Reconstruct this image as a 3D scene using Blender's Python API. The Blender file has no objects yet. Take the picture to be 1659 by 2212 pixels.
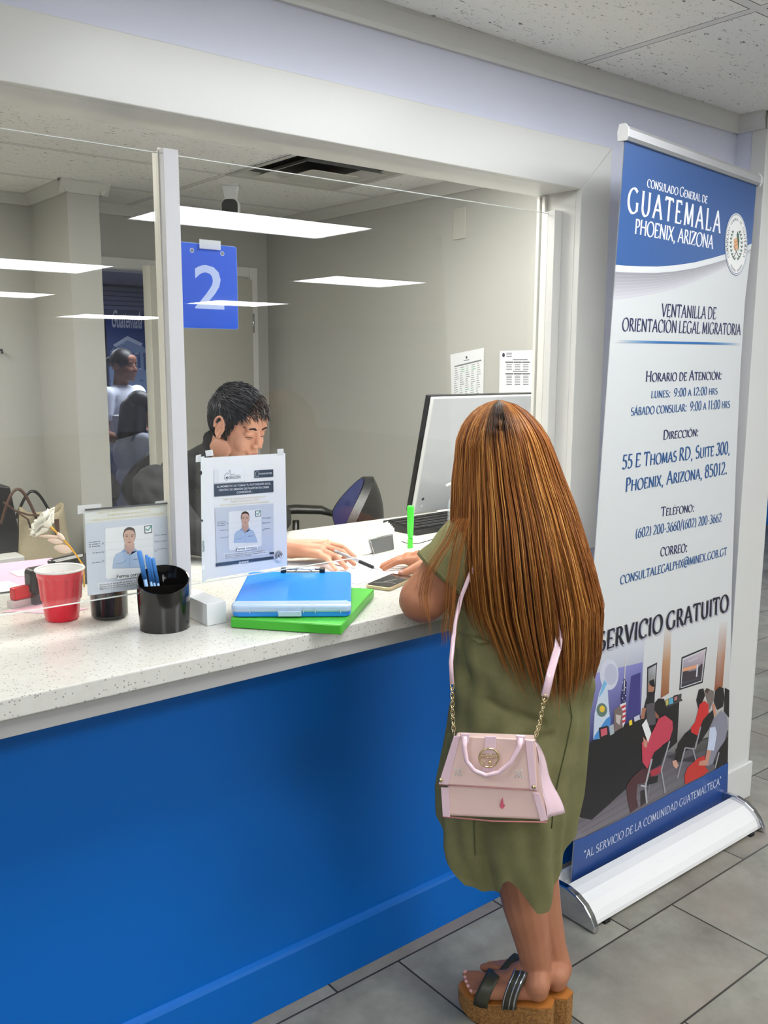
import bpy, bmesh, math, random
import numpy as np
from mathutils import Vector, Matrix
from math import sin, cos, pi, sqrt, radians, atan2
random.seed(7); np.random.seed(7)
SC = bpy.context.scene
COL = SC.collection

# ------------------------------------------------------------------ camera, world, exposure
W_PX, H_PX, F_PX = 1659.0, 2212.0, 1975.5
CAM_R = np.array([[0.7793, -0.6266, 0.0048], [0.0981, 0.1297, 0.9867], [0.6189, 0.7684, -0.1626]])
for i in range(3): CAM_R[i] /= np.linalg.norm(CAM_R[i])
CAM_C = np.array([0.0, -1.7808, 1.62])
cam_data = bpy.data.cameras.new('camera')
cam_data.sensor_fit = 'HORIZONTAL'; cam_data.sensor_width = 36.0
cam_data.lens = 36.0 * F_PX / W_PX
cam_data.clip_start = 0.05; cam_data.clip_end = 100
cam = bpy.data.objects.new('camera', cam_data); COL.objects.link(cam)
m4 = Matrix.Identity(4)
for r in range(3):
    m4[r][0] = CAM_R[0][r]; m4[r][1] = CAM_R[1][r]; m4[r][2] = -CAM_R[2][r]; m4[r][3] = CAM_C[r]
cam.matrix_world = m4
SC.camera = cam
world = bpy.data.worlds.new('world'); SC.world = world; world.use_nodes = True
world.node_tree.nodes['Background'].inputs[0].default_value = (0.75, 0.8, 0.9, 1)
world.node_tree.nodes['Background'].inputs[1].default_value = 0.3
SC.view_settings.view_transform = 'Standard'; SC.view_settings.look = 'None'
SC.view_settings.gamma = 1.0; SC.view_settings.use_curve_mapping = False
SC.view_settings.exposure = 0.0
PANEL_STRENGTH = 24.0
NEAR_STRENGTH = 12.2
SIDE_FILL_STRENGTH = 4.0
DESK_STRENGTH = 22.0
FAR_FILL_STRENGTH = 20.0
OFFICE_STRENGTH = 24.0

def at(px, py, x=None, y=None, z=None):
    """the point of the place that a pixel of the photograph shows, on a plane x, y or z = const"""
    d = (px - 829.5) / F_PX * CAM_R[0] - (py - 1106.0) / F_PX * CAM_R[1] + CAM_R[2]
    t = (x - CAM_C[0]) / d[0] if x is not None else (y - CAM_C[1]) / d[1] if y is not None else (z - CAM_C[2]) / d[2]
    return Vector(CAM_C + t * d)
def near(px, py, B, off=0.0):
    """the point a pixel shows on the upright plane through B that faces the viewer"""
    b = np.array([B[0], B[1]]); vd = b - CAM_C[:2]; n = np.linalg.norm(vd); vd = vd / n
    d = (px - 829.5) / F_PX * CAM_R[0] - (py - 1106.0) / F_PX * CAM_R[1] + CAM_R[2]
    return Vector(CAM_C + (n + off) / (d[:2] @ vd) * d)
def proj(p):
    q = CAM_R @ (np.array(p) - CAM_C)
    return (829.5 + F_PX * q[0] / q[2], 1106.0 - F_PX * q[1] / q[2])

# ------------------------------------------------------------------ materials
def lin(r, g, b):
    f = lambda c: (c / 255 / 12.92) if c / 255 <= 0.04045 else ((c / 255 + 0.055) / 1.055) ** 2.4
    return (f(r), f(g), f(b), 1.0)
MATS = {}
def mat(name, col, rough=0.5, metal=0.0, spec=0.5, noise=None, bump=None, trans=0.0, emit=None, coat=0.0, alpha=None, ior=1.45):
    """noise = (scale, second colour, amount); bump = (scale, strength)"""
    if name in MATS: return MATS[name]
    m = bpy.data.materials.new(name); m.use_nodes = True; nt = m.node_tree; N = nt.nodes; L = nt.links
    b = N['Principled BSDF']; c = lin(*col)
    b.inputs['Base Color'].default_value = c
    b.inputs['Roughness'].default_value = rough; b.inputs['Metallic'].default_value = metal
    b.inputs['Specular IOR Level'].default_value = spec; b.inputs['IOR'].default_value = ior
    b.inputs['Transmission Weight'].default_value = trans; b.inputs['Coat Weight'].default_value = coat
    b.inputs['Coat Roughness'].default_value = 0.08
    if emit: b.inputs['Emission Color'].default_value = lin(*emit[0]); b.inputs['Emission Strength'].default_value = emit[1]
    tc = N.new('ShaderNodeTexCoord')
    if noise:
        n = N.new('ShaderNodeTexNoise'); n.inputs['Scale'].default_value = noise[0]; n.inputs['Detail'].default_value = 6
        L.new(tc.outputs['Object'], n.inputs['Vector'])
        mx = N.new('ShaderNodeMix'); mx.data_type = 'RGBA'
        mx.inputs[6].default_value = c; mx.inputs[7].default_value = lin(*noise[1])
        ra = N.new('ShaderNodeMapRange'); ra.inputs[1].default_value = 0.35; ra.inputs[2].default_value = 0.65; ra.inputs[4].default_value = noise[2]
        L.new(n.outputs['Fac'], ra.inputs[0]); L.new(ra.outputs[0], mx.inputs[0]); L.new(mx.outputs[2], b.inputs['Base Color'])
    if bump:
        n2 = N.new('ShaderNodeTexNoise'); n2.inputs['Scale'].default_value = bump[0]; n2.inputs['Detail'].default_value = 4
        L.new(tc.outputs['Object'], n2.inputs['Vector'])
        bp = N.new('ShaderNodeBump'); bp.inputs['Strength'].default_value = bump[1]; bp.inputs['Distance'].default_value = 0.01
        L.new(n2.outputs['Fac'], bp.inputs['Height']); L.new(bp.outputs[0], b.inputs['Normal'])
    if alpha is not None: b.inputs['Alpha'].default_value = alpha
    MATS[name] = m
    return m

def countertop_material():
    m = mat('speckled_quartz', (222, 221, 212), 0.22, spec=0.5); nt = m.node_tree; N = nt.nodes; L = nt.links; b = N['Principled BSDF']
    tc = N.new('ShaderNodeTexCoord')
    v = N.new('ShaderNodeTexVoronoi'); v.inputs['Scale'].default_value = 230; L.new(tc.outputs['Object'], v.inputs['Vector'])
    n = N.new('ShaderNodeTexNoise'); n.inputs['Scale'].default_value = 60; n.inputs['Detail'].default_value = 3; L.new(tc.outputs['Object'], n.inputs['Vector'])
    sep = N.new('ShaderNodeSeparateColor'); L.new(v.outputs['Color'], sep.inputs[0])
    lt = N.new('ShaderNodeMath'); lt.operation = 'LESS_THAN'; lt.inputs[1].default_value = 0.12; L.new(sep.outputs[0], lt.inputs[0])
    d = N.new('ShaderNodeMath'); d.operation = 'LESS_THAN'; d.inputs[1].default_value = 0.42; L.new(v.outputs['Distance'], d.inputs[0])
    mu = N.new('ShaderNodeMath'); mu.operation = 'MULTIPLY'; L.new(lt.outputs[0], mu.inputs[0]); L.new(d.outputs[0], mu.inputs[1])
    mu2 = N.new('ShaderNodeMath'); mu2.operation = 'MULTIPLY'; mu2.inputs[1].default_value = 0.62; L.new(mu.outputs[0], mu2.inputs[0])
    base = N.new('ShaderNodeMix'); base.data_type = 'RGBA'; base.inputs[6].default_value = lin(218, 217, 210); base.inputs[7].default_value = lin(203, 202, 194)
    L.new(n.outputs['Fac'], base.inputs[0])
    mx = N.new('ShaderNodeMix'); mx.data_type = 'RGBA'; mx.inputs[7].default_value = lin(118, 108, 92)
    L.new(mu2.outputs[0], mx.inputs[0]); L.new(base.outputs[2], mx.inputs[6]); L.new(mx.outputs[2], b.inputs['Base Color'])
    return m

def ceiling_material(name, x0, y0, px=1.22, py=0.61):
    """mineral-fibre tiles with small fissures; joint strips every px by py"""
    m = mat(name, (205, 203, 200), 0.9, spec=0.1); nt = m.node_tree; N = nt.nodes; L = nt.links; b = N['Principled BSDF']
    tc = N.new('ShaderNodeTexCoord'); sep = N.new('ShaderNodeSeparateXYZ'); L.new(tc.outputs['Object'], sep.inputs[0])
    def joint(sock, o, p, w):
        a = N.new('ShaderNodeMath'); a.operation = 'SUBTRACT'; a.inputs[1].default_value = o - p / 2; L.new(sock, a.inputs[0])
        mo = N.new('ShaderNodeMath'); mo.operation = 'FLOORED_MODULO'; mo.inputs[1].default_value = p; L.new(a.outputs[0], mo.inputs[0])
        s = N.new('ShaderNodeMath'); s.operation = 'SUBTRACT'; s.inputs[1].default_value = p / 2; L.new(mo.outputs[0], s.inputs[0])
        return s.outputs[0]
    jx = joint(sep.outputs[0], x0, px, 0); jy = joint(sep.outputs[1], y0, py, 0)
    def absl(s, w):
        a = N.new('ShaderNodeMath'); a.operation = 'ABSOLUTE'; L.new(s, a.inputs[0])
        l = N.new('ShaderNodeMath'); l.operation = 'LESS_THAN'; l.inputs[1].default_value = w; L.new(a.outputs[0], l.inputs[0]); return l.outputs[0]
    def mx_(a, bb, op='MAXIMUM'):
        k = N.new('ShaderNodeMath'); k.operation = op; L.new(a, k.inputs[0]); L.new(bb, k.inputs[1]); return k.outputs[0]
    strip = mx_(absl(jx, 0.0125), absl(jy, 0.0125)); wide = mx_(absl(jx, 0.0150), absl(jy, 0.0150))
    edge = mx_(wide, strip, 'SUBTRACT')
    mp = N.new('ShaderNodeMapping'); mp.inputs['Scale'].default_value = (1.0, 2.6, 1.0); mp.inputs['Rotation'].default_value = (0, 0, 0.5); L.new(tc.outputs['Object'], mp.inputs[0])
    n = N.new('ShaderNodeTexNoise'); n.inputs['Scale'].default_value = 48; n.inputs['Detail'].default_value = 5; n.inputs['Distortion'].default_value = 1.2; L.new(mp.outputs[0], n.inputs['Vector'])
    n2 = N.new('ShaderNodeTexNoise'); n2.inputs['Scale'].default_value = 170; n2.inputs['Detail'].default_value = 2; L.new(tc.outputs['Object'], n2.inputs['Vector'])
    r1 = N.new('ShaderNodeMapRange'); r1.inputs[1].default_value = 0.64; r1.inputs[2].default_value = 0.68; L.new(n.outputs['Fac'], r1.inputs[0])
    r2 = N.new('ShaderNodeMapRange'); r2.inputs[1].default_value = 0.70; r2.inputs[2].default_value = 0.74; L.new(n2.outputs['Fac'], r2.inputs[0])
    pits = mx_(r1.outputs[0], r2.outputs[0])
    c1 = N.new('ShaderNodeMix'); c1.data_type = 'RGBA'; c1.inputs[6].default_value = lin(244, 244, 240); c1.inputs[7].default_value = lin(110, 108, 105); L.new(pits, c1.inputs[0])
    c2 = N.new('ShaderNodeMix'); c2.data_type = 'RGBA'; c2.inputs[7].default_value = lin(228, 228, 226); L.new(strip, c2.inputs[0]); L.new(c1.outputs[2], c2.inputs[6])
    c3 = N.new('ShaderNodeMix'); c3.data_type = 'RGBA'; c3.inputs[7].default_value = lin(95, 94, 92); L.new(edge, c3.inputs[0]); L.new(c2.outputs[2], c3.inputs[6])
    L.new(c3.outputs[2], b.inputs['Base Color'])
    bp = N.new('ShaderNodeBump'); bp.inputs['Strength'].default_value = 0.5; bp.inputs['Distance'].default_value = -0.004; L.new(pits, bp.inputs['Height']); L.new(bp.outputs[0], b.inputs['Normal'])
    return m

def floor_material():
    """slate-look tiles 0.61 x 0.31 laid in thirds"""
    m = mat('slate_look_tile', (128, 124, 116), 0.42, spec=0.4); nt = m.node_tree; N = nt.nodes; L = nt.links; b = N['Principled BSDF']
    tc = N.new('ShaderNodeTexCoord'); sep = N.new('ShaderNodeSeparateXYZ'); L.new(tc.outputs['Object'], sep.inputs[0])
    def M(op, a, bb=None, c=None):
        k = N.new('ShaderNodeMath'); k.operation = op
        for i, s in enumerate((a, bb, c)):
            if s is None: continue
            if isinstance(s, (int, float)): k.inputs[i].default_value = s
            else: L.new(s, k.inputs[i])
        return k.outputs[0]
    yy = M('DIVIDE', M('ADD', sep.outputs[1], 0.040), 0.3115); row = M('FLOOR', yy); fy = M('FRACT', yy)
    xx = M('DIVIDE', M('ADD', M('SUBTRACT', sep.outputs[0], 1.255), M('MULTIPLY', row, 0.2045)), 0.6135); colx = M('FLOOR', xx); fx = M('FRACT', xx)
    dy = M('MULTIPLY', M('MINIMUM', fy, M('SUBTRACT', 1.0, fy)), 0.3115)
    dx = M('MULTIPLY', M('MINIMUM', fx, M('SUBTRACT', 1.0, fx)), 0.6135)
    d = M('MINIMUM', dx, dy); grout = M('LESS_THAN', d, 0.0028)
    comb = N.new('ShaderNodeCombineXYZ'); L.new(colx, comb.inputs[0]); L.new(row, comb.inputs[1])
    wn = N.new('ShaderNodeTexWhiteNoise'); L.new(comb.outputs[0], wn.inputs['Vector'])
    ad = N.new('ShaderNodeVectorMath'); ad.operation = 'MULTIPLY_ADD'; L.new(wn.outputs['Color'], ad.inputs[0]); ad.inputs[1].default_value = (7, 7, 7); L.new(tc.outputs['Object'], ad.inputs[2])
    n = N.new('ShaderNodeTexNoise'); n.inputs['Scale'].default_value = 5; n.inputs['Detail'].default_value = 9; n.inputs['Roughness'].default_value = 0.62; L.new(ad.outputs[0], n.inputs['Vector'])
    n2 = N.new('ShaderNodeTexNoise'); n2.inputs['Scale'].default_value = 2.3; n2.inputs['Detail'].default_value = 4; L.new(ad.outputs[0], n2.inputs['Vector'])
    rp = N.new('ShaderNodeValToRGB'); e = rp.color_ramp.elements
    e[0].position = 0.3; e[0].color = lin(108, 107, 99); e[1].position = 0.72; e[1].color = lin(158, 156, 144)
    k = e.new(0.5); k.color = lin(134, 132, 121); L.new(n.outputs['Fac'], rp.inputs[0])
    warm = N.new('ShaderNodeMix'); warm.data_type = 'RGBA'; warm.inputs[7].default_value = lin(142, 128, 118); L.new(rp.outputs[0], warm.inputs[6])
    mr = N.new('ShaderNodeMapRange'); mr.inputs[1].default_value = 0.45; mr.inputs[2].default_value = 0.7; mr.inputs[4].default_value = 0.6; L.new(n2.outputs['Fac'], mr.inputs[0]); L.new(mr.outputs[0], warm.inputs[0])
    g = N.new('ShaderNodeMix'); g.data_type = 'RGBA'; g.inputs[7].default_value = lin(52, 48, 42); L.new(grout, g.inputs[0]); L.new(warm.outputs[2], g.inputs[6])
    L.new(g.outputs[2], b.inputs['Base Color'])
    hgt = M('SUBTRACT', M('MULTIPLY', n.outputs['Fac'], 0.4), M('MULTIPLY', grout, 1.0))
    bp = N.new('ShaderNodeBump'); bp.inputs['Strength'].default_value = 0.35; bp.inputs['Distance'].default_value = 0.006; L.new(hgt, bp.inputs['Height']); L.new(bp.outputs[0], b.inputs['Normal'])
    return m

def glass_material(name, tint=(0.985, 0.99, 0.985, 1), ior=1.5, rough=0.0):
    m = bpy.data.materials.new(name); m.use_nodes = True; nt = m.node_tree; N = nt.nodes; L = nt.links; N.clear()
    o = N.new('ShaderNodeOutputMaterial'); mx = N.new('ShaderNodeMixShader'); t = N.new('ShaderNodeBsdfTransparent'); g = N.new('ShaderNodeBsdfGlossy'); fr = N.new('ShaderNodeFresnel')
    t.inputs[0].default_value = tint; g.inputs['Roughness'].default_value = rough
    ge = N.new('ShaderNodeNewGeometry'); mr = N.new('ShaderNodeMapRange'); mr.inputs[3].default_value = ior; mr.inputs[4].default_value = 1.0 / ior
    L.new(ge.outputs['Backfacing'], mr.inputs[0]); L.new(mr.outputs[0], fr.inputs[0])   # thin sheet: the same reflectance on both faces
    L.new(fr.outputs[0], mx.inputs[0]); L.new(t.outputs[0], mx.inputs[1]); L.new(g.outputs[0], mx.inputs[2]); L.new(mx.outputs[0], o.inputs[0])
    MATS[name] = m; return m
def film_material(name, col, opacity, rough=0.3):
    """thin translucent plastic: part see-through, part diffuse"""
    m = bpy.data.materials.new(name); m.use_nodes = True; nt = m.node_tree; N = nt.nodes; L = nt.links
    b = N['Principled BSDF']; b.inputs['Base Color'].default_value = lin(*col); b.inputs['Roughness'].default_value = rough
    o = N['Material Output']; mx = N.new('ShaderNodeMixShader'); t = N.new('ShaderNodeBsdfTransparent'); mx.inputs[0].default_value = opacity
    L.new(t.outputs[0], mx.inputs[1]); L.new(b.outputs[0], mx.inputs[2]); L.new(mx.outputs[0], o.inputs[0]); MATS[name] = m; return m
def print_material(name, rough=0.5, coat=0.0):
    """flat print: colour comes from the printed polygons"""
    m = bpy.data.materials.new(name); m.use_nodes = True; nt = m.node_tree; b = nt.nodes['Principled BSDF']
    a = nt.nodes.new('ShaderNodeAttribute'); a.attribute_name = 'ink'; nt.links.new(a.outputs['Color'], b.inputs['Base Color'])
    b.inputs['Roughness'].default_value = rough; b.inputs['Coat Weight'].default_value = coat; b.inputs['Coat Roughness'].default_value = 0.05; MATS[name] = m; return m

# ------------------------------------------------------------------ object helpers
def tag(o, label=None, cat=None, group=None, kind=None):
    if label: o['label'] = label
    if cat: o['category'] = cat
    if group: o['group'] = group
    if kind: o['kind'] = kind
    return o
def thing(name, label, cat, loc=(0, 0, 0), rotz=0.0, group=None):
    o = bpy.data.objects.new(name, None); COL.objects.link(o); o.empty_display_size = 0.1
    o.location = loc; o.rotation_euler = (0, 0, rotz)
    return tag(o, label, cat, group)
class MB:
    """collects shapes with world coordinates and links them as one mesh object"""
    def __init__(s): s.v = []; s.f = []; s.m = []; s.sm = []
    def add(s, vs, fs, m=0, smooth=False):
        o = len(s.v); s.v += [tuple(p) for p in vs]
        for f in fs: s.f.append(tuple(i + o for i in f)); s.m.append(m); s.sm.append(smooth)
        return s
    def box(s, x0, y0, z0, x1, y1, z1, m=0, T=None):
        x0, x1 = min(x0, x1), max(x0, x1); y0, y1 = min(y0, y1), max(y0, y1); z0, z1 = min(z0, z1), max(z0, z1)
        vs = [Vector((x, y, z)) for z in (z0, z1) for y in (y0, y1) for x in (x0, x1)]
        if T is not None: vs = [T @ p for p in vs]
        return s.add(vs, [(0, 2, 3, 1), (4, 5, 7, 6), (0, 1, 5, 4), (2, 6, 7, 3), (0, 4, 6, 2), (1, 3, 7, 5)], m)
    def prism(s, pts, h0, h1, T=None, m=0, smooth=False):
        """pts: outline in local xy, extruded in local z from h0 to h1"""
        n = len(pts); vs = [Vector((p[0], p[1], h0)) for p in pts] + [Vector((p[0], p[1], h1)) for p in pts]
        if T is not None: vs = [T @ p for p in vs]
        fs = [tuple(range(n - 1, -1, -1)), tuple(range(n, 2 * n))] + [(i, (i + 1) % n, n + (i + 1) % n, n + i) for i in range(n)]
        return s.add(vs, fs, m, smooth)
    def lathe(s, prof, c=(0, 0, 0), n=32, m=0, T=None, flute=None, caps=True):
        vs = []; fs = []
        for (r, z) in prof:
            for k in range(n):
                a = 2 * pi * k / n; rr = r * (1 + (flute(a, z) if flute else 0)); p = Vector((rr * cos(a) + c[0], rr * sin(a) + c[1], z + c[2]))
                vs.append(T @ p if T is not None else p)
        for j in range(len(prof) - 1):
            for k in range(n): fs.append((j * n + k, j * n + (k + 1) % n, (j + 1) * n + (k + 1) % n, (j + 1) * n + k))
        if caps:
            if prof[0][0] > 1e-5: fs.append(tuple(range(n - 1, -1, -1)))
            if prof[-1][0] > 1e-5: fs.append(tuple((len(prof) - 1) * n + k for k in range(n)))
        return s.add(vs, fs, m, True)
    def tube(s, path, rad, n=8, m=0, flat=1.0, closed=False, up=None, smooth=True):
        P = [Vector(p) for p in path]; R = rad if isinstance(rad, (list, tuple)) else [rad] * len(P); vs = []; fs = []; pu = None
        K = len(P)
        for i, p in enumerate(P):
            if closed: t = (P[(i + 1) % K] - P[i - 1])
            else: t = (P[min(i + 1, K - 1)] - P[max(i - 1, 0)])
            t = t.normalized() if t.length > 1e-9 else Vector((0, 0, 1))
            if pu is None: u = Vector(up) if up is not None else (Vector((0, 0, 1)) if abs(t.z) < 0.9 else Vector((1, 0, 0)))
            else: u = pu
            u = (u - t * u.dot(t)).normalized(); w = t.cross(u); pu = u
            for k in range(n):
                a = 2 * pi * k / n; vs.append(p + w * (cos(a) * R[i]) + u * (sin(a) * R[i] * flat))
        for j in range(K if closed else K - 1):
            for k in range(n): fs.append((j * n + k, j * n + (k + 1) % n, ((j + 1) % K) * n + (k + 1) % n, ((j + 1) % K) * n + k))
        if not closed: fs.append(tuple(range(n - 1, -1, -1))); fs.append(tuple((K - 1) * n + k for k in range(n)))
        return s.add(vs, fs, m, smooth)
    def ball(s, c, r, m=0, nu=16, nv=10, T=None):
        r = r if isinstance(r, (tuple, list)) else (r, r, r); c = Vector(c); vs = []; fs = []
        for j in range(nv + 1):
            th = pi * j / nv
            for k in range(nu):
                a = 2 * pi * k / nu; p = Vector((r[0] * sin(th) * cos(a), r[1] * sin(th) * sin(a), r[2] * cos(th)))
                vs.append(c + (T @ p if T is not None else p))
        for j in range(nv):
            for k in range(nu): fs.append((j * nu + k, (j + 1) * nu + k, (j + 1) * nu + (k + 1) % nu, j * nu + (k + 1) % nu))
        return s.add(vs, fs, m, True)
    def grid(s, fn, nu, nv, m=0, smooth=True, closed_u=False):
        vs = [fn(i / nu, j / nv) for j in range(nv + 1) for i in range(nu + (0 if closed_u else 1))]; w = nu if closed_u else nu + 1
        fs = [(j * w + i, j * w + (i + 1) % w, (j + 1) * w + (i + 1) % w, (j + 1) * w + i) for j in range(nv) for i in range(nu)]
        return s.add(vs, fs, m, smooth)
    def build(s, name, mats, parent=None, bevel=0.0, seg=2, solid=0.0, sub=0):
        me = bpy.data.meshes.new(name); me.from_pydata(s.v, [], s.f); me.validate(clean_customdata=False)
        if len(me.polygons) == len(s.f):
            me.polygons.foreach_set('material_index', s.m); me.polygons.foreach_set('use_smooth', s.sm)
        me.update()
        bm = bmesh.new(); bm.from_mesh(me); bmesh.ops.recalc_face_normals(bm, faces=bm.faces); bm.to_mesh(me); bm.free()
        o = bpy.data.objects.new(name, me); COL.objects.link(o)
        for mm in (mats if isinstance(mats, (list, tuple)) else [mats]): me.materials.append(mm)
        if parent is not None:
            pm = parent_world(parent); me.transform(pm.inverted()); o.parent = parent
        if solid: k = o.modifiers.new('solid', 'SOLIDIFY'); k.thickness = solid; k.offset = 0
        if bevel: k = o.modifiers.new('bevel', 'BEVEL'); k.width = bevel; k.segments = seg; k.limit_method = 'ANGLE'; k.angle_limit = radians(50)
        if sub: k = o.modifiers.new('sub', 'SUBSURF'); k.levels = sub; k.render_levels = sub
        return o
def parent_world(p):
    m = Matrix.Identity(4)
    while p is not None: m = p.matrix_basis @ m; p = p.parent
    return m
def struct(name, mb, mats, parent=None, **k):
    o = mb.build(name, mats, parent, **k)
    if parent is None: o['kind'] = 'structure'
    return o
def capsule(mb, p0, r0, p1, r1, n=14):
    p0, p1 = Vector(p0), Vector(p1); d = p1 - p0; Ln = max(d.length, 1e-6); t = d / Ln
    path = []; rad = []
    for a in (5, 30, 55, 75): path.append(p0 - t * r0 * cos(radians(a))); rad.append(r0 * sin(radians(a)))
    for k in range(0, 5): path.append(p0 + d * k / 4); rad.append(r0 + (r1 - r0) * k / 4)
    for a in (75, 55, 30, 5): path.append(p1 + t * r1 * cos(radians(a))); rad.append(r1 * sin(radians(a)))
    mb.tube(path, rad, n)
def blob(name, prims, vox, mats, parent=None, smooth=6, fac=0.5, T=None, push=None):
    """one continuous body surface grown round capsules ('c', p0, r0, p1, r1) and ellipsoids ('e', c, (rx, ry, rz)[, rotation])"""
    mb = MB()
    for p in prims:
        if p[0] == 'c': capsule(mb, *p[1:])
        else: mb.ball(p[1], p[2], nu=20, nv=12, T=(p[3] if len(p) > 3 else None))
    if T is not None: mb.v = [tuple(T @ Vector(v)) for v in mb.v]
    me = bpy.data.meshes.new(name); me.from_pydata(mb.v, [], mb.f); me.update()
    bm = bmesh.new(); bm.from_mesh(me); bmesh.ops.recalc_face_normals(bm, faces=bm.faces); bm.to_mesh(me); bm.free()
    tmp = bpy.data.objects.new('tmp', me); COL.objects.link(tmp)
    r = tmp.modifiers.new('r', 'REMESH'); r.mode = 'VOXEL'; r.voxel_size = vox
    if smooth: k = tmp.modifiers.new('s', 'SMOOTH'); k.factor = fac; k.iterations = smooth
    dg = bpy.context.evaluated_depsgraph_get(); me2 = bpy.data.meshes.new_from_object(tmp.evaluated_get(dg)); bpy.data.objects.remove(tmp)
    me2.materials.clear()
    for mm in (mats if isinstance(mats, (list, tuple)) else [mats]): me2.materials.append(mm)
    for q in me2.polygons: q.use_smooth = True
    if push:
        n = len(me2.vertices); co = np.empty(n * 3, 'f'); me2.vertices.foreach_get('co', co); co = co.reshape(-1, 3)
        no = np.empty(n * 3, 'f'); me2.vertices.foreach_get('normal', no); no = no.reshape(-1, 3)
        co = push(co, no); me2.vertices.foreach_set('co', co.astype('f').ravel()); me2.update()
    me2.name = name; o = bpy.data.objects.new(name, me2); COL.objects.link(o)
    if parent is not None: me2.transform(parent_world(parent).inverted()); o.parent = parent
    return o
def frame(o, x, y=None, z=None):
    """matrix with origin o and axes; z defaults to world up"""
    x = Vector(x).normalized(); z = Vector(z if z is not None else (0, 0, 1)).normalized()
    y = Vector(y).normalized() if y is not None else z.cross(x).normalized()
    M = Matrix.Identity(4)
    for r in range(3): M[r][0] = x[r]; M[r][1] = y[r]; M[r][2] = z[r]; M[r][3] = o[r]
    return M

# ------------------------------------------------------------------ flat printing
def arc(cx, cy, rx, ry, a0, a1, n=12):
    return [(cx + rx * cos(radians(a0 + (a1 - a0) * i / n)), cy + ry * sin(radians(a0 + (a1 - a0) * i / n))) for i in range(n + 1)]
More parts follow.
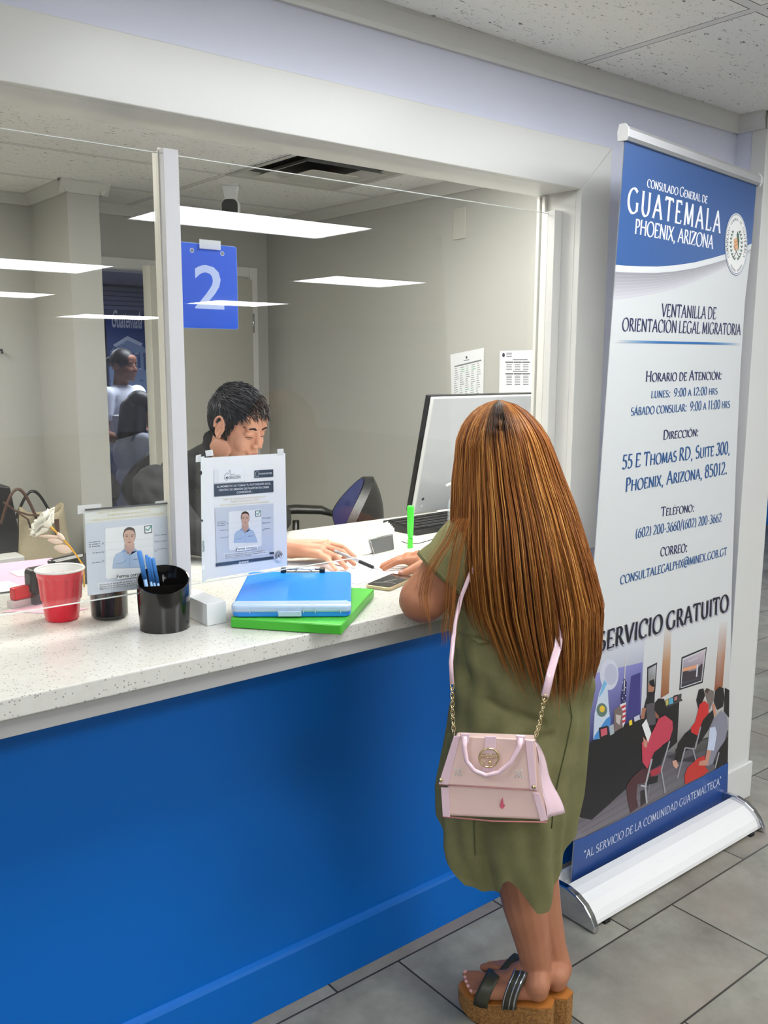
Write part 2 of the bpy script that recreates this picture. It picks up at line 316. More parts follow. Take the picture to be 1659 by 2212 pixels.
# inscriptional capitals: strokes (points, serif at start, serif at end) in a box one cap-height tall, then width
GL = {
 'A': ([([(.04, 0), (.37, 1)], 1, 0), ([(.35, 1), (.70, 0)], 0, 1), ([(.15, .36), (.58, .36)], 0, 0)], .74),
 'B': ([([(.12, 0), (.12, 1)], 1, 1), ([(.12, .97)] + arc(.26, .76, .19, .22, 90, -90) + [(.12, .53)], 0, 0), ([(.12, .53)] + arc(.27, .28, .24, .26, 90, -90) + [(.12, .02)], 0, 0)], .58),
 'C': ([(arc(.42, .5, .37, .5, 48, 312, 20), 0, 0), ([(.67, .72), (.67, .93)], 0, 0)], .74),
 'D': ([([(.12, 0), (.12, 1)], 1, 1), ([(.12, .98), (.28, .98)] + arc(.28, .5, .42, .48, 90, -90, 18) + [(.12, .02)], 0, 0)], .78),
 'E': ([([(.12, 0), (.12, 1)], 1, 1), ([(.12, .97), (.5, .97), (.5, .84)], 0, 0), ([(.12, .52), (.42, .52)], 0, 0), ([(.12, .03), (.52, .03), (.54, .17)], 0, 0)], .58),
 'F': ([([(.12, 0), (.12, 1)], 1, 1), ([(.12, .97), (.5, .97), (.5, .84)], 0, 0), ([(.12, .52), (.42, .52)], 0, 0)], .54),
 'G': ([(arc(.42, .5, .37, .5, 48, 320, 20), 0, 0), ([(.70, .1), (.70, .42)], 0, 1)], .80),
 'H': ([([(.12, 0), (.12, 1)], 1, 1), ([(.64, 0), (.64, 1)], 1, 1), ([(.12, .53), (.64, .53)], 0, 0)], .76),
 'I': ([([(.12, 0), (.12, 1)], 1, 1)], .24),
 'J': ([([(.2, 1), (.2, .12), (.12, -.1), (.02, -.14)], 1, 0)], .32),
 'L': ([([(.12, 0), (.12, 1)], 1, 1), ([(.12, .03), (.5, .03), (.53, .18)], 0, 0)], .55),
 'M': ([([(.10, 0), (.16, 1)], 1, 0), ([(.15, 1), (.43, .08)], 0, 0), ([(.43, .08), (.72, 1)], 0, 0), ([(.71, 1), (.78, 0)], 0, 1)], .88),
 'N': ([([(.12, 0), (.12, 1)], 1, 0), ([(.10, 1), (.66, .02)], 0, 0), ([(.66, 0), (.66, 1)], 0, 1)], .78),
 'O': ([(arc(.43, .5, .38, .5, 0, 360, 26), 0, 0)], .86),
 'P': ([([(.12, 0), (.12, 1)], 1, 1), ([(.12, .97)] + arc(.26, .72, .22, .25, 90, -90) + [(.12, .46)], 0, 0)], .54),
 'R': ([([(.12, 0), (.12, 1)], 1, 1), ([(.12, .97)] + arc(.25, .74, .21, .23, 90, -90) + [(.12, .5)], 0, 0), ([(.26, .5), (.62, 0)], 0, 1)], .64),
 'S': ([(arc(.27, .74, .19, .25, 40, 240, 10) + arc(.28, .26, .22, .26, 60, -145, 12), 0, 0)], .54),
 'T': ([([(.34, 0), (.34, 1)], 1, 0), ([(.03, .85), (.03, .97), (.65, .97), (.65, .85)], 0, 0)], .68),
 'U': ([([(.12, 1), (.12, .35)] + arc(.37, .33, .25, .33, 180, 360, 12) + [(.62, 1)], 1, 1)], .75),
 'V': ([([(.03, 1), (.36, 0)], 1, 0), ([(.36, 0), (.67, 1)], 0, 1)], .70),
 'X': ([([(.06, 1), (.62, 0)], 1, 1), ([(.06, 0), (.60, 1)], 1, 1)], .68),
 'Y': ([([(.03, 1), (.33, .5)], 1, 0), ([(.33, .5), (.62, 1)], 0, 1), ([(.33, 0), (.33, .5)], 1, 0)], .66),
 'Z': ([([(.08, .85), (.08, .97), (.58, .97), (.06, .03), (.60, .03), (.62, .17)], 0, 0)], .68),
 '0': ([(arc(.27, .5, .21, .5, 0, 360, 22), 0, 0)], .54),
 '1': ([([(.22, 0), (.22, 1), (.08, .86)], 1, 0)], .40),
 '2': ([(arc(.25, .72, .2, .28, 160, -30, 10) + [(.05, .03), (.48, .03), (.5, .14)], 0, 0)], .54),
 '3': ([(arc(.24, .75, .18, .24, 150, -80, 10) + arc(.23, .27, .23, .27, 80, -150, 12), 0, 0)], .52),
 '4': ([([(.36, 0), (.36, 1), (.03, .28), (.5, .28)], 0, 0)], .54),
 '5': ([([(.46, .97), (.13, .97), (.10, .56)] + arc(.23, .31, .23, .3, 110, -140, 12), 0, 0)], .52),
 '6': ([([(.44, .99), (.2, .8)] + arc(.27, .3, .21, .3, 160, 520, 20), 0, 0)], .54),
 '8': ([(arc(.27, .76, .17, .23, 0, 360, 16), 0, 0), (arc(.27, .27, .21, .27, 0, 360, 18), 0, 0)], .54),
 '9': ([([(.1, .01), (.34, .2)] + arc(.27, .7, .21, .3, -20, 340, 20), 0, 0)], .54),
 '(': ([(arc(.42, .45, .32, .68, 130, 230, 8), 0, 0)], .32), ')': ([(arc(-.10, .45, .32, .68, 50, -50, 8), 0, 0)], .32),
 '/': ([([(.02, -.15), (.34, 1.1)], 0, 0)], .38), '-': ([([(.04, .38), (.30, .38)], 0, 0)], .34),
 '.': ([([(.08, .0), (.16, .06)], 0, 0)], .24), ',': ([([(.14, .06), (.08, -.16)], 0, 0)], .24),
 ':': ([([(.08, .0), (.16, .06)], 0, 0), ([(.08, .5), (.16, .56)], 0, 0)], .24),
 '@': ([(arc(.45, .42, .42, .5, -50, 290, 24), 0, 0), (arc(.43, .42, .18, .24, 0, 360, 14), 0, 0), ([(.62, .62), (.63, .22), (.78, .2)], 0, 0)], .92),
 '"': ([([(.08, 1.08), (.04, .82)], 0, 0), ([(.2, 1.08), (.16, .82)], 0, 0)], .30),
}
ACC = {'Á': 'A', 'É': 'E', 'Í': 'I', 'Ó': 'O', 'Ú': 'U'}
def stroke_poly(pts, thick, thin):
    n = len(pts); closed = n > 4 and abs(pts[0][0] - pts[-1][0]) + abs(pts[0][1] - pts[-1][1]) < 1e-6
    q = []; nib = radians(18)
    for i in range(n):
        a = pts[i - 1] if i > 0 else (pts[-2] if closed else pts[0]); b = pts[i + 1] if i < n - 1 else (pts[1] if closed else pts[-1])
        dx, dy = b[0] - a[0], b[1] - a[1]; L = math.hypot(dx, dy) or 1; dx /= L; dy /= L
        w = thin / 2 + (thick - thin) / 2 * abs(dx * sin(nib) * -1 + dy * cos(nib))
        if 0 < i < n - 1:
            e0 = (pts[i][0] - pts[i - 1][0], pts[i][1] - pts[i - 1][1]); l0 = math.hypot(*e0) or 1
            c = (e0[0] * dx + e0[1] * dy) / l0; w /= max(c, 0.5)
        q.append(((pts[i][0] - dy * w, pts[i][1] + dx * w), (pts[i][0] + dy * w, pts[i][1] - dx * w)))
    return [[q[i][0], q[i][1], q[i + 1][1], q[i + 1][0]] for i in range(n - 1)]
def serif_line(text, thick=0.155, thin=0.06, track=0.06, small=0.80):
    """lower case letters become small capitals; returns quads and total width, cap height 1"""
    x = 0.0; out = []
    for ch in text:
        if ch == ' ': x += 0.28; continue
        up = ch.upper(); s = small if ch.islower() else 1.0; acc = up in ACC; g = ACC.get(up, up)
        if g not in GL: continue
        st, w = GL[g]
        if g.isdigit(): s = 1.0
        for pts, s0, s1 in st:
            if len(pts) == 2 and math.hypot(pts[0][0] - pts[1][0], pts[0][1] - pts[1][1]) < .12:
                cx, cy = pts[0][0] + .04, pts[0][1] + .06; r = thick * .62
                out.append([(x + cx + r * cos(k * pi / 3), cy + r * sin(k * pi / 3)) for k in range(6)]); continue
            for quad in stroke_poly(pts, thick / s ** 0.5, thin / s ** 0.5): out.append([(x + p[0] * s, p[1] * s) for p in quad])
            for fl, p in ((s0, pts[0]), (s1, pts[-1])):
                if fl:
                    top = p[1] > .5; e = -1 if top else 1; h = .035
                    out.append([(x + (p[0] - .125) * s, p[1] * s), (x + (p[0] + .125) * s, p[1] * s), (x + (p[0] + .07) * s, (p[1] + e * h) * s), (x + (p[0] - .07) * s, (p[1] + e * h) * s)])
        if acc: out.append([(x + (w / 2 - .02) * s, 1.08 * s), (x + (w / 2 + .02) * s, 1.06 * s), (x + (w / 2 + .17) * s, 1.28 * s), (x + (w / 2 + .08) * s, 1.30 * s)])
        x += (w + track) * s
    return out, x - track
_FONT = {}
def sans_polys(text, bold=0.0, lines=None, align='LEFT'):
    """built-in sans letters as 2-D polygons, cap height about 0.7"""
    key = (text, bold, align)
    if key in _FONT: return _FONT[key]
    c = bpy.data.curves.new('t', 'FONT'); c.body = text; c.offset = bold; c.align_x = align; c.resolution_u = 3
    o = bpy.data.objects.new('t', c); COL.objects.link(o); dg = bpy.context.evaluated_depsgraph_get(); dg.update()
    me = bpy.data.meshes.new_from_object(o.evaluated_get(dg))
    out = [[(me.vertices[i].co.x, me.vertices[i].co.y) for i in p.vertices] for p in me.polygons]
    bpy.data.objects.remove(o); bpy.data.curves.remove(c); bpy.data.meshes.remove(me); _FONT[key] = out
    return out
class Print:
    """coloured polygons on a flat or gently curved sheet; fn(u, v, lift) gives the 3-D point, inv(px, py) the (u, v)"""
    def __init__(s, fn, inv=None): s.fn = fn; s.inv = inv; s.P = []; s.k = 0
    def poly(s, pts, col, layer=None, px=True):
        if layer is None: layer = s.k
        q = [s.inv(*p) for p in pts] if (px and s.inv) else pts
        cols = col if isinstance(col, list) else [col] * len(q)
        s.P.append((q, [lin(*c) for c in cols], layer)); return s
    def line(s, pts, w, col, layer=None, px=True):
        for i in range(len(pts) - 1):
            (a, b), (c, d) = pts[i], pts[i + 1]; L = math.hypot(c - a, d - b) or 1; nx, ny = -(d - b) / L * w / 2, (c - a) / L * w / 2
            s.poly([(a + nx, b + ny), (c + nx, d + ny), (c - nx, d - ny), (a - nx, b - ny)], col, layer, px)
    def disc(s, cx, cy, rx, ry, col, layer=None, n=28, px=True, rot=0.0):
        s.poly([(cx + rx * cos(2 * pi * i / n) * cos(rot) - ry * sin(2 * pi * i / n) * sin(rot), cy + rx * cos(2 * pi * i / n) * sin(rot) + ry * sin(2 * pi * i / n) * cos(rot)) for i in range(n)], col, layer, px)
    def text(s, polys, width, a, b, h, col, layer, cap=1.0):
        """polys drawn between pixels a and b (base line ends), cap height h pixels"""
        A = np.array(s.inv(*a)); B = np.array(s.inv(*b)); T = np.array(s.inv(a[0], a[1] - h)); T2 = np.array(s.inv(b[0], b[1] - h))
        hv = (np.linalg.norm(T - A) + np.linalg.norm(T2 - B)) / 2
        up = np.array([0.0, 1.0]) * hv
        for q in polys: s.P.append(([tuple(A + (B - A) * (p[0] / width) + up * (p[1] / cap)) for p in q], [lin(*col)] * len(q), layer))
    def build(s, name, mats, parent=None, cut=None, gap=0.00025):
        bm = bmesh.new(); cl = bm.loops.layers.float_color.new('ink')
        for q, cols, layer in s.P:
            try: f = bm.faces.new([bm.verts.new((p[0], p[1], layer * gap)) for p in q])
            except ValueError: continue
            for l, c in zip(f.loops, cols): l[cl] = c
        if cut:
            us, vs = cut
            for u in us: bmesh.ops.bisect_plane(bm, geom=bm.verts[:] + bm.edges[:] + bm.faces[:], plane_co=(u, 0, 0), plane_no=(1, 0, 0))
            for v in vs: bmesh.ops.bisect_plane(bm, geom=bm.verts[:] + bm.edges[:] + bm.faces[:], plane_co=(0, v, 0), plane_no=(0, 1, 0))
            for c, n_ in ((0, 1), (1, -1)): bmesh.ops.bisect_plane(bm, geom=bm.verts[:] + bm.edges[:] + bm.faces[:], plane_co=(c, 0, 0), plane_no=(-n_, 0, 0), clear_outer=True)
        bmesh.ops.triangulate(bm, faces=[f for f in bm.faces if len(f.verts) > 4])
        for v in bm.verts: v.co = s.fn(v.co.x, v.co.y, v.co.z)
        me = bpy.data.meshes.new(name); bm.to_mesh(me); bm.free()
        o = bpy.data.objects.new(name, me); COL.objects.link(o)
        for mm in (mats if isinstance(mats, (list, tuple)) else [mats]): me.materials.append(mm)
        if parent is not None: me.transform(parent_world(parent).inverted()); o.parent = parent
        return o

# ================================================================== MATERIALS
M_WHITE = mat('white_gloss_trim', (214, 214, 210), 0.28, bump=(60, 0.03))
M_LAV = mat('lavender_paint', (212, 215, 230), 0.30, bump=(45, 0.05))
M_BLUE = mat('blue_paint', (0, 102, 190), 0.42, spec=.3, bump=(40, 0.05))
M_OFF = mat('warm_grey_paint', (178, 178, 171), 0.55, bump=(60, 0.03))
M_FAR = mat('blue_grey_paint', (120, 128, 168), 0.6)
M_CTOP = countertop_material()
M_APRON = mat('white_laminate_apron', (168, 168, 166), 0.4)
M_CEIL = ceiling_material('ceiling_tile_hall', 2.10, -0.545)
M_CEIL2 = ceiling_material('ceiling_tile_office', 2.10, 1.96)
M_FLOOR = floor_material()
M_GLASS = glass_material('clear_acrylic')
M_GEDGE = film_material('acrylic_edge', (235, 240, 236), 0.75, 0.2)
M_PANEL = mat('light_diffuser', (255, 255, 255), 0.5, emit=((248, 251, 255), PANEL_STRENGTH))
M_PANELN = mat('light_diffuser_near', (255, 255, 255), 0.5, emit=((248, 251, 255), NEAR_STRENGTH))
M_PANELD = mat('light_diffuser_desk', (255, 255, 255), 0.5, emit=((255, 253, 246), DESK_STRENGTH))
M_PANELS = mat('fill_panel_side', (255, 255, 255), 0.5, emit=((248, 251, 255), SIDE_FILL_STRENGTH))
M_PANELF = mat('fill_panel_far', (255, 255, 255), 0.5, emit=((235, 242, 255), FAR_FILL_STRENGTH))
M_PANEL2 = mat('light_diffuser_office', (255, 255, 255), 0.5, emit=((255, 250, 238), OFFICE_STRENGTH))
M_FRAME = mat('white_enamel', (225, 225, 222), 0.4)
M_BLACK = mat('black_plastic', (20, 20, 21), 0.3)
M_MATTBLACK = mat('matt_black_plastic', (26, 26, 28), 0.55, bump=(300, 0.1))
M_LEATHER = mat('black_leather', (24, 24, 25), 0.38, bump=(120, 0.12))
M_CHROME = mat('chrome', (210, 212, 215), 0.12, metal=1.0)
M_GOLD = mat('pale_gold_metal', (222, 205, 160), 0.2, metal=1.0)
M_PAPER = mat('white_paper', (238, 239, 240), 0.7)
M_WPLASTIC = mat('white_plastic', (232, 233, 232), 0.35)
M_INK = print_material('printed_sheet', 0.45, 0.15)
M_BANNERINK = print_material('printed_banner', 0.42)
M_BANNERBACK = mat('banner_back', (215, 216, 218), 0.5)
ZC = 2.43

# ================================================================== SETTING
struct('floor', MB().box(-4, -18, -0.05, 13, 10, 0), M_FLOOR)
struct('ceiling', MB().box(-4, -18, ZC, 13, 0.0, ZC + .05).box(3.0, 0.0, ZC, 13, 2.9, ZC + .05), M_CEIL)
VX0, VX1, VY0, VY1 = 2.10, 2.70, 1.36, 1.96
struct('ceiling_office', MB().box(-3, 0.05, ZC, VX0, 3.1, ZC + .04).box(VX1, 0.05, ZC, 3.0, 3.1, ZC + .04).box(VX0, 0.05, ZC, VX1, VY0, ZC + .04).box(VX0, VY1, ZC, VX1, 3.1, ZC + .04), M_CEIL2)
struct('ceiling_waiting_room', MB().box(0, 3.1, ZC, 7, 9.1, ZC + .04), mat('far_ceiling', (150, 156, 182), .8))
XJ, ZH = 2.132, 2.105
struct('wall_front', MB().box(-4, .015, 0, 2.945, .135, 1.0, 0).box(-4, .02, 1.0, XJ - .002, .135, 1.0115, 0)
       .box(-4, 0, ZH + .012, 2.945, .135, ZC, 1).box(XJ + .012, 0, 1.0, 2.945, .135, ZH + .012, 1).box(-4, 0, 1.0, -.9, .135, ZH + .02, 1), [M_BLUE, M_LAV])
struct('wall_right', MB().box(2.945, -.105, 0, 3.11, .0, ZC, 0).box(2.97, 0, 0, 3.11, 3.1, ZC, 1), [M_LAV, M_OFF])
struct('wall_office_back', MB().box(-3, 3.03, 0, 1.90, 3.15, ZC).box(2.83, 3.03, 0, 2.97, 3.15, ZC).box(1.90, 3.03, 2.10, 2.83, 3.15, ZC).box(1.60, 2.53, 0, 1.75, 3.03, ZC), M_OFF)
struct('wall_office_left', MB().box(-3.1, .1, 0, -3.0, 3.1, ZC), M_OFF)
struct('wall_corridor', MB().box(3.11, 2.9, 0, 13, 3.02, ZC), M_BLUE)
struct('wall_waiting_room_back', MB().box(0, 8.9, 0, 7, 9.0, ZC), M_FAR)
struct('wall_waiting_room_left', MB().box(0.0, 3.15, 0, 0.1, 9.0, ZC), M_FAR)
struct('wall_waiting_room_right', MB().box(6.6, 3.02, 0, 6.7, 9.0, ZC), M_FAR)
struct('wall_hall_left', MB().box(-4.1, -18, 0, -4.0, 0, ZC), M_LAV)
struct('wall_hall_back', MB().box(-4, -18.1, 0, 13, -18, ZC), M_LAV)
struct('wall_hall_right', MB().box(13, -18, 0, 13.1, 3, ZC), M_LAV)
def XZ(o=(0, 0, 0)): return frame(o, (1, 0, 0), (0, 0, 1), (0, -1, 0))
struct('trim_1', MB().prism([(-.9, ZH), (XJ, ZH), (2.262, 2.234), (-.9, 2.234)], 0, .02, XZ()), M_WHITE, bevel=.002)
struct('trim_2', MB().prism([(XJ, 1.051), (2.262, 1.051), (2.262, 2.234), (XJ, ZH)], 0, .02, XZ()), M_WHITE, bevel=.002)
struct('trim_3', MB().box(-.9, .0002, ZH, XJ, .145, ZH + .012).box(XJ, .0002, 1.051, XJ + .012, .145, ZH + .012), M_WHITE, bevel=.0015)
def YZprism(mb, prof, x0, x1, m=0):   # profile (y, z) swept along x
    return mb.prism([(p[0], p[1]) for p in prof], x0, x1, frame((0, 0, 0), (0, 1, 0), (0, 0, 1), (1, 0, 0)), m)
def XZprism(mb, prof, y0, y1, m=0):   # profile (x, z) swept along y
    return mb.prism([(p[0], p[1]) for p in prof], -y1, -y0, XZ(), m)
struct('trim_4', YZprism(MB(), [(0, 2.376), (-.010, 2.376), (-.012, 2.388), (-.030, 2.420), (-.030, ZC), (0, ZC)], -4, 2.945), M_WHITE, bevel=.001)
cr = MB(); XZprism(cr, [(2.945, 2.376), (2.935, 2.376), (2.933, 2.388), (2.915, 2.420), (2.915, ZC), (2.945, ZC)], -.107, 0)
YZprism(cr, [(-.112, 2.376), (-.122, 2.376), (-.142, 2.42), (-.142, ZC), (-.112, ZC)], 2.935, 3.13)
struct('trim_5', cr, M_WHITE)
struct('trim_6', MB().box(2.945, -.112, 0, 3.11, -.105, 2.376).box(2.940, -.112, .0, 2.948, -.06, 2.376).box(3.11, -.112, 0, 3.117, 2.9, ZC), M_WHITE, bevel=.0015)
struct('baseboard_right', MB().box(2.925, -.125, 0, 3.125, -.112, .14).box(2.925, -.125, 0, 2.94, 0, .14), M_WHITE, bevel=.003)
struct('baseboard_front', YZprism(MB(), [(.015, 0), (0, 0), (0, .138), (.004, .146), (.015, .152)], -4, 2.93), M_BLUE, bevel=.001)
cro = MB()
XZprism(cro, [(2.97, 2.375), (2.958, 2.375), (2.94, 2.42), (2.94, ZC), (2.97, ZC)], .14, 3.03)
YZprism(cro, [(3.03, 2.375), (3.018, 2.375), (3.0, 2.42), (3.0, ZC), (3.03, ZC)], -3, 1.60); YZprism(cro, [(3.03, 2.375), (3.018, 2.375), (3.0, 2.42), (3.0, ZC), (3.03, ZC)], 1.75, 2.97)
YZprism(cro, [(2.53, 2.375), (2.518, 2.375), (2.48, 2.42), (2.48, ZC), (2.53, ZC)], 1.56, 1.79)
XZprism(cro, [(1.60, 2.375), (1.588, 2.375), (1.56, 2.42), (1.56, ZC), (1.60, ZC)], 2.50, 3.03); XZprism(cro, [(1.75, 2.375), (1.762, 2.375), (1.79, 2.42), (1.79, ZC), (1.75, ZC)], 2.50, 3.03)
struct('trim_7', cro, mat('office_crown', (205, 205, 198), .4))
# doorway of the office with its leaf standing ajar
struct('trim_8', MB().box(2.83, 2.995, 0, 2.882, 3.03, 2.155).box(1.88, 2.995, 2.10, 2.83, 3.03, 2.155).box(2.822, 3.0, 0, 2.83, 3.15, 2.10).box(1.90, 3.0, 0, 1.908, 3.15, 2.10).box(1.90, 3.0, 2.095, 2.83, 3.15, 2.10), M_WHITE, bevel=.003)
H = Vector((2.825, 2.985, 0)); F = Vector((2.015, 2.62, 0)); dd = (F - H).normalized()
TD = frame(H, dd, None, (0, 0, 1)); M_DOOR = mat('door_paint', (186, 184, 172), .45); M_DEDGE = mat('door_edge', (222, 220, 205), .5)
door = struct('door_1', MB().box(0.01, -.022, .01, .888, .022, 2.085, 0, TD).box(.888, -.022, .01, .890, .022, 2.085, 1, TD), [M_DOOR, M_DEDGE])
for z in (.25, 1.05, 1.78):
    hb = MB(); hb.lathe([(.008, z), (.008, z + .11)], (H.x + .004, H.y - .022, 0), 10); hb.box(H.x - .03, H.y - .016, z, H.x, H.y - .012, z + .11)
    o = hb.build('hinge', M_CHROME, door)
lv = MB(); lv.ball(TD @ Vector((.83, .055, 1.0)), .026).tube([TD @ Vector((.83, .02, 1.0)), TD @ Vector((.83, .05, 1.0))], .012).ball(TD @ Vector((.83, -.055, 1.0)), .026).tube([TD @ Vector((.83, -.02, 1.0)), TD @ Vector((.83, -.05, 1.0))], .012)
lv.build('door_knob', M_CHROME, door)

# ================================================================== CEILING LIGHTS
def ceiling_light(cx, cy, label, group, m=M_PANEL, w=1.16, d=.55):
    t = thing('ceiling_light', label, 'light', (cx, cy, ZC), 0, group)
    fr = MB()
    for a, b, c, e in ((-w/2-.02, -d/2-.02, w/2+.02, -d/2), (-w/2-.02, d/2, w/2+.02, d/2+.02), (-w/2-.02, -d/2, -w/2, d/2), (w/2, -d/2, w/2+.02, d/2)):
        fr.box(cx + a, cy + b, ZC - .010, cx + c, cy + e, ZC + .001)
    fr.build('frame', M_FRAME, t)
    MB().box(cx - w/2, cy - d/2, ZC - .006, cx + w/2, cy + d/2, ZC - .003).build('diffuser', m, t)
G1 = 'recessed fluorescent panels in the waiting hall ceiling, seen as reflections in the acrylic'
for cx, cy, w_, d_, lab in ((2.93, -2.95, 1.32, .62, 'largest and nearest panel, mirrored across the white post'), (2.6, -6.35, 1.4, .9, 'long striped panel mirrored left of the post over the pillar'), (5.85, -5.75, 1.16, .8, 'panel mirrored alone on the right wall of the office'),
        (6.75, -9.8, 1.16, 1.0, 'panel mirrored across the foot of the numeral on the blue sign'), (3.55, -10.2, 1.16, 1.0, 'panel mirrored at the left picture edge'), (7.15, -15.1, 1.8, 1.6, 'farthest panel, mirrored as a thin streak above the poster')):
    ceiling_light(cx, cy, 'white fluorescent hall ' + lab, G1, M_PANEL, w_, d_)
ceiling_light(1.50, -0.90, 'white fluorescent ceiling panel above the customer in front of the counter', None, M_PANELN)
ceiling_light(-1.0, -0.86, 'white fluorescent ceiling panel added as fill above the left end of the counter', None, M_PANELN)  # unseen panel, added for general illumination of the hall
for cx, cy, lab in ((-.9, -2.95, 'added as fill behind the viewer on the left'), (2.78, -0.90, 'added as fill in front of the banner'), (7.2, -1.2, 'farther to the right of the banner'), (9.5, -5.75, 'far behind on the right'), (5.2, 1.3, 'in the corridor by the blue wall')):  # the panel behind the viewer is unseen, added for general light
    ceiling_light(cx, cy, 'white fluorescent ceiling panel ' + lab, 'hall ceiling panels out of view', M_PANELS if cx == 2.78 else M_PANEL)  # the weaker panel by the banner is added to brighten the right casing
ceiling_light(1.9, .70, 'white fluorescent ceiling panel inside the office above the counter', None, M_PANELD)
ceiling_light(0.0, 2.0, 'white fluorescent ceiling panel inside the office at its left end', None, M_PANEL2)
ceiling_light(3.3, 4.4, 'hidden white ceiling panel added to light the far waiting room near the doorway', None, M_PANELF)  # out of sight, added only to light the far room
ceiling_light(2.6, 6.4, 'white ceiling panel added to light the far waiting room before the poster wall', None, M_PANELF)  # extra panel added to brighten the far room further
pf = at(312, 630, z=ZC); ceiling_light(pf.x + .35, pf.y, 'small bright ceiling panel of the far waiting room seen through the doorway', None, M_PANELN)

# ================================================================== COUNTER AND SCREEN
ct = thing('countertop', 'long white speckled quartz countertop running under the acrylic screen', 'countertop', (1, 0, 1.012))
MB().prism([(-1, -.225), (1.97, -.225), (1.97, .0), (2.095, .0), (2.095, .145), (2.968, .145), (2.968, .80), (-1, .80)], 1.012, 1.05).build('slab', M_CTOP, ct, bevel=.003)
MB().box(-1, -.215, .977, 1.96, -.19, 1.0115).box(-1, -.19, .99, 1.96, .0145, 1.0115).build('apron', M_APRON, ct, bevel=.001)['label'] = 'plain pale grey apron under the slab edge'
scr = thing('acrylic_screen', 'clear acrylic counter screen of two panes held by a white post', 'screen', (.9, .075, 1.05))
def pane(x0, x1, nm):
    b = MB().box(x0, .0725, 1.116, x1, .0775, 2.046, 0)
    for z in (1.116, 2.046): b.box(x0, .0722, z - .0008, x1, .0778, z + .0008, 1)
    return b.build(nm, [M_GLASS, M_GEDGE], scr)
pane(-.88, .889, 'pane'); pane(.925, 2.105, 'pane')
M_POST = mat('white_post', (205, 205, 207), .45); M_CREAM = mat('cream_channel', (236, 232, 220), .4)
MB().box(.884, .048, 1.10, .9185, .069, 2.052).build('post', M_POST, scr, bevel=.001)
MB().box(.882, .0695, 1.116, .9175, .0722, 2.056).box(.882, .0782, 1.116, .9175, .097, 2.05).box(.882, .0722, 1.116, .8885, .0782, 2.05).box(.900, .0722, 1.116, .9175, .0782, 2.05).build('channel', M_CREAM, scr, bevel=.0006)
MB().box(2.098, .046, 1.05, 2.131, .0715, 2.052).box(2.105, .0782, 1.05, 2.131, .10, 2.052).build('end_post', M_WHITE, scr, bevel=.001)
MB().box(2.12, .105, 1.05, 2.131, .116, 2.10).box(2.12, .125, 1.05, 2.131, .136, 2.10).build('track_strip', M_WHITE, scr, bevel=.0006)
tag(MB().box(.906, -.046, 1.0505, .953, .098, 1.099).build('foot_block', mat('white_block', (222, 224, 224), .4), None, bevel=.0008), 'white square block at the foot of the white screen post', 'block')

# ================================================================== PRINTED SIGNS AND SHEETS
def wall_print(y):
    return Print(lambda u, v, l: Vector((u, y - .0006 - l, v)), lambda px, py: tuple(np.array(at(px, py, y=y))[[0, 2]]))
# blue plate with the numeral two
sg = thing('number_sign', 'blue plate with a pale numeral 2 taped inside the screen', 'sign', (1.0, .085, 1.69))
p = wall_print(.086); c0 = at(446, 525, y=.086); xr = at(512.5, 600, y=.086).x; xl = 2 * at(446, 600, y=.086).x - xr; zt = at(512, 533, y=.086).z; zb = at(514, 712, y=.086).z
def rrect(x0, z0, x1, z1, r, n=5):
    return arc(x1 - r, z1 - r, r, r, 0, 90, n) + arc(x0 + r, z1 - r, r, r, 90, 180, n) + arc(x0 + r, z0 + r, r, r, 180, 270, n) + arc(x1 - r, z0 + r, r, r, 270, 360, n)
MB().prism(rrect(xl, zb, xr, zt, .006), -.0875, -.086, XZ(), 0).build('plate', mat('sign_edge', (150, 185, 235), .4), sg)
p.poly(rrect(xl + .0012, zb + .0012, xr - .0012, zt - .0012, .005), (0, 84, 214), 1, px=False)
tw = sans_polys('2', 0.012); xs = [q[0] for f in tw for q in f]; ys = [q[1] for f in tw for q in f]
a, b = at(421, 665, y=.086), at(484, 669, y=.086); hh = at(450, 573, y=.086).z - b.z
for f in tw: p.poly([(a.x + (q[0] - min(xs)) / (max(xs) - min(xs)) * (b.x - a.x), b.z + (q[1] - min(ys)) / (max(ys) - min(ys)) * hh) for q in f], (190, 205, 245), 2, px=False)
for hx, hy in ((414, 541), (479.5, 548)):
    h = at(hx, hy, y=.086); p.disc(h.x, h.z, .0052, .0052, (190, 205, 245), 2, px=False); p.disc(h.x, h.z, .0038, .0038, (120, 122, 125), 3, px=False)
p.build('print', M_INK, sg)
a, b = at(428, 517, y=.084), at(474, 531, y=.084)
MB().box(a.x, .0785, b.z - .01, b.x, .0793, a.z).build('tape', film_material('clear_tape', (235, 238, 240), .55), sg)

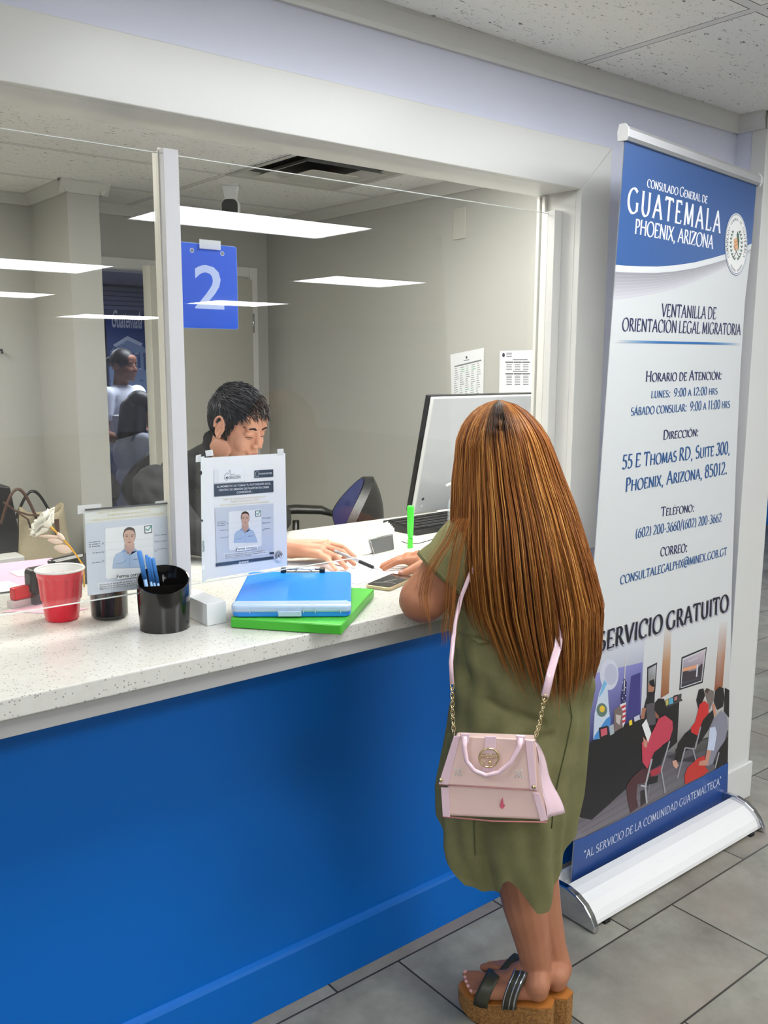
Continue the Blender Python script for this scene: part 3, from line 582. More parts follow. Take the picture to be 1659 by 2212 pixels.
def paper_text(p, txt, a, b, h, col, layer, bold=0.0):
    f = sans_polys(txt, bold); xs = [q[0] for g in f for q in g]
    if not xs: return
    x0, x1 = min(xs), max(xs); p.text([[(q[0] - x0, q[1]) for q in g] for g in f], x1 - x0, a, b, h, col, layer, cap=0.69)
def portrait(p, ox, oy, s, L):
    """printed passport portrait; ox, oy = chin in crop pixels, s = scale"""
    X = lambda pts: [(ox + a * s, oy + b * s) for a, b in pts]
    p.poly(X([(-105, 145), (-100, 80), (-85, 45), (-45, 25), (0, 15), (45, 22), (75, 35), (95, 80), (110, 125), (112, 143)]), (176, 196, 222), L)
    p.poly(X([(-30, 20), (-28, -25), (30, -28), (32, 15), (12, 40), (4, 58), (-14, 44)]), (196, 160, 145), L + 1)
    p.poly(X([(-34, 12), (-46, 22), (-50, 36), (-12, 30), (-2, 60), (4, 58), (14, 32), (48, 26), (40, 12), (30, 8), (6, 54), (-28, 16)]), (150, 174, 206), L + 2)
    p.poly(X([(-38, -70), (-38, -95), (-30, -125), (-10, -140), (10, -140), (30, -128), (38, -100), (38, -70), (34, -50)]), (62, 52, 48), L + 1)
    p.poly(X([(-35, -70), (-33, -100), (-22, -116), (0, -121), (22, -116), (33, -100), (35, -70), (30, -40), (16, -14), (0, -8), (-16, -14), (-30, -40)]), (205, 168, 150), L + 2)
    for e in (-1, 1):
        p.poly(X([(e * 8, -76), (e * 16, -80), (e * 24, -76), (e * 16, -73)]), (60, 45, 42), L + 3); p.line(X([(e * 7, -86), (e * 26, -87)]), 3.0 * s, (80, 62, 56), L + 3)
    p.line(X([(0, -75), (-3, -52), (6, -51)]), 2.2 * s, (170, 128, 112), L + 3)
    p.poly(X([(-13, -36), (0, -39), (13, -36), (0, -30)]), (160, 92, 88), L + 3)
    p.line(X([(-85, 115), (-40, 105), (-20, 88)]), 2.5 * s, (120, 148, 190), L + 3); p.line(X([(25, 85), (75, 83)]), 3 * s, (90, 110, 150), L + 3); p.line(X([(4, 60), (2, 143)]), 1.8 * s, (140, 165, 200), L + 3)
def notice_sheet(p, C, s0, y_photo_top, layer, full=True):
    """the passport-photo notice; C maps design pixels (the crop of the right-hand sheet) to photo pixels"""
    DK, MUT, GOLD = (58, 74, 92), (205, 210, 216), (216, 202, 160)
    q = Print(p.fn, lambda x, y: p.inv(*C(x, y)))
    if full:
        q.poly([(310, 400), (800, 378), (800, 590), (310, 618)], (228, 231, 236), layer); q.poly([(385, 392), (790, 372), (790, 590), (385, 605)], (238, 240, 243), layer + 1)
        q.line(arc(505, 520, 38, 50, 60, 300, 12), 5, DK, layer + 2); q.line([(490, 465), (520, 450), (545, 470), (552, 410), (570, 425), (560, 480), (640, 470)], 5, DK, layer + 2)
        paper_text(q, 'MIGRACIÓN', (495, 552), (728, 540), 40, DK, layer + 2, .01); paper_text(q, 'INSTITUTO GUATEMALTECO DE', (560, 500), (725, 490), 10, DK, layer + 2)
        q.poly([(950, 415), (1250, 395), (1252, 512), (950, 532)], DK, layer + 1); paper_text(q, 'PASAPORTES', (1030, 482), (1228, 470), 26, (225, 230, 236), layer + 2, .01)
        q.line([(970, 440), (1012, 432), (1016, 508), (974, 514), (970, 440)], 4, (215, 222, 230), layer + 2)
        q.poly([(308, 632), (1252, 575), (1254, 755), (312, 830)], DK, layer + 1)
        for t, a, b in (('AL MOMENTO DE TOMAR TU FOTOGRAFÍA EN EL', (350, 690), (1212, 635)), ('CENTRO DE EMISIÓN DE PASAPORTES DEBES', (382, 745), (1182, 692)), ('CONSIDERAR :', (665, 780), (915, 762))): paper_text(q, t, a, b, 30, (228, 232, 238), layer + 2, .012)
    for t, a, b in (('Según las normas y procedimientos para el', (450, 885), (1130, 835)), ('Registro Internacional OACI', (572, 918), (1022, 888)), ('esta es la forma correcta de tomarse la fotografía', (400, 978), (1180, 918))): paper_text(q, t, a, b, 26, GOLD, layer + 2, .006)
    q.poly([(320, 1010), (1252, 940), (1256, 1790), (350, 1880)], (203, 210, 222), layer + 1)
    q.poly([(540, 1085), (556, 1070), (1040, 1035), (1056, 1050), (1066, 1600), (1050, 1620), (560, 1690), (545, 1665)], (232, 234, 236), layer + 2)
    for y in (1230, 1320, 1420): q.line([(555, y + 18), (1058, y - 22)], 3, (205, 207, 212), layer + 3)
    portrait(q, 800, 1310, 1.75, layer + 4)
    q.poly([(655, 1640), (990, 1600), (1000, 1655), (665, 1700)], (238, 240, 243), layer + 9); paper_text(q, 'Forma correcta', (662, 1680), (980, 1650), 38, (45, 52, 60), layer + 10, .012)
    q.poly([(962, 1055), (1045, 1048), (1048, 1142), (965, 1150)], (50, 70, 80), layer + 4); q.poly([(971, 1064), (1036, 1058), (1039, 1133), (973, 1140)], (235, 240, 240), layer + 5); q.line([(978, 1092), (1000, 1115), (1045, 1048)], 12, (70, 150, 130), layer + 6)
    for y, t in ((1235, 'sin cubrirse'), (1262, 'las orejas y'), (1290, 'la frente')): paper_text(q, t, (362, y + 8), (485, y - 2), 15, (60, 72, 95), layer + 3, .01)
    for y, t in ((1370, 'sin gorra'), (1490, 'sin lentes')): paper_text(q, t, (400, y + 4), (495, y - 5), 15, (60, 72, 95), layer + 3, .01)
    for y, t in ((1175, 'sin lentes'), (1252, 'sin sonreír'), (1345, 'sin cubrirse')): paper_text(q, t, (1105, y + 6), (1205, y - 4), 15, (60, 72, 95), layer + 3, .01)
    for x, y in ((515, 1255), (515, 1362), (515, 1470), (1087, 1172), (1087, 1250), (1087, 1362)): q.line([(x - 14, y - 14), (x + 14, y + 14)], 3, (90, 100, 110), layer + 3); q.line([(x - 14, y + 14), (x + 14, y - 14)], 3, (90, 100, 110), layer + 3)
    q.poly([(455, 1735), (1160, 1680), (1165, 1745), (460, 1830)], (226, 229, 236), layer + 3)
    for k, t in enumerate(('Recuerde: la fotografía es tomada en el Centro de emisión de', 'Pasaportes únicamente del Instituto Guatemalteco de', 'Migración y no tiene costo adicional')): paper_text(q, t, (480, 1768 + 25 * k), (1130 if k < 2 else 890, 1695 + 28 * k + (20 if k > 1 else 0)), 17, (60, 70, 90), layer + 4, .008)
    if full:
        q.poly([(335, 1892), (1250, 1778), (1256, 1822), (335, 1945)], DK, layer + 2)
        for k in range(4): q.poly([(703 + k * 40, 1868 - k * 5), (735 + k * 40, 1864 - k * 5), (735 + k * 40, 1892 - k * 5), (703 + k * 40, 1896 - k * 5)], (210, 216, 224), layer + 3)
        q.disc(1335, 1772, 78, 98, (242, 243, 245), layer + 5); q.disc(1335, 1772, 66, 84, (120, 125, 135), layer + 6); q.disc(1335, 1772, 63, 81, (238, 239, 241), layer + 7)
        q.line(arc(1330, 1772, 42, 50, 120, 260, 8), 6, (60, 66, 76), layer + 8); q.line(arc(1330, 1772, 42, 50, 60, -80, 8), 6, (60, 66, 76), layer + 8); q.line([(1318, 1800), (1330, 1745), (1345, 1800), (1320, 1770), (1345, 1765)], 6, (70, 76, 86), layer + 8)
        q.poly([(1188, 1715), (1262, 1708), (1262, 1745), (1190, 1752)], DK, layer + 3)
    p.P += q.P
YS = .064
nt = thing('notice_sheet', 'white passport photo notice in a punched plastic sleeve, taped to the right pane', 'notice', (1.08, YS, 1.13))
def quad_at(pts, y): return [tuple(np.array(at(px, py, y=y))[[0, 2]]) for px, py in pts]
sq = quad_at([(441, 989), (616, 979), (620.5, 1222), (445, 1252)], YS)
MB().prism(sq, -YS - .0004, -YS, XZ()).build('paper', M_PAPER, nt)
p = wall_print(YS - .0002); notice_sheet(p, lambda x, y: (420 + x * .13564, 960 + y * .13564), 1, 0, 1); p.build('print', M_INK, nt)
sl = quad_at([(433, 987), (441, 985.5), (445, 1256), (436, 1258)], YS - .001)
k = MB(); k.prism(sl, -YS + .0012, -YS + .0016, XZ()); k.build('punched_strip', mat('sleeve_strip', (236, 240, 238), .35), nt)
p = wall_print(YS - .003); p.disc(433.8, 1021.5, 2.3, 4.6, (40, 40, 42), 1); p.disc(436, 1124.5, 2.4, 2.7, (60, 60, 62), 1); p.disc(438.5, 1226, 2.6, 5, (245, 246, 246), 1)
f = sans_polys('Staples', .012); A0, A1 = at(440.0, 1191, y=YS), at(438.4, 1167, y=YS); w = max(q[0] for g in f for q in g)
for g in f: p.poly([(A0.x + (A1.x - A0.x) * q[0] / w - q[1] * .0085, A0.z + (A1.z - A0.z) * q[0] / w) for q in g], (35, 95, 75), 2, px=False)
p.build('print', M_INK, nt)
for n_, q in (('tape', [(442, 973.5), (458, 971), (460, 984), (444, 986)]), ('tape', [(422, 984), (433, 981), (433, 997), (421.5, 998.5)]), ('tape', [(598, 970), (611, 969), (612, 981), (598, 982)])):
    MB().prism(quad_at(q, YS), -YS + .002, -YS + .0024, XZ()).build(n_, MATS['clear_tape'], nt)
MB().prism(quad_at([(428, 985), (617, 975), (622, 1227), (436, 1258)], YS - .003), -YS + .0028, -YS + .003, XZ()).build('sleeve', glass_material('clear_sleeve', (.97, .975, .98, 1), 1.3, .12), nt)
YS = .0835
n2 = thing('notice_sheet', 'passport photo notice with a dark top edge behind the black pen holder', 'notice', (.78, YS, 1.13))
MB().prism(quad_at([(182, 1101), (371, 1085), (377.5, 1262), (190, 1287)], YS), -YS - .0004, -YS, XZ()).build('paper', mat('grey_paper', (224, 226, 222), .6), n2)
CL = lambda x, y: (170 + (692 + (x - 800) * 1.27) * .15672, 1080 + (650 + (y - 1310) * 1.13 - .03 * (x - 800) * 1.27) * .15672)
p = wall_print(YS - .0002); notice_sheet(p, CL, 1, 0, 1, full=False)
p.poly([(182, 1099), (374, 1084), (374, 1087.5), (182, 1103)], (70, 72, 74), 12); p.build('print', M_INK, n2)
for q in ([(167, 1092), (218, 1088), (218, 1101), (167, 1111)], [(335, 1083), (364, 1080), (363, 1086), (334, 1088)]):
    MB().prism(quad_at(q, YS), -YS + .001, -YS + .0014, XZ()).build('tape', MATS['clear_tape'], n2)
# notices and plate on the office wall
def side_print(x): return Print(lambda u, v, l: Vector((x - .0010 - l, u, v)), lambda px, py: tuple(np.array(at(px, py, x=x))[[1, 2]]))
for pts, lab, kind in (([(973, 766), (1046, 751), (1044, 858), (976, 870)], 'curled white table notice on the office wall, left of two', 0), ([(1080, 758), (1160, 756), (1160, 855), (1078, 860)], 'flat white notice with two grey tables on the office wall, right of two', 1)):
    t = thing('wall_notice', lab, 'notice', at(*pts[3], x=2.968))
    p = side_print(2.968); p.poly(pts, (226, 228, 230), 0)
    if kind == 0:
        p.line([(982, 792), (1040, 778)], 3, (110, 112, 118), 1); p.disc(1008, 772, 2, 3, (60, 66, 80), 1); p.line([(1002, 779), (1014, 777)], 1.6, (90, 95, 105), 1)
        for r in range(16):
            for c in range(5):
                x = 983 + c * 12 - r * .2; y = 797 + r * 4.6 - c * 2.8; p.line([(x, y), (x + 4 + (r * 7 + c * 3) % 6, y - 1.6)], 1.3, (90, 170, 120) if (r in (1, 2, 11) and c in (1, 2, 3)) else (120, 124, 130), 1)
    else:
        p.disc(1088, 767, 3, 4.5, (40, 45, 55), 1)
        for k_ in range(3): p.line([(1094, 763 + k_ * 3.5), (1106, 763 + k_ * 3.5)], 1.6, (70, 76, 88), 1)
        for (yy, n_) in ((781, 5), (806, 7)):
            p.line([(1108, yy - 4), (1140, yy - 4)], 1.5, (70, 72, 78), 1)
            for c in range(3): p.poly([(1092 + c * 18, yy), (1109 + c * 18, yy), (1109 + c * 18, yy + 3), (1092 + c * 18, yy + 3)], (90, 92, 96), 1)
            for r in range(1, n_):
                for c in range(3): p.line([(1094 + c * 18, yy + 3 + r * 3.6), (1106 + c * 18, yy + 3 + r * 3.6)], 1.4, (105, 108, 116) if r % 2 else (60, 62, 68), 1)
    p.build('sheet', M_INK, t)
a, b = at(981, 452, x=2.97), at(1006, 515, x=2.97)
tag(MB().box(2.964, min(a.y, b.y), b.z, 2.9695, max(a.y, b.y), a.z).build('blank_plate', mat('plate_paint', (184, 183, 172), .5), bevel=.002), 'blank painted cover plate high on the office wall', 'plate')

# ================================================================== ROLL-UP BANNER
BTL, BBL = at(1349, 300, y=-.27), at(1231, 1925, y=-.15)
R_TAB = [at(*q) for q in ()]
R_TAB = [at(px, py, y=-.135) for px, py in ((1633, 399), (1623, 523), (1608.6, 647), (1599, 791), (1589, 1007), (1580, 1267), (1576, 1484), (1568.0, 1757))]
ZB, ZT = BBL.z, BTL.z
def right_edge(v):
    z = R_TAB[-1].z + v * (R_TAB[0].z - R_TAB[-1].z)
    for i in range(len(R_TAB) - 1):
        a, b = R_TAB[i], R_TAB[i + 1]
        if z >= b.z - 1e-9: return b.lerp(a, (z - b.z) / (a.z - b.z))
    return R_TAB[-1].copy()
def ban(u, v, l=0.0):
    a = BBL.lerp(BTL, v); b = right_edge(v); q = a.lerp(b, u); n = Vector((-.14, -.99, .02)); return q + n * (l + .0012)
def ban_inv(px, py):
    u, v = (px - 1300) / 290, (1850 - py) / 1500
    for _ in range(14):
        f0 = proj(ban(u, v)); fu = proj(ban(u + 1e-3, v)); fv = proj(ban(u, v + 1e-3))
        a, b, c, d = (fu[0] - f0[0]) * 1e3, (fv[0] - f0[0]) * 1e3, (fu[1] - f0[1]) * 1e3, (fv[1] - f0[1]) * 1e3
        ex, ey = px - f0[0], py - f0[1]; D = a * d - b * c
        if abs(D) < 1e-6: break
        du, dv = (ex * d - ey * b) / D, (a * ey - c * ex) / D; m_ = max(1, abs(du) / .3, abs(dv) / .3); u += du / m_; v += dv / m_
        if abs(du) + abs(dv) < 1e-6: break
    return (u, v)
ban_t = thing('rollup_banner', 'tall white and blue roll-up banner of the consulate beside the service window', 'banner', (2.45, -.19, 0))
g = MB()
for l, s in ((-.0015, 1), (0, 0)): g.grid(lambda i, j, l=l: ban(i, j, l - .0012), 10, 48)
g.build('panel', mat('banner_white', (226, 228, 232), .42), ban_t)
p = Print(lambda u, v, l: ban(u, v, l), ban_inv)
WHT = (214, 217, 217)
p.poly([(0, 0), (1, 0), (1, 1), (0, 1)], WHT, 0, px=False)
# header with its swoosh
def edge_pts(curve): return [p.inv(*q) for q in curve]
sw = edge_pts([(1328, 572), (1350, 574), (1385, 575.5), (1420, 576), (1460, 573), (1500, 567), (1540, 557), (1580, 545), (1600, 537), (1622, 526)]); sw[0] = (0, sw[0][1]); sw[-1] = (1, sw[-1][1])
sh = [(u, v - .022 - .012 * max(0, .5 - abs(u - .25)) ) for u, v in sw]
for k in range(8):   # printed soft edge under the swoosh
    a = [(u, v - .008 - .0035 * k * (1.2 - u)) for u, v in sw]; b = [(u, v - .0078 - .0035 * (k + 1) * (1.2 - u)) for u, v in sw]
    c = 156 + k * 7; p.poly(a + b[::-1], (c, c, c + 6), 1, px=False)
p.poly([(u, v - .0075) for u, v in sw] + [(1, 1), (0, 1)], (222, 225, 226), 2, px=False)
p.poly(sw + [(1, 1), (0, 1)], [(48, 92, 154)] * len(sw) + [(40, 80, 138), (44, 86, 146)], 3, px=False)
def serif(t, a, b, h, col, L=6, **k):
    q, w = serif_line(t, **k); p.text(q, w, a, b, h, col, L)
WT, NV, BL_ = (240, 242, 246), (46, 50, 92), (44, 88, 142)
serif('consulado General de', (1397, 404), (1527, 440), 19, WT)
serif('GUATEMALA', (1354, 458), (1555, 504), 46, WT, track=.20, thick=.165)
serif('PHOENIX, ARIZONA', (1370, 505), (1539, 538), 27, WT, track=.03)
serif('VENTANILLA DE', (1428, 684), (1546, 690), 25, NV)
serif('ORIENTACIÓN LEGAL MIGRATORIA', (1343, 715), (1599, 724), 24, NV)
A_, B_ = p.inv(1333, 737.5), p.inv(1599, 743.5); hw = .0016; nseg = 12
for k in range(nseg):
    f0, f1 = k / nseg, (k + 1) / nseg; P0 = [A_[i] + (B_[i] - A_[i]) * f0 for i in (0, 1)]; P1 = [A_[i] + (B_[i] - A_[i]) * f1 for i in (0, 1)]
    cf = lambda t: tuple(int(214 + (c - 214) * min(1, 4.5 * t * (1 - t) + .0)) for c in (45, 110, 175))
    p.poly([(P0[0], P0[1] - hw), (P1[0], P1[1] - hw), (P1[0], P1[1] + hw), (P0[0], P0[1] + hw)], [cf(f0), cf(f1), cf(f1), cf(f0)], 6, px=False)
serif('Horario de Atención:', (1394, 825), (1558, 820), 21, NV)
serif('lunes:  9:00 a 12:00 hrs', (1406, 860), (1549, 852), 17, BL_)
serif('sábado consular:  9:00 a 11:00 hrs', (1362, 898), (1576, 881), 19, BL_)
serif('Dirección:', (1432, 950), (1508, 942), 19, NV)
serif('55 E Thomas RD, Suite 300,', (1343, 1014), (1576, 980), 27, BL_, thick=.165)
serif('Phoenix, Arizona, 85012.', (1350, 1063), (1570, 1024), 27, BL_, thick=.165)
serif('Teléfono:', (1427, 1116), (1499, 1105), 19, NV)
serif('(602) 200-3660/(602) 200-3662', (1372, 1163), (1558, 1127), 19, BL_)
serif('correo:', (1426, 1202), (1484, 1192), 22, NV, small=.8)
serif('consultalegalphx@minex.gob.gt', (1339, 1263), (1569, 1199), 21, BL_)
# office picture at the foot
K = lambda pts: [(1230 + x * .2396, 1330 + y * .2396) for x, y in pts]
def pic(pts, col, L): p.poly([p.inv(*q) for q in K(pts)], col, L, px=False)
def picl(pts, w, col, L):
    q = K(pts); p.line(q, w * .2396, col, L)
lb = p.inv(*K([(20, 1975)])[0])[1]; rb = p.inv(*K([(1420, 1320)])[0])[1]
ph_top = p.inv(*K([(180, 330)])[0])[1]; ph_tr = p.inv(*K([(1440, 60)])[0])[1]
pic([(60, 330), (680, 200), (680, 900), (20, 1300)], [(212, 215, 220), (208, 212, 222), (48, 52, 124), (20, 32, 98)], 1)
pic([(60, 560), (660, 420), (640, 900), (20, 1300)], [(150, 150, 205), (130, 130, 192), (42, 46, 112), (16, 30, 92)], 2)
pic([(680, 200), (1450, 60), (1440, 760), (1000, 760), (640, 900)], [(213, 216, 217), (214, 217, 217), (198, 195, 190), (206, 204, 200), (200, 200, 206)], 2)
pic([(960, 740), (1440, 700), (1430, 1350), (870, 1300)], [(206, 204, 200), (205, 202, 196), (70, 66, 68), (80, 78, 82)], 3)
pic([(860, 1240), (1430, 1000), (1430, 1400), (20, 2050), (20, 1880)], [(88, 84, 92), (70, 66, 70), (100, 96, 104), (128, 122, 128), (104, 98, 106)], 3)
for k in range(9): picl([(30 + k * 20, 1900 + 14 * k), (1000 + k * 30, 1300 + 22 * k)], 5, (112, 108, 116) if k % 2 else (84, 80, 90), 4)
pic([(860, 100), (920, 90), (910, 380), (895, 700), (820, 745), (835, 450)], [(212, 211, 207), (212, 211, 207), (190, 150, 116), (150, 96, 60), (142, 88, 54), (180, 132, 98)], 4)
pic([(1355, 60), (1425, 50), (1400, 380), (1380, 640), (1305, 680), (1325, 420)], [(212, 212, 209), (212, 212, 209), (180, 124, 88), (150, 86, 50), (140, 78, 44), (170, 112, 76)], 4)
p.disc(1230 + 357 * .2396, 1330 + 530 * .2396, 84 * .2396, 140 * .2396, (206, 208, 222), 5); p.disc(1230 + 372 * .2396, 1330 + 530 * .2396, 58 * .2396, 96 * .2396, (186, 188, 208), 6)
pic([(150, 1160), (860, 830), (990, 770), (970, 1140), (860, 1240), (200, 1840), (50, 1810), (105, 1330)], [(24, 22, 26)] * 8, 5)
picl([(195, 1140), (640, 920), (1015, 758)], 16, (18, 18, 22), 7)
pic([(310, 580), (340, 600), (350, 780), (368, 960), (270, 1110), (212, 1110), (225, 880), (265, 700)], (198, 210, 226), 7)
pic([(310, 580), (338, 610), (300, 690), (262, 740)], (120, 180, 220), 8); pic([(330, 930), (370, 900), (368, 980), (260, 1110), (215, 1120), (225, 1080)], (70, 140, 205), 8)
p.disc(1230 + 290 * .2396, 1330 + 850 * .2396, 48 * .2396, 62 * .2396, (96, 120, 110), 8); p.disc(1230 + 293 * .2396, 1330 + 840 * .2396, 24 * .2396, 30 * .2396, (226, 190, 60), 9)
picl([(510, 360), (500, 470), (490, 720)], 8, (210, 206, 200), 7); pic([(490, 560), (515, 600), (508, 760), (470, 830), (458, 740)], (46, 46, 96), 7)
for k in range(9): p.disc(1230 + (478 + (k % 3) * 13) * .2396, 1330 + (600 + k * 24) * .2396, 1, 1.3, (225, 225, 232), 8, n=8)
pic([(455, 800), (508, 780), (500, 960), (480, 1010)], (226, 220, 222), 7)
for k in range(4): pic([(462, 820 + 44 * k), (506, 800 + 44 * k), (505, 822 + 44 * k), (466, 842 + 44 * k)], (190, 50, 66), 8)
pic([(400, 850), (450, 810), (480, 860), (470, 1010), (400, 1050)], (120, 104, 100), 8); pic([(415, 890), (465, 900), (450, 985), (420, 960)], (196, 184, 178), 9)
pic([(262, 1010), (345, 990), (352, 1075), (270, 1105)], (30, 26, 30), 9); pic([(278, 1025), (336, 1008), (340, 1068), (284, 1092)], (200, 90, 104), 10)
pic([(356, 995), (395, 975), (402, 1060), (364, 1080)], (170, 180, 186), 9)
pic([(535, 950), (562, 935), (564, 980), (538, 992)], (236, 206, 50), 9); pic([(580, 915), (630, 890), (634, 935), (584, 955)], (196, 198, 210), 9)
pic([(125, 1195), (165, 1190), (160, 1345), (120, 1350)], (150, 104, 70), 6); pic([(125, 1195), (165, 1190), (164, 1215), (124, 1225)], (222, 196, 70), 7)
pic([(555, 545), (640, 510), (630, 860), (520, 920)], (62, 58, 128), 6)
pic([(700, 465), (790, 420), (772, 690), (695, 720)], (44, 42, 46), 6); pic([(710, 480), (782, 440), (764, 680), (704, 705)], [(150, 156, 160), (190, 190, 196), (90, 84, 70), (110, 96, 70)], 7)
pic([(1010, 375), (1238, 280), (1200, 605), (988, 672)], (40, 38, 42), 6); pic([(1018, 388), (1228, 298), (1192, 592), (1000, 655)], (205, 206, 210), 7)
pic([(1026, 400), (1220, 312), (1186, 585), (1006, 645)], [(176, 168, 184), (206, 190, 196), (34, 36, 44), (30, 34, 42)], 8)
pic([(1020, 510), (1045, 488), (1080, 505), (1140, 490), (1190, 430), (1198, 440), (1186, 560), (1010, 600)], (62, 56, 62), 9); pic([(1022, 475), (1150, 440), (1150, 470), (1022, 505)], (226, 160, 120), 9); pic([(1146, 440), (1160, 436), (1150, 550), (1138, 550)], (206, 208, 220), 10)
f = sans_polys('Guatemala'); wd = max(q[0] for g_ in f for q in g_); p.text(f, wd, (1230 + 1070 * .2396, 1330 + 420 * .2396), (1230 + 1150 * .2396, 1330 + 385 * .2396), 4, (225, 225, 228), 10, cap=.7)
# people in the picture
pic([(705, 690), (770, 680), (765, 770), (760, 960), (700, 960), (650, 900)], (34, 32, 36), 8); pic([(712, 615), (745, 605), (765, 650), (750, 690), (710, 685)], (176, 120, 96), 8); pic([(716, 590), (760, 570), (768, 640), (745, 640), (722, 620)], (22, 20, 22), 9)
pic([(690, 800), (770, 780), (775, 980), (700, 990)], (86, 82, 88), 9); pic([(655, 830), (690, 830), (670, 930), (640, 930)], (170, 116, 92), 9)
pic([(770, 780), (800, 745), (850, 748), (866, 800), (855, 880), (800, 900), (762, 850)], (28, 24, 24), 11); pic([(768, 850), (800, 870), (805, 930), (775, 920)], (150, 96, 76), 10)
pic([(800, 930), (860, 898), (925, 950), (930, 1020), (900, 1120), (830, 1170), (760, 1320), (700, 1380), (655, 1320), (650, 1140), (720, 1100), (770, 1000)], (196, 62, 84), 12)
pic([(650, 985), (690, 930), (735, 1060), (705, 1145)], (232, 232, 232), 13); pic([(660, 1090), (700, 1140), (695, 1190), (668, 1180)], (196, 140, 120), 13)
pic([(650, 1380), (720, 1380), (760, 1440), (700, 1500), (610, 1520), (600, 1640), (620, 1720), (548, 1780), (520, 1650), (510, 1540), (560, 1460)], (76, 40, 46), 12)
pic([(760, 1230), (890, 1130), (870, 1200), (820, 1340), (720, 1400), (700, 1380)], (28, 26, 30), 13); pic([(720, 1400), (830, 1350), (815, 1420), (740, 1450)], (170, 50, 66), 13); pic([(690, 1460), (800, 1440), (790, 1500), (700, 1530)], (26, 24, 28), 12)
picl([(740, 1290), (680, 1540), (695, 1690)], 14, (176, 176, 180), 14); picl([(900, 1130), (825, 1390), (860, 1600)], 12, (160, 160, 166), 14); picl([(690, 1540), (640, 1530)], 14, (190, 190, 194), 14); picl([(720, 1520), (700, 1640)], 12, (120, 120, 126), 14)
pic([(640, 1580), (690, 1560), (690, 1680), (640, 1720)], (44, 34, 38), 11)
pic([(860, 760), (1010, 700), (1005, 770), (870, 830)], (70, 66, 70), 8); pic([(865, 760), (890, 752), (892, 800), (868, 812)], (190, 180, 100), 9); pic([(895, 748), (932, 738), (934, 790), (898, 800)], (90, 170, 200), 9); pic([(935, 722), (975, 708), (976, 765), (938, 780)], (44, 36, 40), 9); pic([(942, 735), (970, 724), (970, 758), (944, 768)], (176, 120, 120), 10)
pic([(1165, 665), (1205, 655), (1220, 720), (1200, 770), (1160, 840), (1140, 760)], (24, 20, 22), 12); pic([(1215, 680), (1245, 655), (1300, 680), (1300, 760), (1260, 850), (1230, 740)], (120, 108, 104), 11); pic([(1215, 680), (1235, 652), (1260, 665), (1240, 700)], (70, 52, 44), 12)
pic([(1170, 800), (1215, 765), (1250, 800), (1252, 880), (1200, 940), (1150, 1080), (1095, 1050), (1090, 1010), (1130, 960)], (204, 44, 44), 13)
pic([(1090, 1020), (1160, 1080), (1120, 1180), (1020, 1230), (1000, 1320), (955, 1310), (975, 1150), (1040, 1060)], (24, 22, 24), 12); pic([(925, 1310), (960, 1300), (980, 1350), (960, 1380), (930, 1350)], (206, 160, 140), 13)
pic([(1185, 940), (1290, 850), (1300, 920), (1250, 1030), (1170, 1150), (1130, 1180)], (30, 28, 30), 12); picl([(1180, 1000), (1130, 1200), (1040, 1190), (970, 1465)], 12, (150, 150, 156), 13); picl([(1110, 1200), (1145, 1330)], 12, (150, 150, 156), 13)
pic([(1400, 650), (1440, 670), (1436, 920), (1390, 860)], (26, 24, 26), 11)
pic([(1310, 680), (1350, 640), (1385, 650), (1395, 740), (1380, 820), (1330, 850), (1300, 780)], (30, 28, 30), 14); pic([(1285, 800), (1305, 790), (1320, 880), (1300, 915)], (196, 140, 116), 14)
pic([(1300, 930), (1365, 855), (1415, 890), (1425, 1000), (1400, 1120), (1320, 1240), (1290, 1330), (1240, 1360), (1250, 1180), (1270, 1000)], (136, 136, 150), 15)
pic([(1262, 1010), (1310, 1000), (1325, 1060), (1300, 1215), (1238, 1210)], (196, 206, 228), 16); pic([(1236, 1210), (1275, 1215), (1240, 1350), (1160, 1350), (1170, 1310), (1220, 1300)], (196, 140, 120), 16)
pic([(1160, 1280), (1220, 1260), (1215, 1350), (1250, 1400), (1200, 1440), (1040, 1520), (1035, 1440), (1060, 1370)], (196, 48, 42), 15)
pic([(1425, 1090), (1422, 1300), (1330, 1380), (1310, 1370), (1350, 1200)], (28, 26, 28), 16); picl([(1345, 1230), (1310, 1370)], 10, (170, 170, 176), 17)
# blue foot band with its motto
bd = [p.inv(*q) for q in K([(-40, 2060), (20, 2038), (150, 1985), (400, 1866), (700, 1712), (1000, 1550), (1200, 1450), (1418, 1325)])]; bd[0] = (0, bd[0][1]); bd[-1] = (1, bd[-1][1])
p.poly(bd + [(1, 0), (0, 0)], [(28, 78, 150)] * len(bd) + [(16, 52, 116), (14, 48, 108)], 20, px=False)
serif('"AL SERVICIO DE LA COMUNIDAD GUATEMALTECA"', (1260, 1856), (1556, 1693), 16, (214, 220, 232), 24, thick=.11, track=.09)
serif('SERVICIO GRATUITO', (1293, 1411), (1575, 1321), 37, (178, 180, 196), 21, thick=.18, track=.09)
serif('SERVICIO GRATUITO', (1290, 1408), (1572, 1319), 37, (26, 26, 40), 24, thick=.17, track=.09)
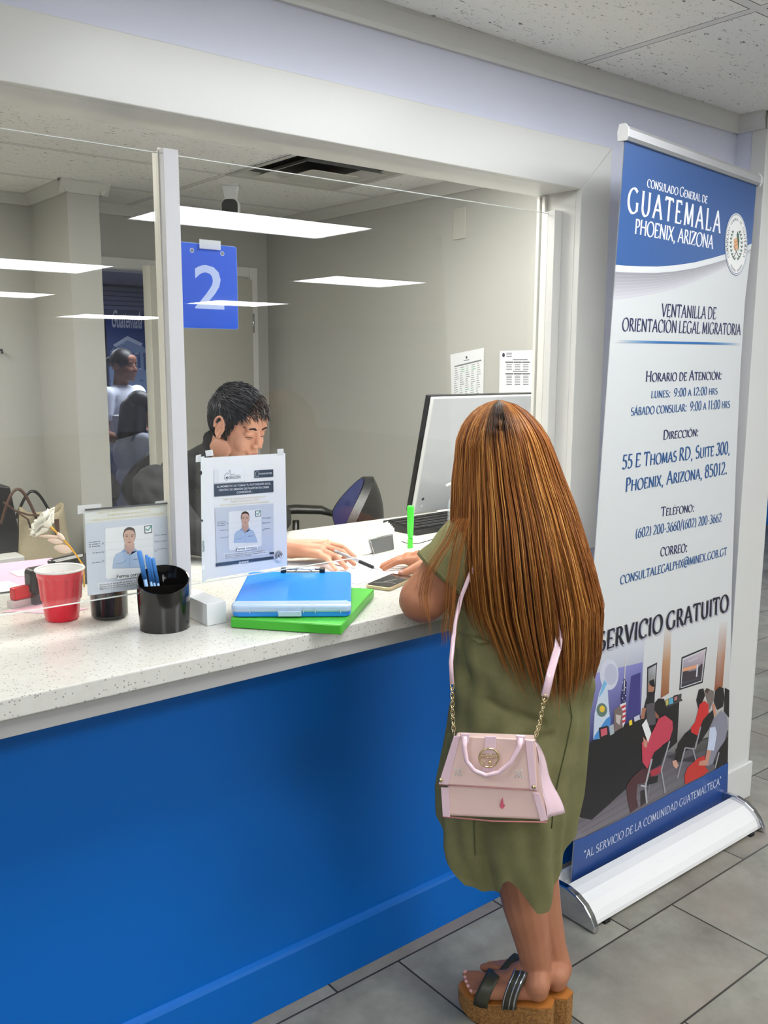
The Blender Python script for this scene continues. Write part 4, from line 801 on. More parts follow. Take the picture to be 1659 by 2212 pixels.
# seal
sx, sy = 1589.5, 527.6
for rx, ry, c, L in ((24.5, 68, (90, 116, 160), 8), (23.8, 66.5, (236, 236, 236), 9), (23.0, 64.5, (120, 130, 150), 10), (22.4, 63, (238, 238, 236), 11)): p.disc(sx, sy, rx, ry, c, L, n=40)
def ring_text(t, a0, a1, ry, rx, hh, flip):
    n = len(t)
    for i, ch in enumerate(t):
        if ch == ' ': continue
        a = radians(a0 + (a1 - a0) * (i + .5) / n); cx, cy = sx + rx * cos(a), sy - ry * sin(a)
        tx, ty = -rx * sin(a), -ry * cos(a); L = math.hypot(tx, ty); tx, ty = tx / L, ty / L
        if not flip: tx, ty = -tx, -ty
        nx, ny = cos(a), -sin(a); L = math.hypot(nx * rx, ny * ry); nx, ny = nx * rx / L, ny * ry / L
        if flip: nx, ny = -nx, -ny
        q, w = serif_line(ch, thick=.2); step = abs(radians(a1 - a0)) / n * math.hypot(rx * sin(a), ry * cos(a)) * .8
        for g_ in q: p.poly([(cx + tx * (v_[0] - w / 2) / max(w, .4) * step + nx * v_[1] * hh, cy + ty * (v_[0] - w / 2) / max(w, .4) * step + ny * v_[1] * hh) for v_ in g_], (70, 74, 84), 12)
ring_text('CONSULADO GENERAL DE GUATEMALA', 212, -32, 51, 17.5, 5, False)
ring_text('PHOENIX, ARIZONA', 232, 308, 60, 20.5, 5, True)
for s in (-1, 1):
    for k in range(9):
        a = radians(250 - k * 15) if s < 0 else radians(290 + k * 15); cx, cy = sx + 12.5 * cos(a), sy - 34 * sin(a)
        p.disc(cx, cy, 1.4, 3.4, (78, 112, 92), 12, n=10, rot=s * .4); p.disc(cx - s * 1.8, cy - 1, 1.1, 2.6, (96, 128, 106), 12, n=10, rot=-s * .5)
p.poly([(1584, 517), (1593, 513), (1594, 537), (1585, 541)], (232, 172, 122), 13); p.line([(1585, 524), (1592, 521)], 1, (150, 100, 60), 14); p.line([(1585, 531), (1592, 528)], 1, (150, 100, 60), 14)
p.line([(1583, 558), (1595, 532)], 1.5, (110, 96, 70), 13); p.line([(1596, 558), (1584, 532)], 1.5, (110, 96, 70), 13); p.poly([(1592, 500), (1595, 506), (1596, 522), (1594, 545), (1592, 520), (1590, 508)], (52, 92, 70), 15)
p.build('printed_panel', M_BANNERINK, ban_t, cut=([.15, .3, .45, .6, .75, .9], [i / 60 for i in range(1, 60)]), gap=.00012)
# rail, base, end caps, pole
M_ALU = mat('brushed_aluminium', (205, 206, 208), .35, metal=.6); M_BASEW = mat('white_base_cover', (232, 232, 230), .3, bump=(80, .02))
tl, tr = ban(0, 1), ban(1, 1); dx = (tr - tl).normalized()
TR_ = frame(tl - dx * .008 + Vector((0, .004, -.004)), dx, None, (0, 0, 1))
MB().prism([(q[0], q[1]) for q in [(-.011, 0), (-.016, .008), (-.016, .026), (-.008, .036), (.006, .036), (.010, .02), (.008, 0)]], 0, (tr - tl).length + .016, TR_ @ frame((0, 0, 0), (0, 1, 0), (0, 0, 1), (1, 0, 0))).build('top_rail', M_ALU, ban_t, bevel=.001)
for e, x0 in ((0, -.004), (1, (tr - tl).length + .014)):
    MB().prism([(-.012, -.002), (-.018, .008), (-.018, .028), (-.009, .039), (.007, .039), (.012, .02), (.010, -.002)], x0, x0 + .006, TR_ @ frame((0, 0, 0), (0, 1, 0), (0, 0, 1), (1, 0, 0))).build('rail_cap', M_FRAME, ban_t)
prof = [(-.285, .010), (-.283, .022), (-.272, .042), (-.252, .061), (-.225, .075), (-.195, .079), (-.168, .079), (-.168, .050), (-.120, .050), (-.120, .084), (-.105, .080), (-.085, .055), (-.078, .010)]
YZprism(MB(), prof, 1.995, 2.895).build('base', M_BASEW, ban_t, bevel=.001)
prof2 = [(-.302, .004), (-.300, .020), (-.285, .046), (-.262, .070), (-.230, .087), (-.195, .095), (-.150, .094), (-.105, .088), (-.075, .062), (-.068, .004)]
for x0, x1 in ((1.972, 1.995), (2.895, 2.915)):
    e = YZprism(MB(), prof2, x0, x1).build('end_cap', M_CHROME, ban_t, bevel=.004, seg=3)
MB().tube([(2.45, -.10, .08), (2.42, -.125, 1.2), (2.41, -.175, 2.17)], .009, 10).build('pole', M_ALU, ban_t)
for x in (2.05, 2.85): MB().box(x - .012, -.29, 0.0, x + .012, -.06, .008).build('foot', M_MATTBLACK, ban_t)

# ================================================================== THINGS ON THE COUNTER
ZT_ = 1.0505
def flat(px, py, z=ZT_): return at(px, py, z=z)
# red party cup with a white flower standing behind it
cb = flat(134.5, 1336); M_CUP = mat('red_cup_plastic', (236, 32, 58), .28, coat=.3); M_CUPIN = mat('cup_white', (238, 236, 234), .3)
t = thing('plastic_cup', 'red ribbed plastic cup with a white rolled rim', 'cup', cb)
fl = lambda a, z: .026 * (1 if cos(a * 14) > 0 else -1) if .045 < z < .098 else 0
MB().lathe([(.034, 0), (.036, .002), (.0362, .010), (.0375, .012), (.0405, .044), (.0425, .047), (.0465, .097), (.049, .099), (.0505, .112)], cb, 96, flute=fl, caps=False).build('body', M_CUP, t)
MB().lathe([(.0495, .112), (.0435, .09), (.037, .04), (.032, .004), (.0, .004)], cb, 48, caps=False).build('lining', M_CUPIN, t)
MB().tube([cb + Vector((.0515 * cos(2*pi*k/40), .0515 * sin(2*pi*k/40), .1135)) for k in range(40)], .0026, 8, closed=True).build('rim', M_CUPIN, t)

# black pen holder with a slanted rim
hb = flat(353, 1357); hb = Vector((hb.x + .006, .004, hb.z)); M_HOLD = mat('glossy_black_plastic', (24, 22, 21), .12, coat=.5)
t = thing('pen_holder', 'glossy black round pen holder with a slanted rim in front of the notice', 'pen holder', hb)
R0 = .0555; vdir = Vector((-hb.x, CAM_C[1] - hb.y, 0)).normalized()
def rimz(a): q = Vector((cos(a), sin(a), 0)); return .106 - .020 * q.dot(vdir)
g = MB(); g.grid(lambda i, j: hb + Vector((R0 * (.94 + .06 * min(1, j * 1.6)) * cos(2*pi*i), R0 * (.94 + .06 * min(1, j * 1.6)) * sin(2*pi*i), rimz(2*pi*i) * j)), 64, 14, closed_u=True)
g.grid(lambda i, j: hb + Vector((R0 * .955 * (.94 + .06 * min(1, j * 1.6)) * cos(2*pi*i), R0 * .955 * (.94 + .06 * min(1, j * 1.6)) * sin(2*pi*i), .003 + (rimz(2*pi*i) - .003) * j)), 64, 14, closed_u=True)
g.grid(lambda i, j: hb + Vector((R0 * (.955 + .045 * j) * cos(2*pi*i), R0 * (.955 + .045 * j) * sin(2*pi*i), rimz(2*pi*i))), 64, 1, closed_u=True)
g.lathe([(0, .0), (R0 * .95, .0)], hb, 64, caps=False); g.lathe([(0, .003), (R0 * .9, .003)], hb, 64, caps=False); g.build('cup', M_HOLD, t)
sidev = Vector((-vdir.y, vdir.x, 0))
for d, s0, s1 in ((sidev, -.95, .95), (vdir, -.95, 0)):
    a, b = hb + d * R0 * s0 * .98, hb + d * R0 * s1 * .98; o_ = Vector((-d.y, d.x, 0)) * .0008; za, zb_ = .088 if d is not sidev else .092, .092
    vs = [a - o_, b - o_, b + o_, a + o_]; MB().add([v + Vector((0, 0, .003)) for v in vs] + [v + Vector((0, 0, zz)) for v, zz in zip(vs, (za, zb_, zb_, za))], [(0, 1, 2, 3), (4, 5, 6, 7), (0, 1, 5, 4), (1, 2, 6, 5), (2, 3, 7, 6), (3, 0, 4, 7)]).build('divider', M_HOLD, t)
M_PENB = mat('pen_blue', (76, 140, 215), .3); M_PENL = mat('pen_clear_blue', (150, 190, 235), .25)
for k, (px, py, lab, thick) in enumerate(((300, 1190, 'thick light blue capped pen leaning left in the black pen holder', .0052), (316, 1199, 'blue capped pen, second from left in the black pen holder', .0036), (322, 1203, 'short blue pen, third from left in the black pen holder', .0034), (330, 1205, 'rightmost blue capped pen in the black pen holder', .0038))):
    top = near(px, py, hb + (-vdir) * .012); base = hb + sidev * (-.022 + .008 * k) - vdir * .01 + Vector((0, 0, .006))
    dr = (top - base); q = thing('pen', lab, 'pen', base, 0, 'blue pens in the black pen holder')
    MB().tube([base, base + dr * .68], thick * .8, 12).build('barrel', M_PENL, q); MB().tube([base + dr * .62, base + dr * .98, top], [thick, thick, thick * .8], 12).build('cap', M_PENB, q)
# dark mesh cup with markers behind the notice
mb_ = flat(237, 1332); t = thing('marker_cup', 'low dark cup full of markers behind the left notice', 'pen holder', mb_)
MB().lathe([(.034, 0), (.040, .006), (.041, .085), (.0425, .087), (.0405, .089), (.039, .085), (.038, .008), (0, .006)], mb_, 40).build('cup', film_material('smoked_plastic', (14, 15, 20), .5, .15), t)
for k, (c, lab, dx_, tl_) in enumerate((((45, 80, 110), 'teal marker at the left in the low dark cup', -.026, -.004), ((200, 60, 110), 'pink marker in the low dark cup', -.014, .008), ((35, 30, 60), 'navy marker in the low dark cup', -.005, .004), ((110, 70, 130), 'purple marker in the middle of the low dark cup', .006, .006), ((190, 120, 40), 'ochre pencil in the low dark cup', .017, .008), ((200, 70, 30), 'orange marker at the right in the low dark cup', .027, .0))):
    b_ = mb_ + sidev * dx_ * .85 + vdir * (.030 - abs(dx_) * .5) + Vector((0, 0, .008)); q = thing('marker', lab, 'marker', b_, 0, 'markers in the low dark cup')
    M_ = mat('marker_%d' % k, c, .4); MB().tube([b_, b_ + Vector((0, 0, .07)) + sidev * tl_], .0055, 10).build('barrel', M_, q); MB().tube([b_ + Vector((0, 0, .07)) + sidev * tl_, b_ + Vector((0, 0, .098)) + sidev * tl_ * 1.4], [.006, .0055], 10).build('cap', M_, q)
# artificial rose
fs = flat(182, 1270); Pf = lambda px, py, o=0: near(px, py, fs, o); M_PETAL = mat('white_petal', (240, 238, 226), .6); M_STEM = mat('gold_stem', (226, 168, 30), .35, metal=.2); M_LEAF = mat('pale_glitter_leaf', (236, 222, 214), .45, noise=(300, (250, 200, 150), .6))
t = thing('artificial_rose', 'artificial white rose with a gold stem leaning above the red cup', 'flower', fs)
hd = Pf(94, 1128); ax = (Pf(80, 1118) - Pf(112, 1140)).normalized(); u_ = ax.cross(Vector(vdir)).normalized(); w_ = ax.cross(u_)
g = MB()
for ring, (n_, r_, ln, op) in enumerate(((3, .004, .022, .10), (4, .008, .028, .35), (5, .012, .032, .7), (6, .014, .034, 1.05))):
    for k in range(n_):
        a0 = 2 * pi * k / n_ + ring * .5
        def pet(i, j, a0=a0, r_=r_, ln=ln, op=op):
            a = a0 + (i - .5) * 2.0; rr = r_ + ln * sin(op) * j; wv = 1 - .35 * (2 * i - 1) ** 2 * j
            return hd - ax * .016 + ax * (ln * cos(op) * j * 1.25 * wv + .004 * sin(i * 9 + a0)) + (u_ * cos(a) + w_ * sin(a)) * (rr * (.75 + .3 * wv))
        g.grid(pet, 8, 6)
g.build('bloom', M_PETAL, t, solid=.0008)
MB().tube([hd - ax * .012, Pf(118, 1146), Pf(133, 1162), Pf(150, 1180), Pf(165, 1200), Pf(180, 1222), fs + Vector((0, 0, .002))], [.005, .0022, .0020, .0026, .0020, .0020, .002], 8).build('stem', M_STEM, t)
def leaf(a, b, wd, nm='leaf'):
    d = b - a; s_ = d.cross(Vector(vdir)).normalized(); g = MB()
    g.grid(lambda i, j: a + d * j + s_ * ((i - .5) * wd * sin(pi * min(1, j * .92 + .04)) ** .8 * (1 + .06 * sin(j * 60))) + Vector(vdir) * (.004 * sin(pi * j) * (1 - (2 * i - 1) ** 2)), 6, 16); g.build(nm, M_LEAF, t, solid=.0006)
leaf(Pf(136, 1172), Pf(102, 1166), .014); leaf(Pf(158, 1190), Pf(116, 1182), .022); leaf(Pf(140, 1168), Pf(122, 1150), .012); leaf(Pf(134, 1160), Pf(82, 1158), .008)
# tape dispenser behind the notice
td = flat(205, 1255); M_GD = mat('dark_grey_plastic', (74, 76, 80), .35)
t = thing('tape_dispenser', 'grey desk tape dispenser half hidden behind the left notice', 'tape dispenser', td)
MB().prism([(-.035, 0), (.06, 0), (.06, .02), (.035, .03), (.03, .045), (.022, .072), (.0, .082), (-.018, .076), (-.03, .05)], -.014, .014, frame(td, (1, .2, 0), (0, 0, 1), (.2, -1, 0))).build('body', M_GD, t, bevel=.004)
MB().lathe([(.026, -.009), (.026, .009)], (0, 0, 0), 32, T=frame(td + Vector((0, 0, .045)), (1, .2, 0), (0, 0, 1), (.2, -1, 0))).build('tape_roll', mat('tape_roll', (120, 150, 200), .3), t)
# stamps
def obox(px, py, z, yaw, w, d, h, name, m, parent=None, bevel=.003, T0=None):
    c = T0 if T0 is not None else flat(px, py, z); T = Matrix.Translation(c) @ Matrix.Rotation(yaw, 4, 'Z'); return MB().box(-w/2, -d/2, 0, w/2, d/2, h, 0, T).build(name, m, parent, bevel=bevel, seg=3)
sp = flat(92, 1300); t = thing('rubber_stamp', 'black self-inking rubber stamp with a clear base behind the red cup', 'stamp', sp); T_ = Matrix.Translation(sp) @ Matrix.Rotation(.15, 4, 'Z')
MB().box(-.034, -.024, .024, .05, .024, .086, 0, T_).build('housing', M_BLACK, t, bevel=.012, seg=4)
MB().box(-.031, -.021, .0, .047, .021, .026, 0, T_).build('base', film_material('smoked_base', (60, 60, 66), .75, .2), t, bevel=.003)
MB().box(-.022, -.0255, .036, .038, -.0235, .066, 0, T_).build('window', M_MATTBLACK, t, bevel=.002)
sp = flat(46, 1308); t = thing('rubber_stamp', 'red handled rubber stamp lying on a clear block, left of the black one', 'stamp', sp); T_ = Matrix.Translation(sp) @ Matrix.Rotation(.25, 4, 'Z')
MB().box(-.028, -.012, .0, .04, .014, .016, 0, T_).build('clear_block', film_material('frosted_block', (226, 214, 214), .8, .2), t, bevel=.001); MB().box(-.022, -.011, .0165, .04, .012, .046, 0, T_).build('handle', mat('red_plastic', (205, 32, 40), .3), t, bevel=.004)
sp = flat(145, 1222); t = thing('stapler', 'black and chrome stapler lying behind the red cup', 'stapler', sp); T_ = Matrix.Translation(sp) @ Matrix.Rotation(.35, 4, 'Z')
MB().box(-.06, -.016, .0, .06, .016, .010, 0, T_).build('base', M_BLACK, t, bevel=.003); MB().box(-.06, -.013, .012, .055, .013, .028, 0, T_).build('arm', M_BLACK, t, bevel=.008, seg=3); MB().box(-.05, -.0135, .020, .045, -.0125, .024, 0, T_).build('magazine', M_CHROME, t)
# folders and papers at the left
M_PINK = mat('pink_folder', (236, 178, 200), .6)
def sheet_on(pts, z, name, m, lab, cat, group=None, th=.0008):
    v = [flat(px, py, z) for px, py in pts]; c = sum(v, Vector()) / len(v)
    b = MB(); n = len(v); b.add([q for q in v] + [q + Vector((0, 0, th)) for q in v], [tuple(range(n - 1, -1, -1)), tuple(range(n, 2*n))] + [(i, (i + 1) % n, n + (i + 1) % n, n + i) for i in range(n)])
    o = b.build(name, m); return tag(o, lab, cat, group)
sheet_on([(-60, 1226), (112, 1207), (140, 1216), (110, 1262), (-60, 1275)], 1.0505, 'paper_folder', M_PINK, 'large pink paper folder lying behind the stamps', 'folder', th=.003)
sheet_on([(-40, 1262), (18, 1256), (60, 1272), (-20, 1282)], 1.0545, 'paper_sheet', M_PAPER, 'white sheet lying on the left end of the pink folder', 'paper')
sheet_on([(20, 1236), (70, 1228), (92, 1240), (40, 1246)], 1.0545, 'paper_label', M_PAPER, 'small white label on the middle of the pink folder', 'paper')
sheet_on([(0, 1322), (100, 1300), (190, 1316), (110, 1326), (40, 1322)], 1.0508, 'paper_sheet', mat('pink_sheet', (240, 190, 205), .6), 'pink sheet lying under the stamps and the red cup', 'paper', th=.0004)
sheet_on([(640, 1232), (770, 1200), (905, 1232), (770, 1262)], 1.0506, 'paper_sheet', mat('form_paper', (242, 242, 244), .6), 'white form lying between the hands under the pen', 'paper')
sheet_on([(405, 1168), (432, 1166), (438, 1186), (418, 1190)], 1.0506, 'paper_sheet', mat('tinted_sheet', (226, 232, 220), .6), 'pale sheet with a yellow stripe behind the notice sleeve', 'paper')
# green box folder and blue clipboard case
FL, FR_ = flat(498, 1356), flat(735, 1372); dx = (FR_ - FL).normalized(); dy = Vector((-dx.y, dx.x, 0)); TG = frame(FL, dx, dy)
t = thing('green_folder', 'bright green flat box folder under the blue clipboard case, jutting over the edge', 'folder', FL); M_GREEN = mat('green_card', (82, 190, 58), .4)
MB().box(0, 0, .0, .247, .318, .0225, 0, TG).build('box', M_GREEN, t, bevel=.003, seg=2)
MB().prism([(.004, -.0008), (.243, -.0008), (.243, -.002), (.004, -.002)], .002, .0205, TG).build('flap', mat('green_card_flap', (70, 180, 50), .4), t, bevel=.0005)
ZBc = ZT_ + .0235; a_, b_ = at(500, 1334, z=ZBc), at(758, 1333, z=ZBc); bx = (b_ - a_).normalized(); by = Vector((-bx.y, bx.x, 0)); TB = frame(a_, bx, by); WB = (b_ - a_).length
t = thing('clipboard_case', 'translucent blue storage clipboard lying on the green folder', 'clipboard', a_); M_BCASE = mat('blue_polypropylene', (36, 142, 240), .28, spec=.5, coat=.2); M_CL = mat('frosted_clear_plastic', (196, 218, 240), .25, coat=.3, alpha=.82)
LB = .325
MB().prism(rrect(0, 0, WB, LB, .02, 6), 0, .018, TB).build('box', M_BCASE, t, bevel=.004, seg=3)
MB().prism(rrect(.001, .035, WB - .001, LB - .001, .018, 6), .0182, .0265, TB).build('lid', M_BCASE, t, bevel=.005, seg=3)
MB().prism(rrect(-.001, -.003, WB + .001, .040, .014, 6), .011, .0275, TB).build('front_lip', M_CL, t, bevel=.005, seg=3)
for x in (.04, .10, .125, .155, .18, .235):
    MB().box(x - .0008, -.0045, .010, x + .0008, -.002, .023, 0, TB).build('rib', M_CL, t)
MB().box(WB/2 - .028, -.0065, .003, WB/2 + .022, -.0032, .015, 0, TB).build('latch', M_CL, t, bevel=.003)
cx0 = .085
cl = MB(); cl.box(cx0, LB - .018, .0266, cx0 + .10, LB - .006, .0276, 0, TB); cl.tube([TB @ Vector((cx0 + .002, LB - .008, .034)), TB @ Vector((cx0 + .10, LB - .008, .034))], .003, 8)
cl.tube([TB @ Vector((cx0 + .03, LB - .014, .030)), TB @ Vector((cx0 + .045, LB - .018, .036)), TB @ Vector((cx0 + .06, LB - .018, .036)), TB @ Vector((cx0 + .074, LB - .014, .030))], .0012, 6)
c_ = cl.build('clip', M_CHROME, t)
for x in (cx0 - .004, cx0 + .092): MB().box(x, LB - .020, .0266, x + .014, LB - .002, .037, 0, TB).build('rubber_end', M_BLACK, c_, bevel=.002)
# phone
ph = flat(832, 1270); T_ = frame(ph, (flat(866, 1277) - flat(790, 1262)), None)
t = thing('smartphone', 'smartphone in a pale gold case with a dark cracked screen by the elbow', 'phone', ph)
ax_ = (flat(874, 1280) - flat(788, 1268)).normalized(); ay_ = Vector((-ax_.y, ax_.x, 0)); T_ = frame(flat(788, 1270), ax_, ay_)
MB().prism(rrect(0, 0, .072, .145, .010), 0, .0085, T_).build('case', mat('champagne_case', (196, 180, 140), .35, metal=.3), t, bevel=.002)
MB().prism(rrect(.0025, .0025, .0695, .1425, .008), .0086, .0096, T_).build('screen', mat('phone_glass', (30, 30, 30), .08, coat=.6), t)
for q in (((.01, .03), (.04, .05), (.065, .045)), ((.03, .047), (.045, .09))): MB().tube([T_ @ Vector((x, y, .0097)) for x, y in q], .0003, 4).build('crack', M_FRAME, t)
# ball pen in the clerk's hand
pa, pb = at(754, 1203, z=1.085), at(818, 1231, z=1.053); dr = pb - pa
t = thing('ball_pen', 'clear and black click pen resting between the clerk\'s fingers', 'pen', pb)
MB().tube([pa - dr * .5, pa + dr * .35], .0045, 12).build('barrel', mat('clear_barrel', (170, 172, 178), .15, coat=.5), t); MB().tube([pa + dr * .33, pa + dr * .38, pa + dr * .78, pa + dr * .82], [.0045, .0056, .0054, .0045], 12).build('grip', M_MATTBLACK, t)
MB().tube([pa + dr * .82, pa + dr * .93, pb], [.0044, .003, .0006], 12).build('tip', M_CHROME, t)
# mesh letter holder with white cards, highlighter, cable, keyboard, monitor, sanitizer
lc = flat(818, 1190); T_ = frame(lc, (flat(850, 1182) - flat(790, 1197)), None); M_MESH = mat('silver_mesh', (122, 124, 128), .4, metal=.7, bump=(900, .6))
t = thing('card_holder', 'silver mesh card holder with stacked white leaflets', 'holder', lc)
MB().prism([(-.048, 0), (.048, 0), (.055, .044), (-.055, .044)], -.0008, .0008, T_ @ frame((0, -.020, 0), (1, 0, 0), (0, .25, 1), (0, -1, .25))).build('front', M_MESH, t)
MB().prism([(-.048, 0), (.048, 0), (.055, .05), (-.055, .05)], -.0008, .0008, T_ @ frame((0, .022, 0), (1, 0, 0), (0, -.15, 1), (0, -1, -.15))).build('back', M_MESH, t)
MB().box(-.048, -.020, .0, .048, .022, .002, 0, T_).build('bottom', M_MESH, t)
MB().tube([T_ @ Vector(q) for q in ((-.048, -.021, .001), (-.055, -.010, .045), (.055, -.010, .045), (.048, -.021, .001))], .0014, 6).build('wire_rim', M_CHROME, t)
for k in range(5):
    w = .158 - .006 * k; dz = .006 * k
    o = MB().prism([(-w/2 + .006 * k, 0), (w/2 + .002 * k, 0), (w/2 + .012 + .005 * k, .060 + dz * .6), (-w/2 + .012 + .01 * k, .058 + dz * .3)], -.0004, .0004, T_ @ frame((.004 * k - .012, -.012 + .006 * k, .003), (1, .02 * k, 0), (0, .25 + .03 * k, 1), (0, -1, .25 + .03 * k))).build('leaflet', M_PAPER)
    tag(o, 'white leaflet in the mesh holder, ' + ('foremost', 'second', 'middle', 'fourth', 'rearmost and tallest')[k] + ' of five', 'leaflet', 'white leaflets in the mesh holder')
hl = flat(886, 1184); M_HG = mat('neon_green', (72, 232, 60), .25, emit=None, coat=.3)
t = thing('highlighter', 'neon green highlighter standing upright on its cap', 'highlighter', hl)
MB().lathe([(.0085, 0), (.0090, .002), (.0085, .026), (.0075, .030)], hl, 20).build('cap', M_HG, t); MB().lathe([(.0065, .030), (.0095, .046), (.0105, .09), (.011, .128), (.009, .133), (0, .134)], hl, 20).build('barrel', M_HG, t)
tag(MB().tube([flat(868, 1170), flat(882, 1175), flat(905, 1174), flat(935, 1165), flat(960, 1160), flat(1000, 1130)], .0016, 6).build('cable', M_BLACK), 'thin black cable on the counter behind the green highlighter', 'cable')
k0 = Vector((1.95, .47, ZT_)); TK = frame(k0, (1, .06, 0), None)
t = thing('keyboard', 'black desktop keyboard lying below the monitor', 'keyboard', k0)
MB().prism([(-.0, 0), (.165, 0), (.165, .030), (.0, .016)], 0, .45, TK @ frame((0, 0, 0), (0, 1, 0), (0, 0, 1), (1, 0, 0))).build('case', M_BLACK, t, bevel=.003)
for r in range(5):
    for c in range(14):
        y = .014 + r * .028; z = .016 + y * .085
        MB().box(.012 + c * .0305, y, z, .012 + c * .0305 + .026, y + .024, z + .006, 0, TK).build('key', M_MATTBLACK, t)
mo = Vector((2.115, .700, 1.085)); TM = frame(mo, (1, 0, 0), (0, -.115, 1), (0, -1, -.115)); HM = .402
TM = frame(mo, (1, 0, 0), (0.0, -.24, 1), (0, -1, -.24))
t = thing('monitor', 'white backed computer monitor turned away on the counter', 'monitor', (2.38, .70, ZT_))
a0 = at(888, 1108, y=.70); a1 = at(912, 859, y=.60); nrm = Vector((0, -(a1.z - a0.z), a1.y - a0.y)).normalized(); upv = Vector((0, a1.y - a0.y, a1.z - a0.z)).normalized()
TM = frame(a0, (1, 0, 0), upv, Vector((1, 0, 0)).cross(upv)); HM = (a1 - a0).length
MB().prism([(0, 0), (.56, 0), (.60, HM), (.0, HM)], -.030, -.012, TM).build('screen', M_BLACK, t, bevel=.002)
MB().prism([(.006, .0), (.56, .0), (.60, HM - .002), (.006, HM - .002)], -.011, .010, TM).build('back_shell', mat('monitor_shell', (206, 208, 208), .4), t, bevel=.004)
for y in (.055, .025): MB().lathe([(.0065, .010), (.0065, .0115), (.005, .0118)], (.035, y, 0), 20, T=TM).build('button', M_CHROME if y > .04 else M_WPLASTIC, t)
MB().box(.25, -.020, -.03, .33, .12, -.012, 0, TM).box(2.33, .66, ZT_, 2.52, .79, ZT_ + .008).build('stand', M_WPLASTIC, t, bevel=.003)
sb = flat(985, 1175); t = thing('sanitizer_bottle', 'clear pump bottle of hand sanitizer behind the long hair', 'bottle', sb)
MB().lathe([(.026, 0), (.028, .004), (.028, .07), (.024, .085), (.012, .094), (.012, .10)], sb, 28).build('bottle', film_material('clear_gel', (205, 215, 218), .35, .08), t)
MB().lathe([(.014, .10), (.014, .115), (.006, .118), (.005, .135), (.011, .136), (.011, .148), (0, .149)], sb, 20).tube([sb + Vector((0, 0, .142)), sb + Vector((-.018, -.01, .143)), sb + Vector((-.030, -.014, .134))], .004, 8).build('pump', M_WPLASTIC, t)
sb2 = flat(985, 1150); t = thing('spray_bottle', 'white spray head of a bottle just left of the long hair', 'bottle', sb2)
MB().lathe([(.03, 0), (.03, .1), (.018, .13), (.018, .14)], sb2, 24).build('bottle', MATS['clear_gel'], t)
MB().tube([sb2 + Vector((-.004, 0, .15)), sb2 + Vector((-.002, 0, .165)), sb2 + Vector((-.022, .01, .166)), sb2 + Vector((-.034, .016, .160))], [.008, .007, .005, .004], 8).build('spray_head', M_WPLASTIC, t)

# ================================================================== OFFICE BEHIND THE COUNTER
M_NAVY = mat('navy_fabric', (44, 54, 110), .8, bump=(400, .2))
def office_chair(base, yaw, label, seat_z=.62, back_top=1.17):
    t = thing('office_chair', label, 'chair', base, yaw); T = Matrix.Translation(Vector(base)) @ Matrix.Rotation(yaw, 4, 'Z')   # faces local +y
    b = MB().prism(rrect(-.25, -.24, .25, .26, .09), seat_z - .03, seat_z + .05, T); b.build('seat', M_NAVY, t, bevel=.03, seg=4)
    hgt = back_top - seat_z - .08; cz = seat_z + .08
    def shell(i, j, off, sc):
        a = 2 * pi * i; r = j; w = .225 * sc * (1 - .28 * max(0, sin(a))) ; x = w * cos(a) * r; z = cz + hgt / 2 + hgt / 2 * sc * sin(a) * r
        return T @ Vector((x, -.24 - off - .05 * (1 - r * r) * (1 if off > 0 else 0) + .10 * (x / .225) ** 2 - .05 * (z - cz), z))
    g = MB(); g.grid(lambda i, j: shell(i, j, .035, 1.0), 40, 8, closed_u=True); g.grid(lambda i, j: shell(i, j, .0, 1.0), 40, 8, closed_u=True); g.grid(lambda i, j: shell(i, 1, .035 * j, 1.0), 40, 2, closed_u=True); g.build('back_shell', M_LEATHER, t, bevel=.006)
    g = MB(); g.grid(lambda i, j: shell(i, j, -.03 * (1 - .75 * j * j), .95), 40, 8, closed_u=True); g.grid(lambda i, j: shell(i, j, -.001, .95), 40, 8, closed_u=True); g.build('back_cushion', M_NAVY, t)
    for s in (-1, 1):
        MB().tube([T @ Vector((s * .24, -.02, seat_z)), T @ Vector((s * .31, -.0, seat_z + .10)), T @ Vector((s * .31, .0, seat_z + .20))], .016, 8).build('arm_post', M_BLACK, t)
        arm = MB(); arm.tube([T @ Vector((s * .28, -.17, seat_z + .225)), T @ Vector((s * .30, -.11, seat_z + .245)), T @ Vector((s * .305, .0, seat_z + .250)), T @ Vector((s * .30, .09, seat_z + .245)), T @ Vector((s * .285, .14, seat_z + .22))], [.018, .034, .036, .034, .020], 14, flat=.55); arm.build('armrest', M_LEATHER, t)
    MB().tube([T @ Vector((0, 0, .08)), T @ Vector((0, 0, seat_z - .03))], .028, 14).build('gas_lift', M_BLACK, t)
    MB().box(-.03, -.27, seat_z - .03, .03, -.2, cz + .15, 0, T).build('back_bar', M_BLACK, t, bevel=.006)
    for k in range(5):
        a = 2 * pi * k / 5 + .3; lg = MB(); lg.tube([T @ Vector((0, 0, .10)), T @ Vector((.28 * cos(a), .28 * sin(a), .075))], [.028, .018], 8); l_ = lg.build('leg', M_BLACK, t)
        c = T @ Vector((.28 * cos(a), .28 * sin(a), .03)); MB().lathe([(.03, -.012), (.03, .012)], (0, 0, 0), 16, T=frame(c, (0, 0, 1), (-sin(a), cos(a), 0))).build('castor', M_BLACK, l_)
    return t
office_chair((1.99, 1.22, 0), 1.05, 'black and navy office chair with armrests right of the clerk', .74, 1.165)
